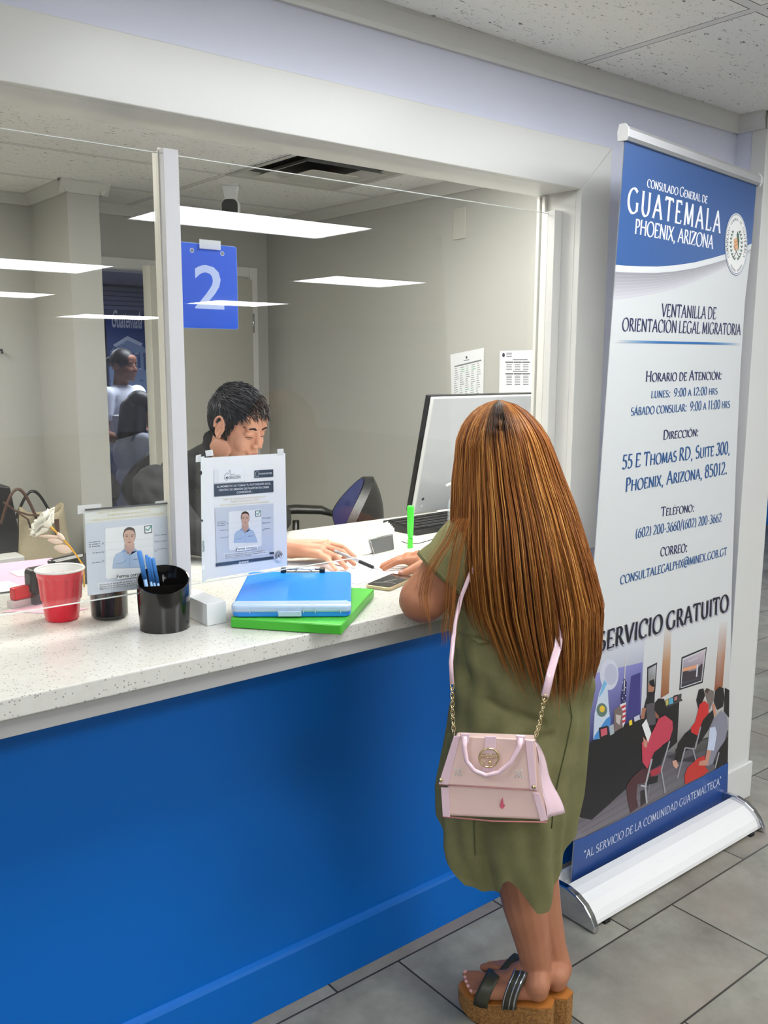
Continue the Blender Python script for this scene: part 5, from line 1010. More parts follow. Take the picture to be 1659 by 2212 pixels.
# ceiling diffuser
t = thing('air_diffuser', 'square stepped ceiling air diffuser partly hidden by the window head', 'vent', (2.40, 1.66, ZC)); M_DUCT = mat('dark_duct', (34, 34, 32), .7); M_DIF = mat('diffuser_enamel', (196, 196, 188), .4)
MB().box(VX0, VY0, ZC + .02, VX1, VY1, ZC + .22).build('duct', M_DUCT, t)
cx, cy = 2.40, 1.66
fr = MB()
for k in range(4):
    R_ = Matrix.Translation((cx, cy, 0)) @ Matrix.Rotation(pi / 2 * k, 4, 'Z')
    fr.add([R_ @ Vector(q) for q in ((-.30, -.30, ZC - .002), (.30, -.30, ZC - .002), (.27, -.27, ZC - .002), (-.27, -.27, ZC - .002), (-.20, -.20, ZC + .06), (.20, -.20, ZC + .06))], [(0, 1, 2, 3), (3, 2, 5, 4)])
fr.build('frame', M_DIF, t)
rg = MB()
for k in range(4):
    R_ = Matrix.Translation((cx, cy, 0)) @ Matrix.Rotation(pi / 2 * k, 4, 'Z')
    rg.add([R_ @ Vector(q) for q in ((-.215, -.215, ZC - .012), (.215, -.215, ZC - .012), (.200, -.200, ZC - .008), (-.200, -.200, ZC - .008), (-.13, -.13, ZC + .045), (.13, -.13, ZC + .045))], [(0, 1, 2, 3), (3, 2, 5, 4)])
rg.build('middle_cone', M_DIF, t)
MB().prism(rrect(cx - .125, cy - .125, cx + .125, cy + .125, .02), ZC - .022, ZC - .018).build('centre_plate', M_DIF, t, bevel=.001)
# small camera on the ceiling
cc = at(497, 400, z=ZC); t = thing('ceiling_camera', 'small white and black security camera hanging from the office ceiling', 'camera', cc); D_ = Vector((-.65, -.76, 0)); S_ = Vector((.76, -.65, 0))
TC = frame(cc, S_, None)
MB().prism(rrect(-.045, -.045, .045, .045, .012), -.004, .0, TC).build('mount_plate', M_WPLASTIC, t)
MB().add([TC @ Vector(q) for q in ((-.038, .03, -.004), (.038, .03, -.004), (.030, .022, -.07), (-.030, .022, -.07), (-.038, -.01, -.004), (.038, -.01, -.004), (.026, .0, -.07), (-.026, .0, -.07))], [(0, 1, 2, 3), (4, 5, 6, 7), (0, 1, 5, 4), (2, 3, 7, 6), (0, 3, 7, 4), (1, 2, 6, 5)]).build('bracket', M_WPLASTIC, t, bevel=.003)
b0 = cc + Vector((0, 0, -.105)); TC2 = frame(b0, S_, (0, 0, 1), D_)
MB().prism(rrect(-.042, -.043, .042, .043, .028, 8), -.03, .020, TC2).build('body', M_WPLASTIC, t, bevel=.008, seg=3)
MB().prism(rrect(-.038, -.039, .038, .039, .026, 8), .0205, .026, TC2).build('lens_panel', M_MATTBLACK, t, bevel=.004)
# cabinet, box, organiser, tote bag at the left
M_CAB = mat('white_cabinet', (214, 215, 212), .4)
t = thing('low_cabinet', 'low white cabinet against the office wall at the left', 'cabinet', (.85, 2.65, 0))
MB().box(.45, 2.35, 0, 1.245, 3.02, .73).build('body', M_CAB, t, bevel=.004); MB().box(.43, 2.33, .7305, 1.255, 3.025, .755).build('top', M_CAB, t, bevel=.003)
for x in (.46, .855): d_ = MB().box(x, 2.335, .03, x + .385, 2.3495, .70).build('door', M_CAB, t, bevel=.003); MB().box(x + .19, 2.32, .60, x + .21, 2.3345, .66).build('handle', M_CHROME, d_, bevel=.002)
kb = at(-12, 1192, z=.756); tag(MB().prism([(-.14, 0), (.075, 0), (.035, .30), (-.14, .33)], -.06, .06, frame(at(5, 1190, z=.756), (1, 0, 0), (0, 0, 1), (0, -1, 0))).build('black_case', mat('black_vinyl', (22, 23, 26), .45), bevel=.008), 'black leaning case on the white cabinet at the left edge', 'case')
t = thing('file_organiser', 'black shelf organiser holding yellow edged folders on the cabinet', 'organiser', (1.12, 2.75, .756)); o0 = Vector((.98, 2.72, .756))
MB().box(.80, 2.72, .7565, 1.30, 2.98, .762).box(.80, 2.72, .90, 1.30, 2.98, .906).box(.80, 2.72, 1.0, 1.30, 2.98, 1.006).box(1.296, 2.72, .762, 1.30, 2.98, 1.0).box(.80, 2.72, .762, .804, 2.98, 1.0).build('shelf', M_BLACK, t)
for k, (z, m_) in enumerate(((.764, (232, 214, 40)), (.777, (240, 240, 235)), (.907, (232, 214, 40)), (.920, (244, 236, 200)), (.933, (228, 210, 50)), (1.008, (238, 238, 236)))):
    tag(MB().box(.82 + .01 * k, 2.71 - .004 * (k % 2), z, 1.285, 2.96, z + .011).build('file_folder', mat('folder_%d' % k, m_, .6)), ('yellow folder at the bottom', 'white folder on the bottom yellow one', 'yellow folder, lowest on the middle shelf', 'cream folder between two yellow ones', 'dark yellow folder, topmost on the middle shelf', 'white folder on top')[k] + ' of the black organiser', 'folder', 'folders in the black organiser')
bc = at(92, 1150, y=2.45); t = thing('tote_bag', 'beige woven tote bag with brown leather straps standing at the left', 'bag', (bc.x, 2.45, .58)); M_TOTE = mat('beige_weave', (178, 166, 138), .8, bump=(200, .5)); M_STRAP = mat('brown_leather', (88, 62, 50), .45)
def tote(i, j):
    a = 2 * pi * i; w = (.13 - .035 * j) ; d = .07 - .02 * j; return Vector((bc.x + w * (abs(cos(a)) ** .6) * (1 if cos(a) > 0 else -1), 2.45 + d * (abs(sin(a)) ** .6) * (1 if sin(a) > 0 else -1) + .0, .58 + .36 * j + .02 * cos(2 * a) * j))
g = MB(); g.grid(tote, 48, 12, closed_u=True); g.add([tote(i / 24, 0) for i in range(24)], [tuple(range(24))]); g.build('body', M_TOTE, t, solid=.004)
for s, hh, y in ((-1, .15, 2.39), (1, .12, 2.50)):
    MB().tube([Vector((bc.x + (-.10 + .16 * q) + (-.10 if s < 0 else 0), y, .90 + hh * sin(pi * q))) for q in [k / 14 for k in range(15)]], .007, 8, m=0).build('handle', M_STRAP if s < 0 else M_BLACK, t)
MB().tube([at(8, 1085, y=2.36), at(30, 1102, y=2.36), at(60, 1112, y=2.36), at(85, 1113, y=2.36)], .014, 8, flat=.3).tube([at(34, 1104, y=2.355), at(60, 1122, y=2.355), at(66, 1140, y=2.355)], .012, 8, flat=.3).build('shoulder_strap', M_STRAP, t)
MB().box(bc.x + .03, 2.366, .82, bc.x + .05, 2.372, .90).build('buckle', M_STRAP, t)
tag(MB().box(1.27, 2.36, .0, bc.x + .2, 2.52, .578).build('stool_box', M_CAB, bevel=.004), 'plain white box standing under the beige tote bag', 'box')
tag(MB().tube([at(-12, 757, y=3.02), at(4, 756, y=3.0), at(5, 764, y=3.0)], .006, 8).build('wall_hook', M_MATTBLACK), 'small dark hook on the office wall at the left edge', 'hook')

# ================================================================== FAR WAITING ROOM
py0 = 8.0
t = thing('travel_poster', 'blue poster reading Guatemala over a white building, beyond the doorway', 'poster', at(275, 900, y=py0))
p = wall_print(py0); q4 = [(228, 690), (322, 694), (332, 920), (240, 916)]
p.poly(q4, [(46, 72, 140), (40, 66, 132), (70, 96, 150), (74, 100, 152)], 0)
p.poly([(238, 760), (255, 738), (275, 728), (300, 740), (318, 758), (326, 800), (326, 850), (240, 850), (236, 800)], (136, 158, 196), 1)
p.poly([(244, 745), (275, 726), (308, 742), (304, 748), (275, 735), (248, 750)], (205, 216, 234), 2)
for k in range(6): p.poly([(244 + k * 13, 762), (250 + k * 13, 762), (252 + k * 13, 800), (246 + k * 13, 800)], (66, 90, 140), 2)
for k in range(40): x, y = 236 + random.random() * 86, 740 + random.random() * 100; p.disc(x, y, 2 + 3 * random.random(), 1.5 + 2 * random.random(), random.choice([(150, 168, 200), (60, 76, 120), (190, 202, 220), (90, 110, 150)]), 3, n=7)
f = sans_polys('Guatemala', .02); wd = max(q_[0] for g_ in f for q_ in g_); A0, A1 = p.inv(239, 706), p.inv(306, 709)
for g_ in f: p.poly([(A0[0] + (A1[0] - A0[0]) * q_[0] / wd + .25 * q_[1] * .16, A0[1] + (A1[1] - A0[1]) * q_[0] / wd + q_[1] * .26) for q_ in g_], (205, 212, 226), 4, px=False)
p.build('print', M_INK, t)
a, b = at(224, 684, y=py0 + .02), at(336, 925, y=py0 + .02); MB().box(a.x, py0 + .004, b.z, b.x, py0 + .022, a.z).build('frame', M_BLACK, t)
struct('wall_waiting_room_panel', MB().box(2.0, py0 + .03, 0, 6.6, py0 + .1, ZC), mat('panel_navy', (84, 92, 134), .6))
# shutter slats on that wall
sl_ = MB()
for k in range(5): sl_.box(2.0, py0 - .01, 2.16 + .05 * k, 6.6, py0 + .02, 2.20 + .05 * k)
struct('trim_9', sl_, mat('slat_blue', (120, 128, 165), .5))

# ================================================================== PEOPLE
def skin(name, col, dark):
    return mat(name, col, .48, spec=.35, noise=(14, dark, .5), bump=(260, .05))
def head_prims(s=1.0, female=False):
    """y forward, z up, x to the person's left; origin at the middle of the head"""
    P = [('e', (0, -.012, .025), (.074, .094, .088)), ('e', (0, .030, -.025), (.061, .056, .082)), ('e', (0, .040, -.072), (.046, .042, .038)), ('e', (0, .066, -.097), (.021, .018, .016)),
         ('e', (.034, .055, -.030), (.027, .028, .032)), ('e', (-.034, .055, -.030), (.027, .028, .032)), ('c', (-.036, .072, .024), .013, (.036, .072, .024), .013), ('e', (0, .060, .048), (.055, .030, .035)),
         ('c', (0, .078, .016), .0080, (0, .095, -.022), .0110), ('e', (0, .096, -.028), (.0125, .0105, .0095)), ('e', (.0125, .093, -.033), (.0085, .010, .0075)), ('e', (-.0125, .093, -.033), (.0085, .010, .0075)),
         ('c', (-.019, .083, -.057), .0062, (.019, .083, -.057), .0062), ('c', (-.017, .082, -.067), .0072, (.017, .082, -.067), .0072), ('e', (0, .072, -.05), (.03, .018, .02)),
         ('e', (.031, .069, .003), (.0165, .0135, .0105)), ('e', (-.031, .069, .003), (.0165, .0135, .0105)), ('e', (.058, .0, -.07), (.012, .04, .03)), ('e', (-.058, .0, -.07), (.012, .04, .03)),
         ('c', (0, -.022, -.05), .054, (0, -.040, -.165), .056)]
    for e in (-1, 1):
        R_ = Matrix.Rotation(-.22, 3, 'X'); P.append(('e', (e * .077, -.006, -.004), (.007, .018, .031), R_))
        ring = [(e * .083, -.008 + .018 * cos(a) - .003 * (a < 3), .002 + .031 * sin(a)) for a in [radians(q) for q in range(-60, 215, 25)]]
        for a, b in zip(ring, ring[1:]): P.append(('c', a, .0042, b, .0042))
        P.append(('e', (e * .081, -.002, -.030), (.006, .009, .010)))
    return [(p[0],) + tuple((tuple(c * s for c in q) if isinstance(q, tuple) else (q * s if isinstance(q, float) else q)) for q in p[1:]) for p in P]
def tf(prims, T):
    """moves head-space shapes to their place"""
    out = []; R3 = T.to_3x3()
    for p in prims:
        if p[0] == 'c': out.append(('c', T @ Vector(p[1]), p[2], T @ Vector(p[3]), p[4]))
        else: out.append(('e', T @ Vector(p[1]), p[2], R3 @ (p[3] if len(p) > 3 else Matrix.Identity(3))))
    return out
def finger(K, Pp, tip, r=.0085): return [('c', K, r * 1.1, Pp, r), ('c', Pp, r, Vector(Pp).lerp(Vector(tip), .5), r * .92), ('c', Vector(Pp).lerp(Vector(tip), .5), r * .92, tip, r * .78)]
def strands(name, paths, rad, cols, mat_, parent, taper=True):
    """thin hairs as slim three-sided tubes in one mesh; paths (n, k, 3), cols (n, k, 3)"""
    P = np.asarray(paths, float); n, k, _ = P.shape; C = np.asarray(cols, float)
    t = np.gradient(P, axis=1); t /= np.linalg.norm(t, axis=2, keepdims=True) + 1e-9
    a = np.cross(t, np.array([.31, .52, .8])); a /= np.linalg.norm(a, axis=2, keepdims=True) + 1e-9; b = np.cross(t, a)
    r = np.asarray(rad).reshape(-1, 1, 1) * (np.interp(np.linspace(0, 1, k), [0, .06, .75, 1], [.6, 1, .9, .12]) if taper else np.ones(k)).reshape(1, -1, 1)
    V = np.stack([P + r * (a * cos(q) + b * sin(q)) for q in (0, 2.094, 4.189)], axis=2)
    idx = np.arange(n * k * 3).reshape(n, k, 3); F = []
    for q in range(3):
        q2 = (q + 1) % 3; F.append(np.stack([idx[:, :-1, q], idx[:, :-1, q2], idx[:, 1:, q2], idx[:, 1:, q]], axis=-1).reshape(-1, 4))
    F = np.concatenate(F); V = V.reshape(-1, 3)
    if parent is not None:
        mi = np.array(parent_world(parent).inverted()); V = V @ mi[:3, :3].T + mi[:3, 3]
    me = bpy.data.meshes.new(name); me.vertices.add(len(V)); me.vertices.foreach_set('co', V.astype('f').ravel())
    me.loops.add(F.size); me.loops.foreach_set('vertex_index', F.astype('i').ravel()); me.polygons.add(len(F)); me.polygons.foreach_set('loop_start', np.arange(0, F.size, 4).astype('i')); me.polygons.foreach_set('loop_total', np.full(len(F), 4, 'i'))
    at_ = me.attributes.new('ink', 'FLOAT_COLOR', 'POINT'); cc_ = np.repeat(C[:, :, None, :], 3, axis=2).reshape(-1, 3); at_.data.foreach_set('color', np.c_[cc_, np.ones(len(cc_))].astype('f').ravel())
    me.polygons.foreach_set('use_smooth', np.ones(len(F), bool)); me.update(); me.validate()
    o = bpy.data.objects.new(name, me); COL.objects.link(o); me.materials.append(mat_)
    if parent is not None: o.parent = parent
    return o
M_HAIR = print_material('hair_strands', .42); M_HAIR.node_tree.nodes['Principled BSDF'].inputs['Specular IOR Level'].default_value = .35
L3 = lambda *c: np.array(lin(*c)[:3])

# ------------------------------------------------------------------ the customer
BW = (1.50, -.41)
cw = thing('person', 'woman with very long copper hair in an olive green dress leaning on the counter', 'person', (1.55, -.43, 0))
vw = Vector((BW[0], BW[1] - CAM_C[1], 0)).normalized(); rw = Vector((vw.y, -vw.x, 0))
M_SKW = skin('tan_skin', (176, 120, 90), (154, 98, 72))
BL, BR_ = (1.575, -.415), (1.67, -.455)
hdc = near(1088, 990, BW) + vw * .005
fwd = (vw * .86 - rw * .35).normalized(); TH = frame(hdc, Vector((0, 0, 1)).cross(fwd), fwd)
TH = TH @ Matrix.Rotation(-.25, 4, 'X')
pr = tf(head_prims(.93, True), TH)
hip = lambda s: near(1100 + 40 * s, 1640, BW)
pr += [('e', near(1112, 1250, BW), (.10, .09, .12)), ('e', near(1112, 1400, BW), (.095, .088, .12)), ('e', near(1108, 1600, BW), (.105, .10, .13)), ('c', near(1110, 1180, BW), .05, hdc - Vector((0, 0, .08)), .047)]
pr += [('c', near(1070, 1640, BW), .075, near(1108, 1840, BL), .056), ('c', near(1108, 1840, BL), .055, near(1132, 1950, BL), .0545), ('c', near(1132, 1950, BL), .0545, near(1150, 2035, BL), .043), ('c', near(1150, 2035, BL), .043, near(1160, 2092, BL), .0375)]
pr += [('c', near(1140, 1640, BW), .075, near(1156, 1850, BR_), .054), ('c', near(1156, 1850, BR_), .054, near(1168, 1960, BR_), .051), ('c', near(1168, 1960, BR_), .051, near(1190, 2045, BR_), .039), ('c', near(1190, 2045, BR_), .039, near(1205, 2090, BR_), .035)]
def foot(H0, T0, side, ank):
    """bare foot from heel point H0 to toe point T0 (on the insole); side points to the little toe"""
    a = (T0 - H0); L = a.length; a = a / L; s_ = side; up = Vector((0, 0, 1)); q = []
    hp = H0 + a * .032 + up * .030; q += [('c', ank, .036, hp + up * .012, .033), ('e', hp - a * .002, (.029, .028, .029))]
    b1 = H0 + a * (L * .68) - s_ * .020 + up * .021; b2 = H0 + a * (L * .62) + s_ * .024 + up * .016
    q += [('c', ank + a * .01, .033, H0 + a * L * .45 - s_ * .006 + up * .035, .026), ('c', H0 + a * L * .45 - s_ * .006 + up * .035, .026, b1, .019), ('c', hp, .026, b2, .017), ('c', H0 + a * L * .4 + s_ * .012 + up * .025, .026, b2, .018), ('c', b1, .018, b2, .017)]
    for k in range(5):
        root = b1.lerp(b2, k / 4.0) + a * .006; tl = H0 + a * (L * (.985, .965, .93, .885, .83)[k]) + s_ * (-.028 + .0145 * k) + up * (.012 if k == 0 else .009); r = (.011, .0085, .008, .0077, .0072)[k]
        mid = root.lerp(tl, .55) + up * .004; q += [('c', root, r * 1.15, mid, r), ('c', mid, r, tl, r * .95)]
    return q
HL, TL_ = at(1186, 2166, z=.082), at(1000, 2130, z=.060); aL = (TL_ - HL).normalized(); aL.z = 0; sL = Vector((-aL.y, aL.x, 0)); sL = sL if sL.dot(vw) < 0 else -sL
LF = .225; TLp = HL + aL * LF; TLp.z = .060
HR = at(1224, 2148, z=.082); TRp = HR + (aL * .9 + vw * .25).normalized() * LF; TRp.z = .060; aR = (TRp - HR).normalized(); sR = -Vector((-aR.y, aR.x, 0)).normalized(); sR = sR if sR.dot(vw) > 0 else -sR
pr += foot(HL, TLp, sL, near(1160, 2092, BL)); pr += foot(HR, TRp, sR, near(1205, 2090, BR_))
# arms: the left one folded on the counter edge, the right one reaching to the form
eL = Vector((1.318, -.285, 1.094)); shL = near(1000, 1200, BW, -.03)
pr += [('c', shL, .060, eL, .054), ('e', eL + Vector((-.002, -.004, -.002)), (.056, .055, .047)), ('c', eL, .046, Vector((1.50, -.115, 1.086)), .030), ('e', Vector((1.54, -.08, 1.075)), (.042, .04, .018))]
for k in range(4): pr += finger(Vector((1.555 + .012 * k, -.065 - .014 * k, 1.076)), Vector((1.59 + .012 * k, -.045 - .014 * k, 1.072)), Vector((1.612 + .012 * k, -.03 - .014 * k, 1.064)))
shR = near(1185, 1210, BW, .05); eR = Vector((1.69, -.20, 1.10)); wR = Vector((1.655, .015, 1.085))
pr += [('c', shR, .055, eR, .046), ('c', eR, .044, wR, .028)]
K1 = at(879, 1211, z=1.080); dK = Vector((.014, .016, -.001)); T1 = at(829, 1229, z=1.0595)
pr += [('c', wR, .027, K1 + dK * 1.4 + Vector((.022, -.022, 0)), .025), ('c', wR, .024, K1 + Vector((.010, -.010, -.002)), .017), ('c', wR, .022, K1 + dK * 3, .014), ('c', K1, .0125, K1 + dK * 3, .0115)]
for k in range(4):
    Kk = K1 + dK * k; Tk = T1 + Vector((.013, .020, 0)) * k + (Vector((-.004, .003, 0)) if k == 1 else Vector((.014, -.01, 0)) if k == 3 else Vector((0, 0, 0))); pr += finger(Kk, Kk.lerp(Tk, .42) + Vector((0, 0, .006)), Tk, .0086 - .0004 * k)
th0 = at(905, 1222, z=1.075); th1 = at(884, 1233, z=1.066); th2 = at(866, 1240, z=1.0605); pr += [('c', th0 + Vector((.02, 0, .004)), .016, th1, .0115), ('c', th1, .0112, th2, .0098)]
bodyw = blob('body', pr, .0034, M_SKW, cw, smooth=5)
# nails
M_NAIL = mat('nail_pink', (232, 176, 168), .2, coat=.4)
nb = MB(); dth = (th2 - th1).normalized(); nb.ball(th2 + Vector((-.001, -.004, .0055)), (.0055, .0035, .0045), nu=10, nv=8); nb.build('thumb_nail', M_NAIL, cw)
for k in range(5):
    b1 = HL + aL * (LF * .68) - sL * .020; tl = HL + aL * (LF * (.985, .965, .93, .885, .83)[k]) + sL * (-.028 + .0145 * k) + Vector((0, 0, .020 if k == 0 else .0155)); tl.z = tl.z - .003
    MB().ball(tl + aL * .003 - Vector((0, 0, .018)), ((.0075 if k == 0 else .005), .006, .004), nu=10, nv=6).build('toe_nail', M_NAIL, cw)
# dress
TABZ = [.30, .437, .518, .636, .752, .865, .976, 1.085, 1.19, 1.235, 1.262, 1.283, 1.30]
TABW = [.135, .150, .160, .170, .164, .157, .158, .160, .158, .140, .110, .072, .052]
TABD = [.12, .125, .13, .132, .13, .118, .115, .120, .118, .108, .09, .065, .050]
TABX = [1092, 1096, 1090, 1098, 1112, 1124, 1130, 1122, 1112, 1110, 1108, 1106, 1104]; TABY = [2010, 1895, 1815, 1705, 1600, 1500, 1400, 1300, 1200, 1157, 1132, 1112, 1096]
TABP = [near(x, y, BW) for x, y in zip(TABX, TABY)]
def dc(z):
    return Vector([np.interp(z, TABZ, [q[i] for q in TABP]) for i in (0, 1)] + [z])
HU = [-1, -.85, -.62, -.40, -.12, -.03, .05, .18, .42, .62, .80, .92, 1]; HZ = [.575, .515, .437, .428, .436, .470, .476, .455, .402, .398, .445, .51, .56]
def dress(i, j, off=0.0, zt=1.298):
    a = 2 * pi * i; u = cos(a); back = sin(a) < 0
    hem = np.interp(u, HU, HZ) if back else .50 + .05 * u * u
    z = hem + (zt - hem) * j; w = np.interp(z, TABZ, TABW); d = np.interp(z, TABZ, TABD); c = dc(z)
    low = max(0, (.80 - z) / .4); mid = math.exp(-((z - .93) / .10) ** 2); up_ = math.exp(-((z - 1.10) / .08) ** 2)
    f = .012 * low * (sin(5 * a + 1.2) + .6 * sin(9 * a - z * 5)) + .005 * sin(3 * a + 9 * z) + .003 * sin(13 * a + 6 * z) + .006 * mid * sin(52 * z + 5 * a) + .003 * up_ * sin(40 * z - 7 * a) + .0025 * sin(17 * a + 23 * z) * (.4 + low)
    f -= .007 * math.exp(-((z - .865 + .05 * (u + .1)) / .009) ** 2) * (u > -.5) * (u < .35) * back
    f -= .008 * math.exp(-((z - .800 - .03 * u) / .010) ** 2) * (u < .5) * back
    f -= .009 * math.exp(-((u + .26 - .10 * (z - .97)) / .03) ** 2) * math.exp(-((z - .965) / .055) ** 2) * back
    f += .004 * math.exp(-((z - 1.045 - .02 * u) / .004) ** 2) * back * (u < .3)
    q = c + rw * (w + f + off) * u + vw * (d + f + off) * sin(a); return q
M_OLIVE = mat('olive_linen', (124, 122, 84), .85, spec=.15, noise=(22, (108, 107, 72), .6), bump=(420, .25))
g = MB(); g.grid(lambda i, j: dress(i, j), 160, 150, closed_u=True); g.grid(lambda i, j: dress(i, j * .08, -.004), 160, 10, closed_u=True)
dr_ = g.build('dress', M_OLIVE, cw)
def dress_at(px, py, lift=.0015):
    """nearest dress point that the pixel shows"""
    best = None
    for z in np.linspace(.42, 1.28, 173):
        for u in ():
            pass
    q = near(px, py, BW, -.115); c = dc(q.z); w = np.interp(q.z, TABZ, TABW); u = max(-.97, min(.97, (Vector((q.x, q.y, 0)) - Vector((c.x, c.y, 0))).dot(rw) / w)); a = 2 * pi - math.acos(u)
    hem = np.interp(u, HU, HZ); j = max(0, (q.z - hem) / (1.298 - hem)); return dress(a / (2 * pi), j, lift)
M_SEAM = mat('olive_seam', (80, 88, 56), .9)
MB().tube([dress_at(*q) for q in ((1228, 1395), (1231, 1450), (1230, 1500), (1236, 1560), (1228, 1620), (1210, 1680), (1195, 1740), (1188, 1790))], .0012, 5).build('side_seam', M_SEAM, dr_)
MB().tube([dress_at(*q) for q in ((1022, 1770), (1021, 1800), (1022, 1850))], .0012, 5).build('back_seam', M_SEAM, dr_)
MB().tube([dress_at(*q, lift=.003) for q in ((985, 1250), (1010, 1302), (1050, 1306), (1085, 1292))], .0022, 5).build('yoke_seam', M_SEAM, dr_)
bt = dress_at(1037, 1390, .004); MB().ball(bt, (.009, .009, .007), nu=14, nv=8).tube([dress_at(1022, 1385, .003), bt, dress_at(1060, 1392, .001)], [.003, .007, .002], 8).build('waist_button', M_OLIVE, dr_)
# rolled sleeves
def sleeve(sh, el, t0, t1, r0, r1, name):
    ax = (el - sh); g = MB(); T = frame(sh, ax.cross(Vector((0, 0, 1))), None, ax)
    def fn(i, j): a = 2 * pi * i; t = t0 + (t1 - t0) * j; r = r0 + (r1 - r0) * j + .003 * sin(5 * a + 8 * j) ; return T @ Vector((r * cos(a), r * 1.05 * sin(a), t * ax.length))
    g.grid(fn, 48, 14, closed_u=True); g.grid(lambda i, j: fn(i, .93 + .07 * j) + (fn(i, 1) - (T @ Vector((0, 0, t1 * ax.length)))) * (.05 - .12 * j), 48, 2, closed_u=True); o = g.build(name, M_OLIVE, cw, solid=.002)
    return o
sleeve(shL, eL, -.35, .50, .070, .072, 'sleeve'); sleeve(shR, eR, -.3, .5, .058, .060, 'sleeve')
# platform sandals
M_CORK = mat('cork', (172, 124, 66), .8, noise=(160, (120, 82, 40), .9), bump=(220, .5)); M_INS = mat('tan_insole', (176, 112, 52), .4); M_OST = mat('dark_olive_leather', (62, 62, 48), .45); M_BEAD = mat('silver_beads', (200, 202, 205), .2, metal=.9)
def sandal(H0, T0, side, lab=None):
    a = Vector((T0.x - H0.x, T0.y - H0.y, 0)); L = a.length + .016; a.normalize(); o = Vector((H0.x, H0.y, 0)) - a * .010; T = frame(o, a, side)
    if T.to_3x3().determinant() < 0: pass
    def outline(s): # half widths along the sole
        return [(0, .016), (.03, .030), (.08, .034), (.13, .036), (.17, .043), (.20, .040), (.225, .028), (L, .008)]
    st = thing('sandal', None, None, (0, 0, 0)); st.parent = cw; st.matrix_parent_inverse = cw.matrix_basis.inverted(); 
    for k in ('label', 'category'):
        if k in st: del st[k]
    xs = np.linspace(0, L, 26); hw = np.interp(xs, [q[0] for q in outline(0)], [q[1] for q in outline(0)]); top = np.interp(xs, [0, .07, .15, L], [.080, .076, .058, .062]); bot = np.interp(xs, [0, .075, .10, .125, .19, L], [0, 0, .0, 0, 0, .024])
    g = MB(); n = len(xs); ring = []
    for x, h, z1, z0 in zip(xs, hw, top, bot): ring += [T @ Vector((x, h, z1)), T @ Vector((x, -h, z1)), T @ Vector((x, -h * .96, z0)), T @ Vector((x, h * .96, z0))]
    fs = [(4*i + q, 4*i + (q + 1) % 4, 4*i + 4 + (q + 1) % 4, 4*i + 4 + q) for i in range(n - 1) for q in range(4)] + [(3, 2, 1, 0), (4*n - 4, 4*n - 3, 4*n - 2, 4*n - 1)]
    g.add(ring, fs, 0)
    def put(mb, nm, m, **k):
        ob = mb.build(nm, m, None, **k); ob.parent = st; return ob
    put(g, 'platform', M_CORK, bevel=.002)
    g = MB(); v = [T @ Vector((x, h * s * 1.02, z1 + dz)) for dz in (.0, .003) for s in (1, -1) for x, h, z1 in zip(xs, hw, top)]
    f2 = [(i, i + 1, n + i + 1, n + i) for i in range(n - 1)] + [(2*n + i, 2*n + i + 1, 3*n + i + 1, 3*n + i) for i in range(n - 1)] + [(i, i + 1, 2*n + i + 1, 2*n + i) for i in range(n - 1)] + [(n + i, n + i + 1, 3*n + i + 1, 3*n + i) for i in range(n - 1)]
    put(g.add(v, f2), 'insole', M_INS)
    def strap(x0, x1, hgt, nm, m, off=0.0):
        off += .004
        g = MB()
        def fn(i, j):
            th = pi * i; x = x0 + (x1 - x0) * j - .018 * sin(th); hwx = np.interp(x, [q[0] for q in outline(0)], [q[1] for q in outline(0)]) + .001 + off; zt = np.interp(x, xs, top)
            return T @ Vector((x, hwx * cos(th), zt - .006 + (hgt + off) * max(0, sin(th)) ** .6))
        g.grid(fn, 24, 4); return put(g, nm, m, solid=.0022)
    strap(.152, .188, .058, 'toe_strap', M_OST); strap(.082, .118, .074, 'beaded_strap', M_OST)
    for q0, q1 in ((.086, .090), (.098, .101), (.113, .116)): strap(q0, q1, .074, 'bead_row', M_BEAD, .0022)
    return st
sandal(HL, TLp, sL); sandal(HR, TRp, sR)

# long hair
HZT = [.88, .93, .976, 1.085, 1.19, 1.296, 1.36, 1.40, 1.45, 1.485, 1.51, 1.527, 1.536]
HWT = [.100, .122, .142, .168, .156, .136, .122, .112, .100, .082, .060, .036, .004]
HDT = [.150, .150, .150, .152, .148, .125, .112, .105, .098, .085, .064, .040, .004]
HXT = [1175, 1166, 1158, 1136, 1122, 1109, 1098, 1093, 1086, 1083, 1081, 1079, 1078]; HYT = [1488, 1440, 1400, 1300, 1200, 1100, 1038, 1000, 950, 915, 890, 873, 865]
HPT = [near(x, y, BW) for x, y in zip(HXT, HYT)]
def hair_pt(th, z, k=1.0):
    c = np.array([np.interp(z, HZT, [q[i] for q in HPT]) for i in (0, 1)]); w = np.interp(z, HZT, HWT) * k; d = np.interp(z, HZT, HDT) * k
    q = c + np.array(rw)[:2] * w * cos(th) + np.array(vw)[:2] * d * sin(th); return np.array([q[0], q[1], z - (1 - k) * .03])
NS = 5200; NK = 22; paths = []; cols = []; rads = []
rng = np.random.RandomState(3)
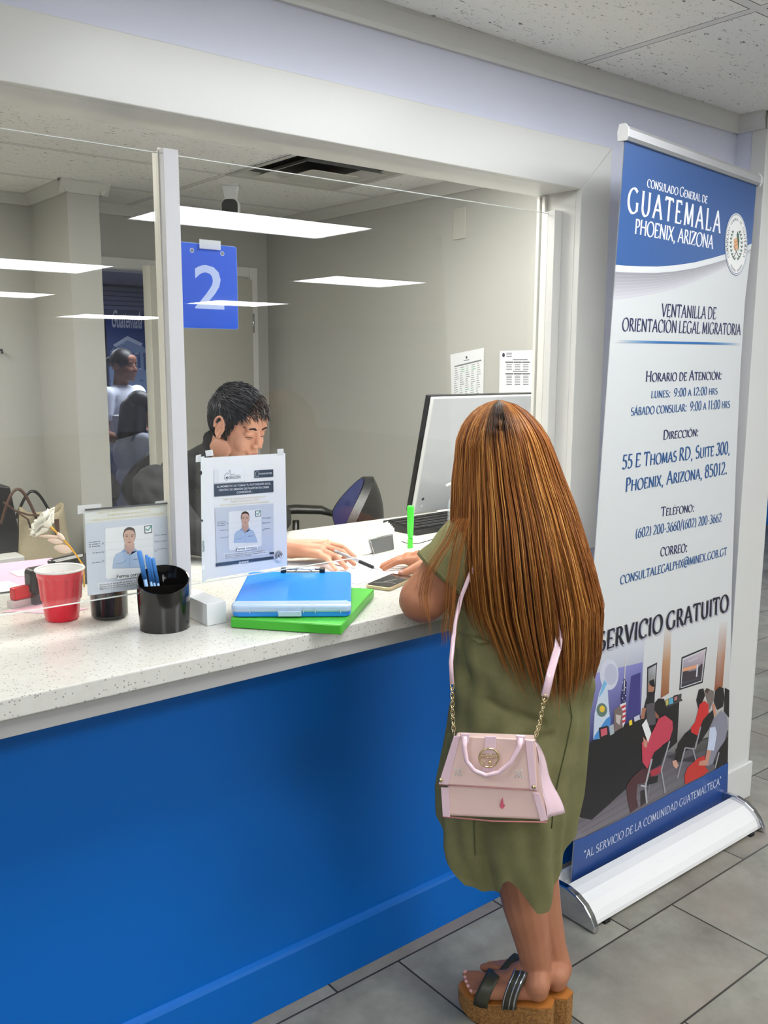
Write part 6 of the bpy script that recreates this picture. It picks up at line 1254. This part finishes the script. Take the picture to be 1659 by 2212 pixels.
for s in range(NS):
    th0 = rng.uniform(pi * .93, 2 * pi * 1.06) if rng.rand() < .82 else rng.uniform(0, 2 * pi)
    u = cos(th0); front = sin(th0) > .25
    ze = np.interp(u, [-1, -.75, -.45, -.15, .1, .5, 1], [1.16, 1.10, 1.03, .955, .925, .925, .955]) + rng.normal(0, .022) + (.02 if rng.rand() < .5 else 0)
    if u < -.3 and rng.rand() < .12: ze -= .09
    if front: ze = 1.22 + rng.rand() * .1
    k = rng.uniform(.86, 1.0) if rng.rand() < .9 else rng.uniform(1.0, 1.025)
    cl = (round(th0 / .10) * .10 + .03 * sin(th0 * 40)); ph = rng.rand() * 6; amp = rng.uniform(.004, .022); pz = []
    s0 = rng.uniform(0, .35)
    for i in range(NK):
        t = i / (NK - 1); z = 1.5365 - (1.5365 - ze) * (1 - cos(t * pi / 2 * 1.0) * (1 - .0)) if False else 1.5365 - (1.5365 - ze) * (t ** 1.35)
        pull = .25 + .5 * max(0, t - .25); th = th0 + (cl - th0) * pull * min(1, t * 3) + amp * sin(z * 16 + ph) * t + .03 * sin(z * 9 + th0 * 3) * t
        kk = k * (1 + .012 * sin(z * 22 + ph)) - .05 * max(0, t - .8) * rng.rand()
        pz.append(hair_pt(th, z, kk))
    paths.append(pz); rads.append(rng.uniform(.0007, .0013))
    base = [L3(160, 98, 42), L3(184, 122, 56), L3(134, 76, 32), L3(208, 148, 76), L3(108, 58, 26)][rng.choice(5, p=[.34, .24, .22, .10, .10])] * rng.uniform(.82, 1.15)
    cp = math.exp(-((u + .08) / .45) ** 2); row = []
    for i in range(NK):
        t = i / (NK - 1); z = pz[i][2]; rt = min(1, max(0, (z - (1.452 + .022 * sin(s))) / .045)) * min(1, cp * 1.15) * .96
        row.append(base * (1 - rt) * (1 - .12 * t) + L3(34, 24, 20) * rt)
    cols.append(row)
for s in range(44):   # loose locks over the left shoulder and arm
    j = rng.normal(0, 10); q = [(990 + j, 1120), (972 + j, 1165), (945 + j, 1205), (925 + j, 1240), (916 + j, 1285), (922 + j, 1330), (928 + j * 1.4, 1380)] if s % 2 else [(1000 + j, 1120), (985 + j, 1190), (972 + j, 1260), (968 + j, 1320), (962 + j, 1360), (965 + j, 1390), (958 + j * 2, 1410)]
    pt = np.array([near(a, b, BW, -.125 - .02 * rng.rand()) for a, b in q]); kx = np.linspace(0, 1, len(q)); ks = np.linspace(0, rng.uniform(.75, 1), NK)
    paths.append(np.stack([np.interp(ks, kx, pt[:, i]) for i in range(3)], axis=1)); cols.append([L3(176, 112, 54) * rng.uniform(.55, 1.25)] * NK); rads.append(.0006)
for s in range(500):   # fine flyaway hairs at the outline and tips
    sd = rng.rand() < .7; th0 = (2 * pi + rng.normal(0, .1)) if sd else (pi + rng.normal(0, .1)); zs = rng.uniform(1.0, 1.5); ze = zs - rng.uniform(.1, .3)
    if not sd: zs = rng.uniform(1.25, 1.5); ze = zs - rng.uniform(.08, .2)
    pz = [hair_pt(th0 + .05 * sin(i * .3 + s), max(.9, zs + (ze - zs) * i / (NK - 1)), 1.0 + .03 * i / (NK - 1) * rng.rand() + .006) for i in range(NK)]
    paths.append(pz); cols.append([L3(150, 92, 44)] * NK); rads.append(.0004)
hr = strands('hair', paths, rads, cols, M_HAIR, cw)
g = MB(); g.grid(lambda i, j: Vector(hair_pt(pi * (.97 + 1.06 * i), 1.534 - (1.534 - np.interp(cos(pi * (.97 + 1.06 * i)), [-1, -.75, -.45, -.15, .1, .5, 1], [1.22, 1.17, 1.12, 1.03, .99, .99, 1.02])) * j ** 1.3, .90 - .05 * j * j)), 90, 60)
g.grid(lambda i, j: Vector(hair_pt(pi * (.02 + .96 * i), 1.534 - .24 * j ** 1.3, .88)), 60, 30)
g.build('hair_mass', mat('hair_under', (96, 52, 24), .7, noise=(40, (60, 30, 14), .8)), hr)

# ------------------------------------------------------------------ handbag hanging at her back
bd_ = -.215
pb_ = lambda px, py, o=0.0: near(px, py, BW, bd_ + o)
hbg = thing('handbag', 'pale pink patent handbag with a gold round clasp hanging behind the woman', 'handbag', pb_(1070, 1775))
M_PK = mat('pink_patent', (238, 206, 196), .16, coat=.6, noise=(9, (226, 192, 182), .4)); M_PK2 = mat('rose_patent', (236, 204, 214), .12, coat=.8); M_PKD = mat('pink_edge', (190, 120, 120), .4)
def panel(pts, t0, t1, name, m, **k):
    """front outline in pixels, from depth t0 (near) to t1 (far)"""
    n = len(pts); v = [pb_(px, py, t0) for px, py in pts]; v2 = [q + vw * (t1 - t0) for q in v]
    return MB().add(v + v2, [tuple(range(n - 1, -1, -1)), tuple(range(n, 2 * n))] + [(i, (i + 1) % n, n + (i + 1) % n, n + i) for i in range(n)]).build(name, m, hbg, **k)
g = MB(); f_ = [(951, 1700), (1160, 1712), (1182, 1772), (1165, 1777), (962, 1766), (949, 1740)]
nfr = [pb_(*q) for q in ((984, 1592), (1156, 1600), (1182, 1772), (955, 1762))]; nbk = [pb_(px, py, .085) for px, py in ((990, 1590), (1164, 1600), (1192, 1755), (975, 1748))]
g.add(nfr + [nfr[0] + vw * .03, nfr[1] + vw * .035] + nbk[2:], [(0, 1, 2, 3), (4, 5, 6, 7), (0, 1, 5, 4), (3, 2, 6, 7), (0, 3, 7, 4)]); g.build('body', M_PK, hbg, bevel=.006, seg=3)
gs = MB(); gs.grid(lambda i, j: (pb_(1156, 1604).lerp(pb_(1181, 1770), j)).lerp((pb_(1160, 1606, .05).lerp(pb_(1198, 1745, .085), j)), i) + rw * (.016 * sin(pi * i) * (j + .2) - .010 * sin(2 * pi * i) * j + .003 * sin(9 * j)), 16, 16); gs.build('side_gusset', M_PK2, hbg, solid=.002)
panel([(986, 1590), (1156, 1598), (1160, 1706), (948, 1694)], -.006, -.001, 'flap', M_PK, bevel=.002)
for q in ([(980, 1590), (994, 1590), (968, 1696), (947, 1694)], [(1134, 1598), (1151, 1600), (1160, 1708), (1145, 1707)]): panel(q, -.0085, -.0062, 'flap_band', M_PK2, bevel=.001)
for q in ([(952, 1701), (970, 1702), (972, 1768), (956, 1764)], [(1150, 1712), (1165, 1714), (1183, 1772), (1167, 1775)]): panel(q, -.003, -.0005, 'body_band', M_PK2, bevel=.001)
panel([(1047, 1590), (1072, 1591), (1071, 1630), (1045, 1628)], -.010, -.0066, 'clasp_tab', M_PK2, bevel=.0015); panel([(1041, 1655), (1069, 1656), (1068, 1670), (1040, 1667)], -.010, -.0066, 'clasp_tab', M_PK2, bevel=.0015)
def loop(cx, cy, rx, ry, o, r, name, m, n=28, a0=0, a1=360):
    pts = [pb_(cx + rx * cos(radians(a)), cy + ry * sin(radians(a)), o) for a in np.linspace(a0, a1, n, endpoint=(a1 - a0 < 360))]
    return MB().tube(pts, r, 7, closed=(a1 - a0 == 360)).build(name, m, hbg)
cls_ = loop(1056, 1637, 21, 20, -.014, .0022, 'round_clasp', M_GOLD); cm = MB(); cm.tube([pb_(1036, 1637, -.014), pb_(1076, 1637, -.014)], .0012, 6).tube([pb_(1037, 1629, -.014), pb_(1075, 1629, -.014)], .0008, 6)
for k in range(7): cm.tube([pb_(1040 + k * 5.2, 1630, -.0145), pb_(1040 + k * 5.2 + (2 if k % 2 else 0), 1637, -.0145)], .0008, 5)
cm.ball(pb_(1058, 1647, -.013), (.004, .004, .005)); cm.tube([pb_(1043, 1652, -.014), pb_(1046, 1642, -.014)], .001, 5); cm.build('clasp_lettering', M_GOLD, cls_)
MB().tube([pb_(1004, 1590, -.012), pb_(1003, 1615, -.018), pb_(1008, 1645, -.022), pb_(1025, 1665, -.024), pb_(1050, 1675, -.025), pb_(1078, 1668, -.024), pb_(1105, 1645, -.022), pb_(1122, 1612, -.018), pb_(1125, 1594, -.012)], [.0065, .0055] + [.0048] * 5 + [.0055, .0065], 10).build('handle', M_PK2, hbg)
for x, y in ((1004, 1590), (1124, 1594)): panel([(x - 11, y - 6), (x + 11, y - 5), (x + 8, y + 16), (x - 6, y + 16)], -.016, -.010, 'handle_tab', M_PK2, bevel=.002)
for x, y in ((952, 1685), (1153, 1700)): MB().lathe([(0, -.003), (.0045, -.0025), (.005, 0)], (0, 0, 0), 14, T=frame(pb_(x, y, -.009), rw, (0, 0, 1), vw)).build('rivet', M_GOLD, hbg)
for (x, y) in ((990, 1668), (1121, 1672)):   # printed white monogram
    mg = MB(); s = 1.0
    for q in (((-7, -8), (-7, 7)), ((-10, -8), (-4, -8)), ((-10, 7), (-4, 7)), ((-6, -8), (-2, -6), (-4, 0), (0, 7)), ((9, -7), (4, -9), (1, -4), (1, 4), (5, 8), (10, 6)), ((4, -8), (7, -3), (4, 2), (6, 7))): mg.tube([pb_(x + a, y + b, -.0068) for a, b in q], .0006, 4)
    mg.build('monogram', M_FRAME, hbg)
M_LIP = mat('lipstick_stain', (214, 96, 120), .3); panel([(1082, 1730), (1086, 1722), (1087, 1736), (1091, 1740), (1085, 1748), (1079, 1742)], -.0016, -.0012, 'stain', M_LIP)
MB().tube([pb_(956, 1764, -.002), pb_(1066, 1774, -.002), pb_(1182, 1776, -.002)], .0016, 6).build('bottom_piping', M_PKD, hbg); MB().tube([pb_(948, 1695, -.006), pb_(1054, 1701, -.006), pb_(1160, 1708, -.006)], .0010, 5).build('flap_piping', M_PKD, hbg)
def chain(pts, n, name):
    P_ = [Vector(q) for q in pts]; g = MB(); tot = len(P_) - 1
    for k in range(n):
        t = (k + .5) / n * tot; i = min(int(t), tot - 1); c = P_[i].lerp(P_[i + 1], t - i); d = (P_[i + 1] - P_[i]).normalized(); s_ = (rw if k % 2 else vw) * .8 + (vw if k % 2 else rw) * .35; s_ = (s_ - d * s_.dot(d)).normalized(); L = .0072
        g.tube([c + d * L * cos(a) + s_ * .0042 * sin(a) for a in np.linspace(0, 2 * pi, 12, endpoint=False)], .0011, 5, closed=True)
    g.build(name, M_GOLD, hbg)
chain([pb_(1156, 1594, .0), pb_(1166, 1560, .01), pb_(1176, 1510, .02)], 11, 'chain'); chain([pb_(980, 1586, .02), pb_(977, 1535, .03), pb_(976, 1480, .04)], 12, 'chain')
def ribbon(pts, w, name, th=.0025):
    P_ = [Vector(q) for q in pts]; g = MB(); g.tube(P_, [w] * len(P_), 8, flat=th / w, up=vw); g.build(name, M_PK2, hbg)
ribbon([pb_(1177, 1505, .02), pb_(1190, 1450, .045), pb_(1204, 1400, .072), pb_(1212, 1350, .088), near(1213, 1280, BW, -.120), near(1205, 1220, BW, -.112), near(1180, 1165, BW, -.09), near(1165, 1140, BW, -.02)], .0085, 'strap')
ribbon([pb_(976, 1478, .04), pb_(974, 1430, .05), pb_(979, 1380, .07), pb_(984, 1340, .085), near(996, 1290, BW, -.112), near(1020, 1230, BW, -.108), near(1060, 1160, BW, -.085), near(1075, 1135, BW, .0)], .0048, 'strap')
loop(1177, 1508, 6, 7, .018, .0012, 'strap_ring', M_GOLD); loop(977, 1480, 4, 6, .04, .0012, 'strap_ring', M_GOLD)

# ------------------------------------------------------------------ the clerk
mn = thing('person', 'man with short black hair in a dark speckled jacket writing behind the screen', 'person', (1.45, .95, 0))
M_SKM = skin('light_brown_skin', (214, 160, 134), (196, 136, 112))
f2_ = Vector((.36, -.933, 0)).normalized(); hm = at(513, 921, y=.80)
TM_ = frame(hm, Vector((0, 0, 1)).cross(f2_), f2_) @ Matrix.Rotation(-.34, 4, 'X') @ Matrix.Rotation(.0, 4, 'Y')
pm = tf(head_prims(1.0), TM_)
lm = Vector((0, 0, 1)).cross(f2_); chest = Vector((1.40, .98, 1.13)); nk = TM_ @ Vector((0, -.045, -.16))
pm += [('c', nk, .055, chest + Vector((0, 0, .10)), .07), ('e', chest, (.13, .10, .14))]
wM = at(630, 1186, z=1.088); eM = Vector((1.19, .60, 1.115)); shM = chest - lm * .175 + Vector((0, 0, .10)); shM2 = chest + lm * .175 + Vector((0, 0, .09))
IK, MK, RK, PK_ = at(706, 1173, z=1.094), at(702, 1181, z=1.094), at(697, 1190, z=1.090), at(689, 1198, z=1.083)
pm += [('c', eM, .040, wM, .028), ('c', wM, .028, IK.lerp(MK, .5) - (IK - wM) * .18, .020), ('c', wM, .026, RK - (RK - wM) * .18, .020), ('c', wM, .022, PK_, .012), ('c', IK, .0125, PK_, .0115), ('c', wM, .02, IK, .012)]
for K_, Pp, Tp, r in ((IK, at(738, 1181, z=1.093), at(767, 1204, z=1.064), .0088), (MK, at(741, 1193, z=1.090), at(765, 1219, z=1.062), .0090), (RK, at(726, 1202, z=1.086), at(748, 1227, z=1.060), .0086), (PK_, at(709, 1208, z=1.078), at(725, 1231, z=1.0595), .0078)): pm += finger(K_, Pp, Tp, r)
pm += [('c', wM + Vector((.03, .0, -.01)), .014, at(712, 1203, z=1.070), .010), ('c', at(712, 1203, z=1.070), .010, at(744, 1212, z=1.066), .0085)]
wM2 = Vector((1.44, .62, 1.082)); eM2 = Vector((1.64, .84, 1.09))
pm += [('c', eM2, .04, wM2, .027), ('c', wM2, .026, wM2 + Vector((-.07, -.05, -.008)), .018)]
for k in range(4): b_ = wM2 + Vector((-.075 + .016 * k, -.045 - .012 * k, -.008)); pm += finger(b_, b_ + Vector((-.03, -.025, -.002)), b_ + Vector((-.05, -.045, -.010)))
bodym = blob('body', pm, .0026, M_SKM, mn, smooth=3)
from mathutils.bvhtree import BVHTree
_bv = BVHTree.FromPolygons([parent_world(mn) @ v.co for v in bodym.data.vertices], [tuple(q.vertices) for q in bodym.data.polygons])
def face(x, z, lift=0.0):
    o_ = TM_ @ Vector((x, .2, z)); d_ = (TM_.to_3x3() @ Vector((0, -1, 0))).normalized(); h_ = _bv.ray_cast(o_, d_, .4)[0]
    return (h_ if h_ is not None else TM_ @ Vector((x, .06, z))) - d_ * lift
M_HB = mat('black_hair', (24, 23, 24), .5, spec=.4); M_EYE = mat('eye_dark', (34, 24, 22), .2, coat=.5); M_EYEW = mat('eye_white', (215, 205, 198), .3)
for e in (-1, 1):
    MB().tube([face(e * (.030 + x), -.0045 - 18 * x * x * .6, .0002) for x in (-.014, -.009, -.004, 0, .005, .010, .015)], [.0006, .0012, .0016, .0018, .0016, .0012, .0006], 6).build('eyelash_line', M_EYE, mn)
    MB().tube([face(e * (.030 + x), -.0095 - .0015 * cos(x * 110), .0001) for x in (-.012, -.006, 0, .006, .012)], [.0003, .0007, .0008, .0007, .0003], 6).build('lower_lid_line', mat('lid_shadow', (150, 98, 84), .6), mn)
    MB().tube([face(e * (.032 + x), .0045 - 20 * x * x * .6, -.0002) for x in (-.014, -.007, 0, .007, .015)], [.0003, .0006, .0007, .0006, .0003], 6).build('lid_fold', MATS['lid_shadow'], mn)
    MB().tube([face(e * (.013 + .036 * i), .0205 + .006 * sin(pi * i * .85), .0004) for i in (0, .15, .35, .55, .75, .9, 1)], [.0018, .0034, .0038, .0036, .0030, .0022, .0010], 8, flat=.4, up=TM_.to_3x3() @ Vector((0, 1, 0))).build('eyebrow', M_HB, mn)
ML_ = mat('lips', (176, 104, 94), .45)
lp = MB(); lp.tube([face(x, -.0605 + .0012 * cos(x * 260), -.0012) for x in (-.022, -.014, -.006, 0, .006, .014, .022)], [.0010, .0030, .0036, .0034, .0036, .0030, .0010], 8); lp.tube([face(x, -.0685, -.0016) for x in (-.018, -.010, 0, .010, .018)], [.0012, .0040, .0048, .0040, .0012], 8); lp.build('lips', ML_, mn)
def in_hair(x, y, z):
    side = abs(x) > .045
    line = np.interp(y, [-.11, -.05, -.018, .012, .030, .045, .062, .075, .1], [-.085, -.060, -.030, -.034, .000, .038, .060, .066, .066]) if side else np.interp(y, [-.11, -.03, .03, .06, .075, .1], [-.09, -.05, .03, .070, .070, .070])
    return z > line
hs, hc, hrad = [], [], []; rg_ = np.random.RandomState(5)
g = MB(); NU, NV = 72, 48; cen = np.array((0, -.012, .025)); RR = np.array((.0785, .0985, .0955)); vs = []; fs = []
for j in range(NV + 1):
    for i in range(NU):
        th, ph = pi * j / NV, 2 * pi * i / NU; q = cen + RR * np.array((sin(th) * cos(ph), sin(th) * sin(ph), cos(th))); vs.append(TM_ @ Vector(q))
for j in range(NV):
    for i in range(NU):
        th, ph = pi * (j + .5) / NV, 2 * pi * (i + .5) / NU; q = cen + RR * np.array((sin(th) * cos(ph), sin(th) * sin(ph), cos(th)))
        if in_hair(*q): fs.append((j * NU + i, (j + 1) * NU + i, (j + 1) * NU + (i + 1) % NU, j * NU + (i + 1) % NU))
g.add(vs, fs, 0, True); cap = g.build('hair', M_HB, mn, solid=.002)
while len(hs) < 3600:
    v_ = rg_.normal(size=3); v_ /= np.linalg.norm(v_); q = cen + RR * v_
    if not in_hair(*q): continue
    nrm_ = v_ / RR; nrm_ /= np.linalg.norm(nrm_); topk = max(0, min(1, (q[2] - .035) / .05)); ln = (.014 + .030 * topk) * rg_.uniform(.7, 1.15)
    dir_ = np.array((.15 * rg_.normal() - .25 * topk * 0, .75 * topk + .25, -1.0 + 1.0 * topk)) + rg_.normal(size=3) * .16; dir_ -= nrm_ * dir_.dot(nrm_); dir_ /= np.linalg.norm(dir_)
    lift = .14 + .60 * topk; pts = []
    for i in range(6):
        t = i / 5; p3 = q + dir_ * ln * t + nrm_ * (ln * lift * (t - .75 * t * t) + .0015); rel = (p3 - cen) / RR; m_ = np.linalg.norm(rel)
        if m_ < 1.01: p3 = cen + RR * rel / m_ * 1.015
        pts.append(TM_ @ Vector(p3))
    hs.append(pts); c_ = L3(26, 25, 27) * rg_.uniform(.6, 2.2) if rg_.rand() < .72 else L3(92, 94, 98); hc.append([c_] * 6); hrad.append(rg_.uniform(.0008, .0014))
strands('hair_strands', hs, hrad, hc, M_HAIR, cap)
# jacket
M_JKT = mat('dark_heather_wool', (24, 25, 28), .85, spec=.2, noise=(900, (62, 64, 68), .4), bump=(300, .2))
jk = [('c', nk + Vector((0, 0, -.01)), .082, TM_ @ Vector((0, -.062, -.080)), .050), ('e', chest + Vector((0, 0, -.02)), (.165, .125, .17)), ('e', chest + Vector((0, .02, -.24)), (.155, .125, .18)), ('e', chest + Vector((0, .02, .06)) - f2_ * .03, (.15, .10, .10)), ('c', shM - Vector((0, 0, .005)), .070, eM, .055), ('c', eM, .054, eM.lerp(wM, .72), .041), ('c', shM2, .070, eM2, .055), ('c', eM2, .054, eM2.lerp(wM2, .75), .042),
      ('c', shM + Vector((0, 0, -.01)), .066, shM2 + Vector((0, 0, -.01)), .066), ('c', chest + Vector((0, 0, .10)), .09, nk - f2_ * .020 + Vector((0, 0, .02)), .066), ('c', chest - lm * .08 + Vector((0, 0, .12)), .06, nk - Vector((0, 0, .03)) - lm * .03, .05), ('c', chest + lm * .08 + Vector((0, 0, .12)), .06, nk - Vector((0, 0, .03)) + lm * .03, .05)]
def wrinkle(co, no):
    w_ = .0035 * np.sin(co[:, 0] * 60 + co[:, 2] * 45) * np.sin(co[:, 1] * 50 - co[:, 2] * 30) + .002 * np.sin(co[:, 2] * 120 + co[:, 0] * 40); return co + no * w_[:, None]
jkt = blob('jacket', jk, .006, M_JKT, mn, smooth=4, push=wrinkle)
g = MB(); TN = frame(nk + Vector((0, 0, -.005)), lm, None, (TM_ @ Vector((0, 0, 0)) - nk).normalized()); g.grid(lambda i, j: TN @ Vector(((.072 - .004 * j) * cos(2 * pi * i), (.072 - .004 * j) * sin(2 * pi * i) - .006, -.03 + .075 * j - .030 * j * max(0, sin(2 * pi * i - pi)) * 0)), 40, 5, closed_u=True); g.build('collar', M_JKT, jkt, solid=.004)
blob('trousers', [('c', chest + Vector((-.08, .02, -.38)), .09, chest + Vector((.0, -.36, -.38)) - lm * .10, .07), ('c', chest + Vector((.08, .02, -.38)), .09, chest + Vector((.05, -.36, -.38)) + lm * .10, .07),
    ('c', chest + Vector((.0, -.36, -.38)) - lm * .10, .065, Vector((1.30, .66, .14)), .045), ('c', chest + Vector((.05, -.36, -.38)) + lm * .10, .065, Vector((1.55, .72, .14)), .045), ('c', Vector((1.30, .66, .10)), .045, Vector((1.33, .56, .05)), .035), ('c', Vector((1.55, .72, .10)), .045, Vector((1.58, .62, .05)), .035)], .010, mat('dark_trousers', (30, 31, 38), .8), mn)
office_chair((1.40, 1.04, 0), pi + .38, 'black office chair the clerk sits on', .64, 1.02)

# ------------------------------------------------------------------ two women in the waiting room beyond
def far_person(lab, base, yaw, seated, hair, shirt, trs, headc, hair_len, bun=False, nm='person'):
    t = thing('person', lab, 'person', (base[0], base[1], 0)); f = Vector((-sin(yaw), cos(yaw), 0)); l = Vector((0, 0, 1)).cross(f); H_ = Vector(headc); TF = frame(H_, l, f)
    sk = skin('far_skin_%d' % int(seated), (150, 104, 84), (130, 86, 70)); pz = tf(head_prims(.98), TF); ch = H_ - Vector((0, 0, .315)) - f * .03; hp_ = ch - Vector((0, 0, .36))
    aR0, aL0 = ch - l * .19 + Vector((0, 0, .11)), ch + l * .19 + Vector((0, 0, .11)); eR_, eL_ = aR0 - l * .05 - Vector((0, 0, .27)), aL0 + l * .05 - Vector((0, 0, .27)); hR, hL = eR_ + f * .20 + l * .06 - Vector((0, 0, .06)), eL_ + f * .16 - l * .04 - Vector((0, 0, .12))
    pz += [('c', aR0, .05, eR_, .042), ('c', eR_, .040, hR, .028), ('c', aL0, .05, eL_, .042), ('c', eL_, .040, hL, .028), ('e', ch, (.12, .1, .16)), ('e', hp_, (.13, .11, .13))]
    for hh in (hR, hL):
        for k in range(4): b_ = hh + f * .035 + l * (.018 * (k - 1.5)); pz += [('c', hh, .02, b_, .012)] + finger(b_, b_ + f * .025 - Vector((0, 0, .01)), b_ + f * .035 - Vector((0, 0, .035)), .009)
    kn = [hp_ + l * s * .10 + (f * .42 if seated else Vector((0, 0, -.42))) for s in (-1, 1)]; an = [k + Vector((0, 0, -.40)) for k in kn]
    for k, a in zip(kn, an): pz += [('c', a - Vector((0, 0, .0)), .035, Vector((a.x, a.y, .04)) + f * .0, .035), ('c', Vector((a.x, a.y, .04)), .034, Vector((a.x, a.y, .03)) + f * .14, .026)]
    blob('body', pz, .006, sk, t, smooth=3)
    blob('shirt', [('e', ch + Vector((0, 0, .02)), (.175, .135, .17)), ('e', ch - Vector((0, 0, .15)), (.162, .13, .17)), ('c', aR0, .066, aR0.lerp(eR_, .5), .064), ('c', aL0, .066, aL0.lerp(eL_, .5), .064), ('c', aR0, .06, aL0, .06), ('e', ch - Vector((0, 0, .29)), (.165, .135, .13))], .009, shirt, t, smooth=4)
    blob('trousers', [('e', hp_, (.165, .135, .13))] + [('c', hp_ + l * s * .08, .10, k, .072) for s, k in zip((-1, 1), kn)] + [('c', k, .068, Vector((a.x, a.y, .12)), .052) for k, a in zip(kn, an)], .010, trs, t, smooth=4)
    hp2 = [('e', TF @ Vector((0, -.016, .042)), (.084, .098, .084))]
    if bun: hp2 += [('e', TF @ Vector((.02, -.125, .03)), (.04, .038, .038))]
    if hair_len: hp2 += [('c', TF @ Vector((0, -.06, .0)), .085, TF @ Vector((0, -.10, -hair_len)), .085), ('c', TF @ Vector((.06, -.03, .0)), .045, TF @ Vector((.09, -.03, -hair_len * .9)), .04), ('c', TF @ Vector((-.06, -.03, .0)), .045, TF @ Vector((-.09, -.03, -hair_len * .9)), .04)]
    blob('hair', hp2, .007, hair, t, smooth=3)
    for e in (-1, 1):
        MB().ball(TF @ Vector((e * .031, .079, .003)), (.011, .005, .005), nu=10, nv=6).build('eye', M_EYE, t); MB().tube([TF @ Vector((e * x, .088 - .3 * (x - .012), .022)) for x in (.014, .028, .042)], .0028, 6).build('eyebrow', M_HB, t)
    return t, hR, hL, f
M_WSH = mat('white_cotton', (214, 218, 228), .8, bump=(30, .3)); M_JEAN = mat('blue_denim', (74, 106, 160), .8); M_DHAIR = mat('dark_brown_hair', (34, 28, 28), .5)
hsw = at(268, 790, y=4.55)
t_, hR_, hL_, fS = far_person('woman in a white t-shirt standing by the poster, hair in a bun', (hsw.x, 4.55), pi + .55, False, M_DHAIR, M_WSH, M_JEAN, hsw, 0, True)
cpp = at(258, 912, y=4.25); tc_ = thing('paper_cup', 'white takeaway cup held by the standing woman in the far room', 'cup', cpp - Vector((0, 0, .09)))
MB().lathe([(.030, -.09), (.044, .02), (.047, .03), (.047, .036)], cpp, 20).build('cup', M_PAPER, tc_); MB().lathe([(.048, .036), (.047, .046), (.03, .050)], cpp, 20).build('lid', M_WPLASTIC, tc_)
hse = at(306, 884, y=4.0)
far_person('seated woman with long dark hair and a white top in the room beyond', (hse.x, 4.0), -pi / 2 - .25, True, M_DHAIR, M_WSH, M_MATTBLACK, hse, .30)
office_chair((at(284, 1030, y=3.75).x, 3.70, 0), .25, 'black office chair in the far room in front of the seated woman', .56, 1.10)
office_chair((at(236, 1000, y=4.2).x, 4.15, 0), -1.2, 'dark chair at the left of the doorway view in the far room', .50, 1.04)
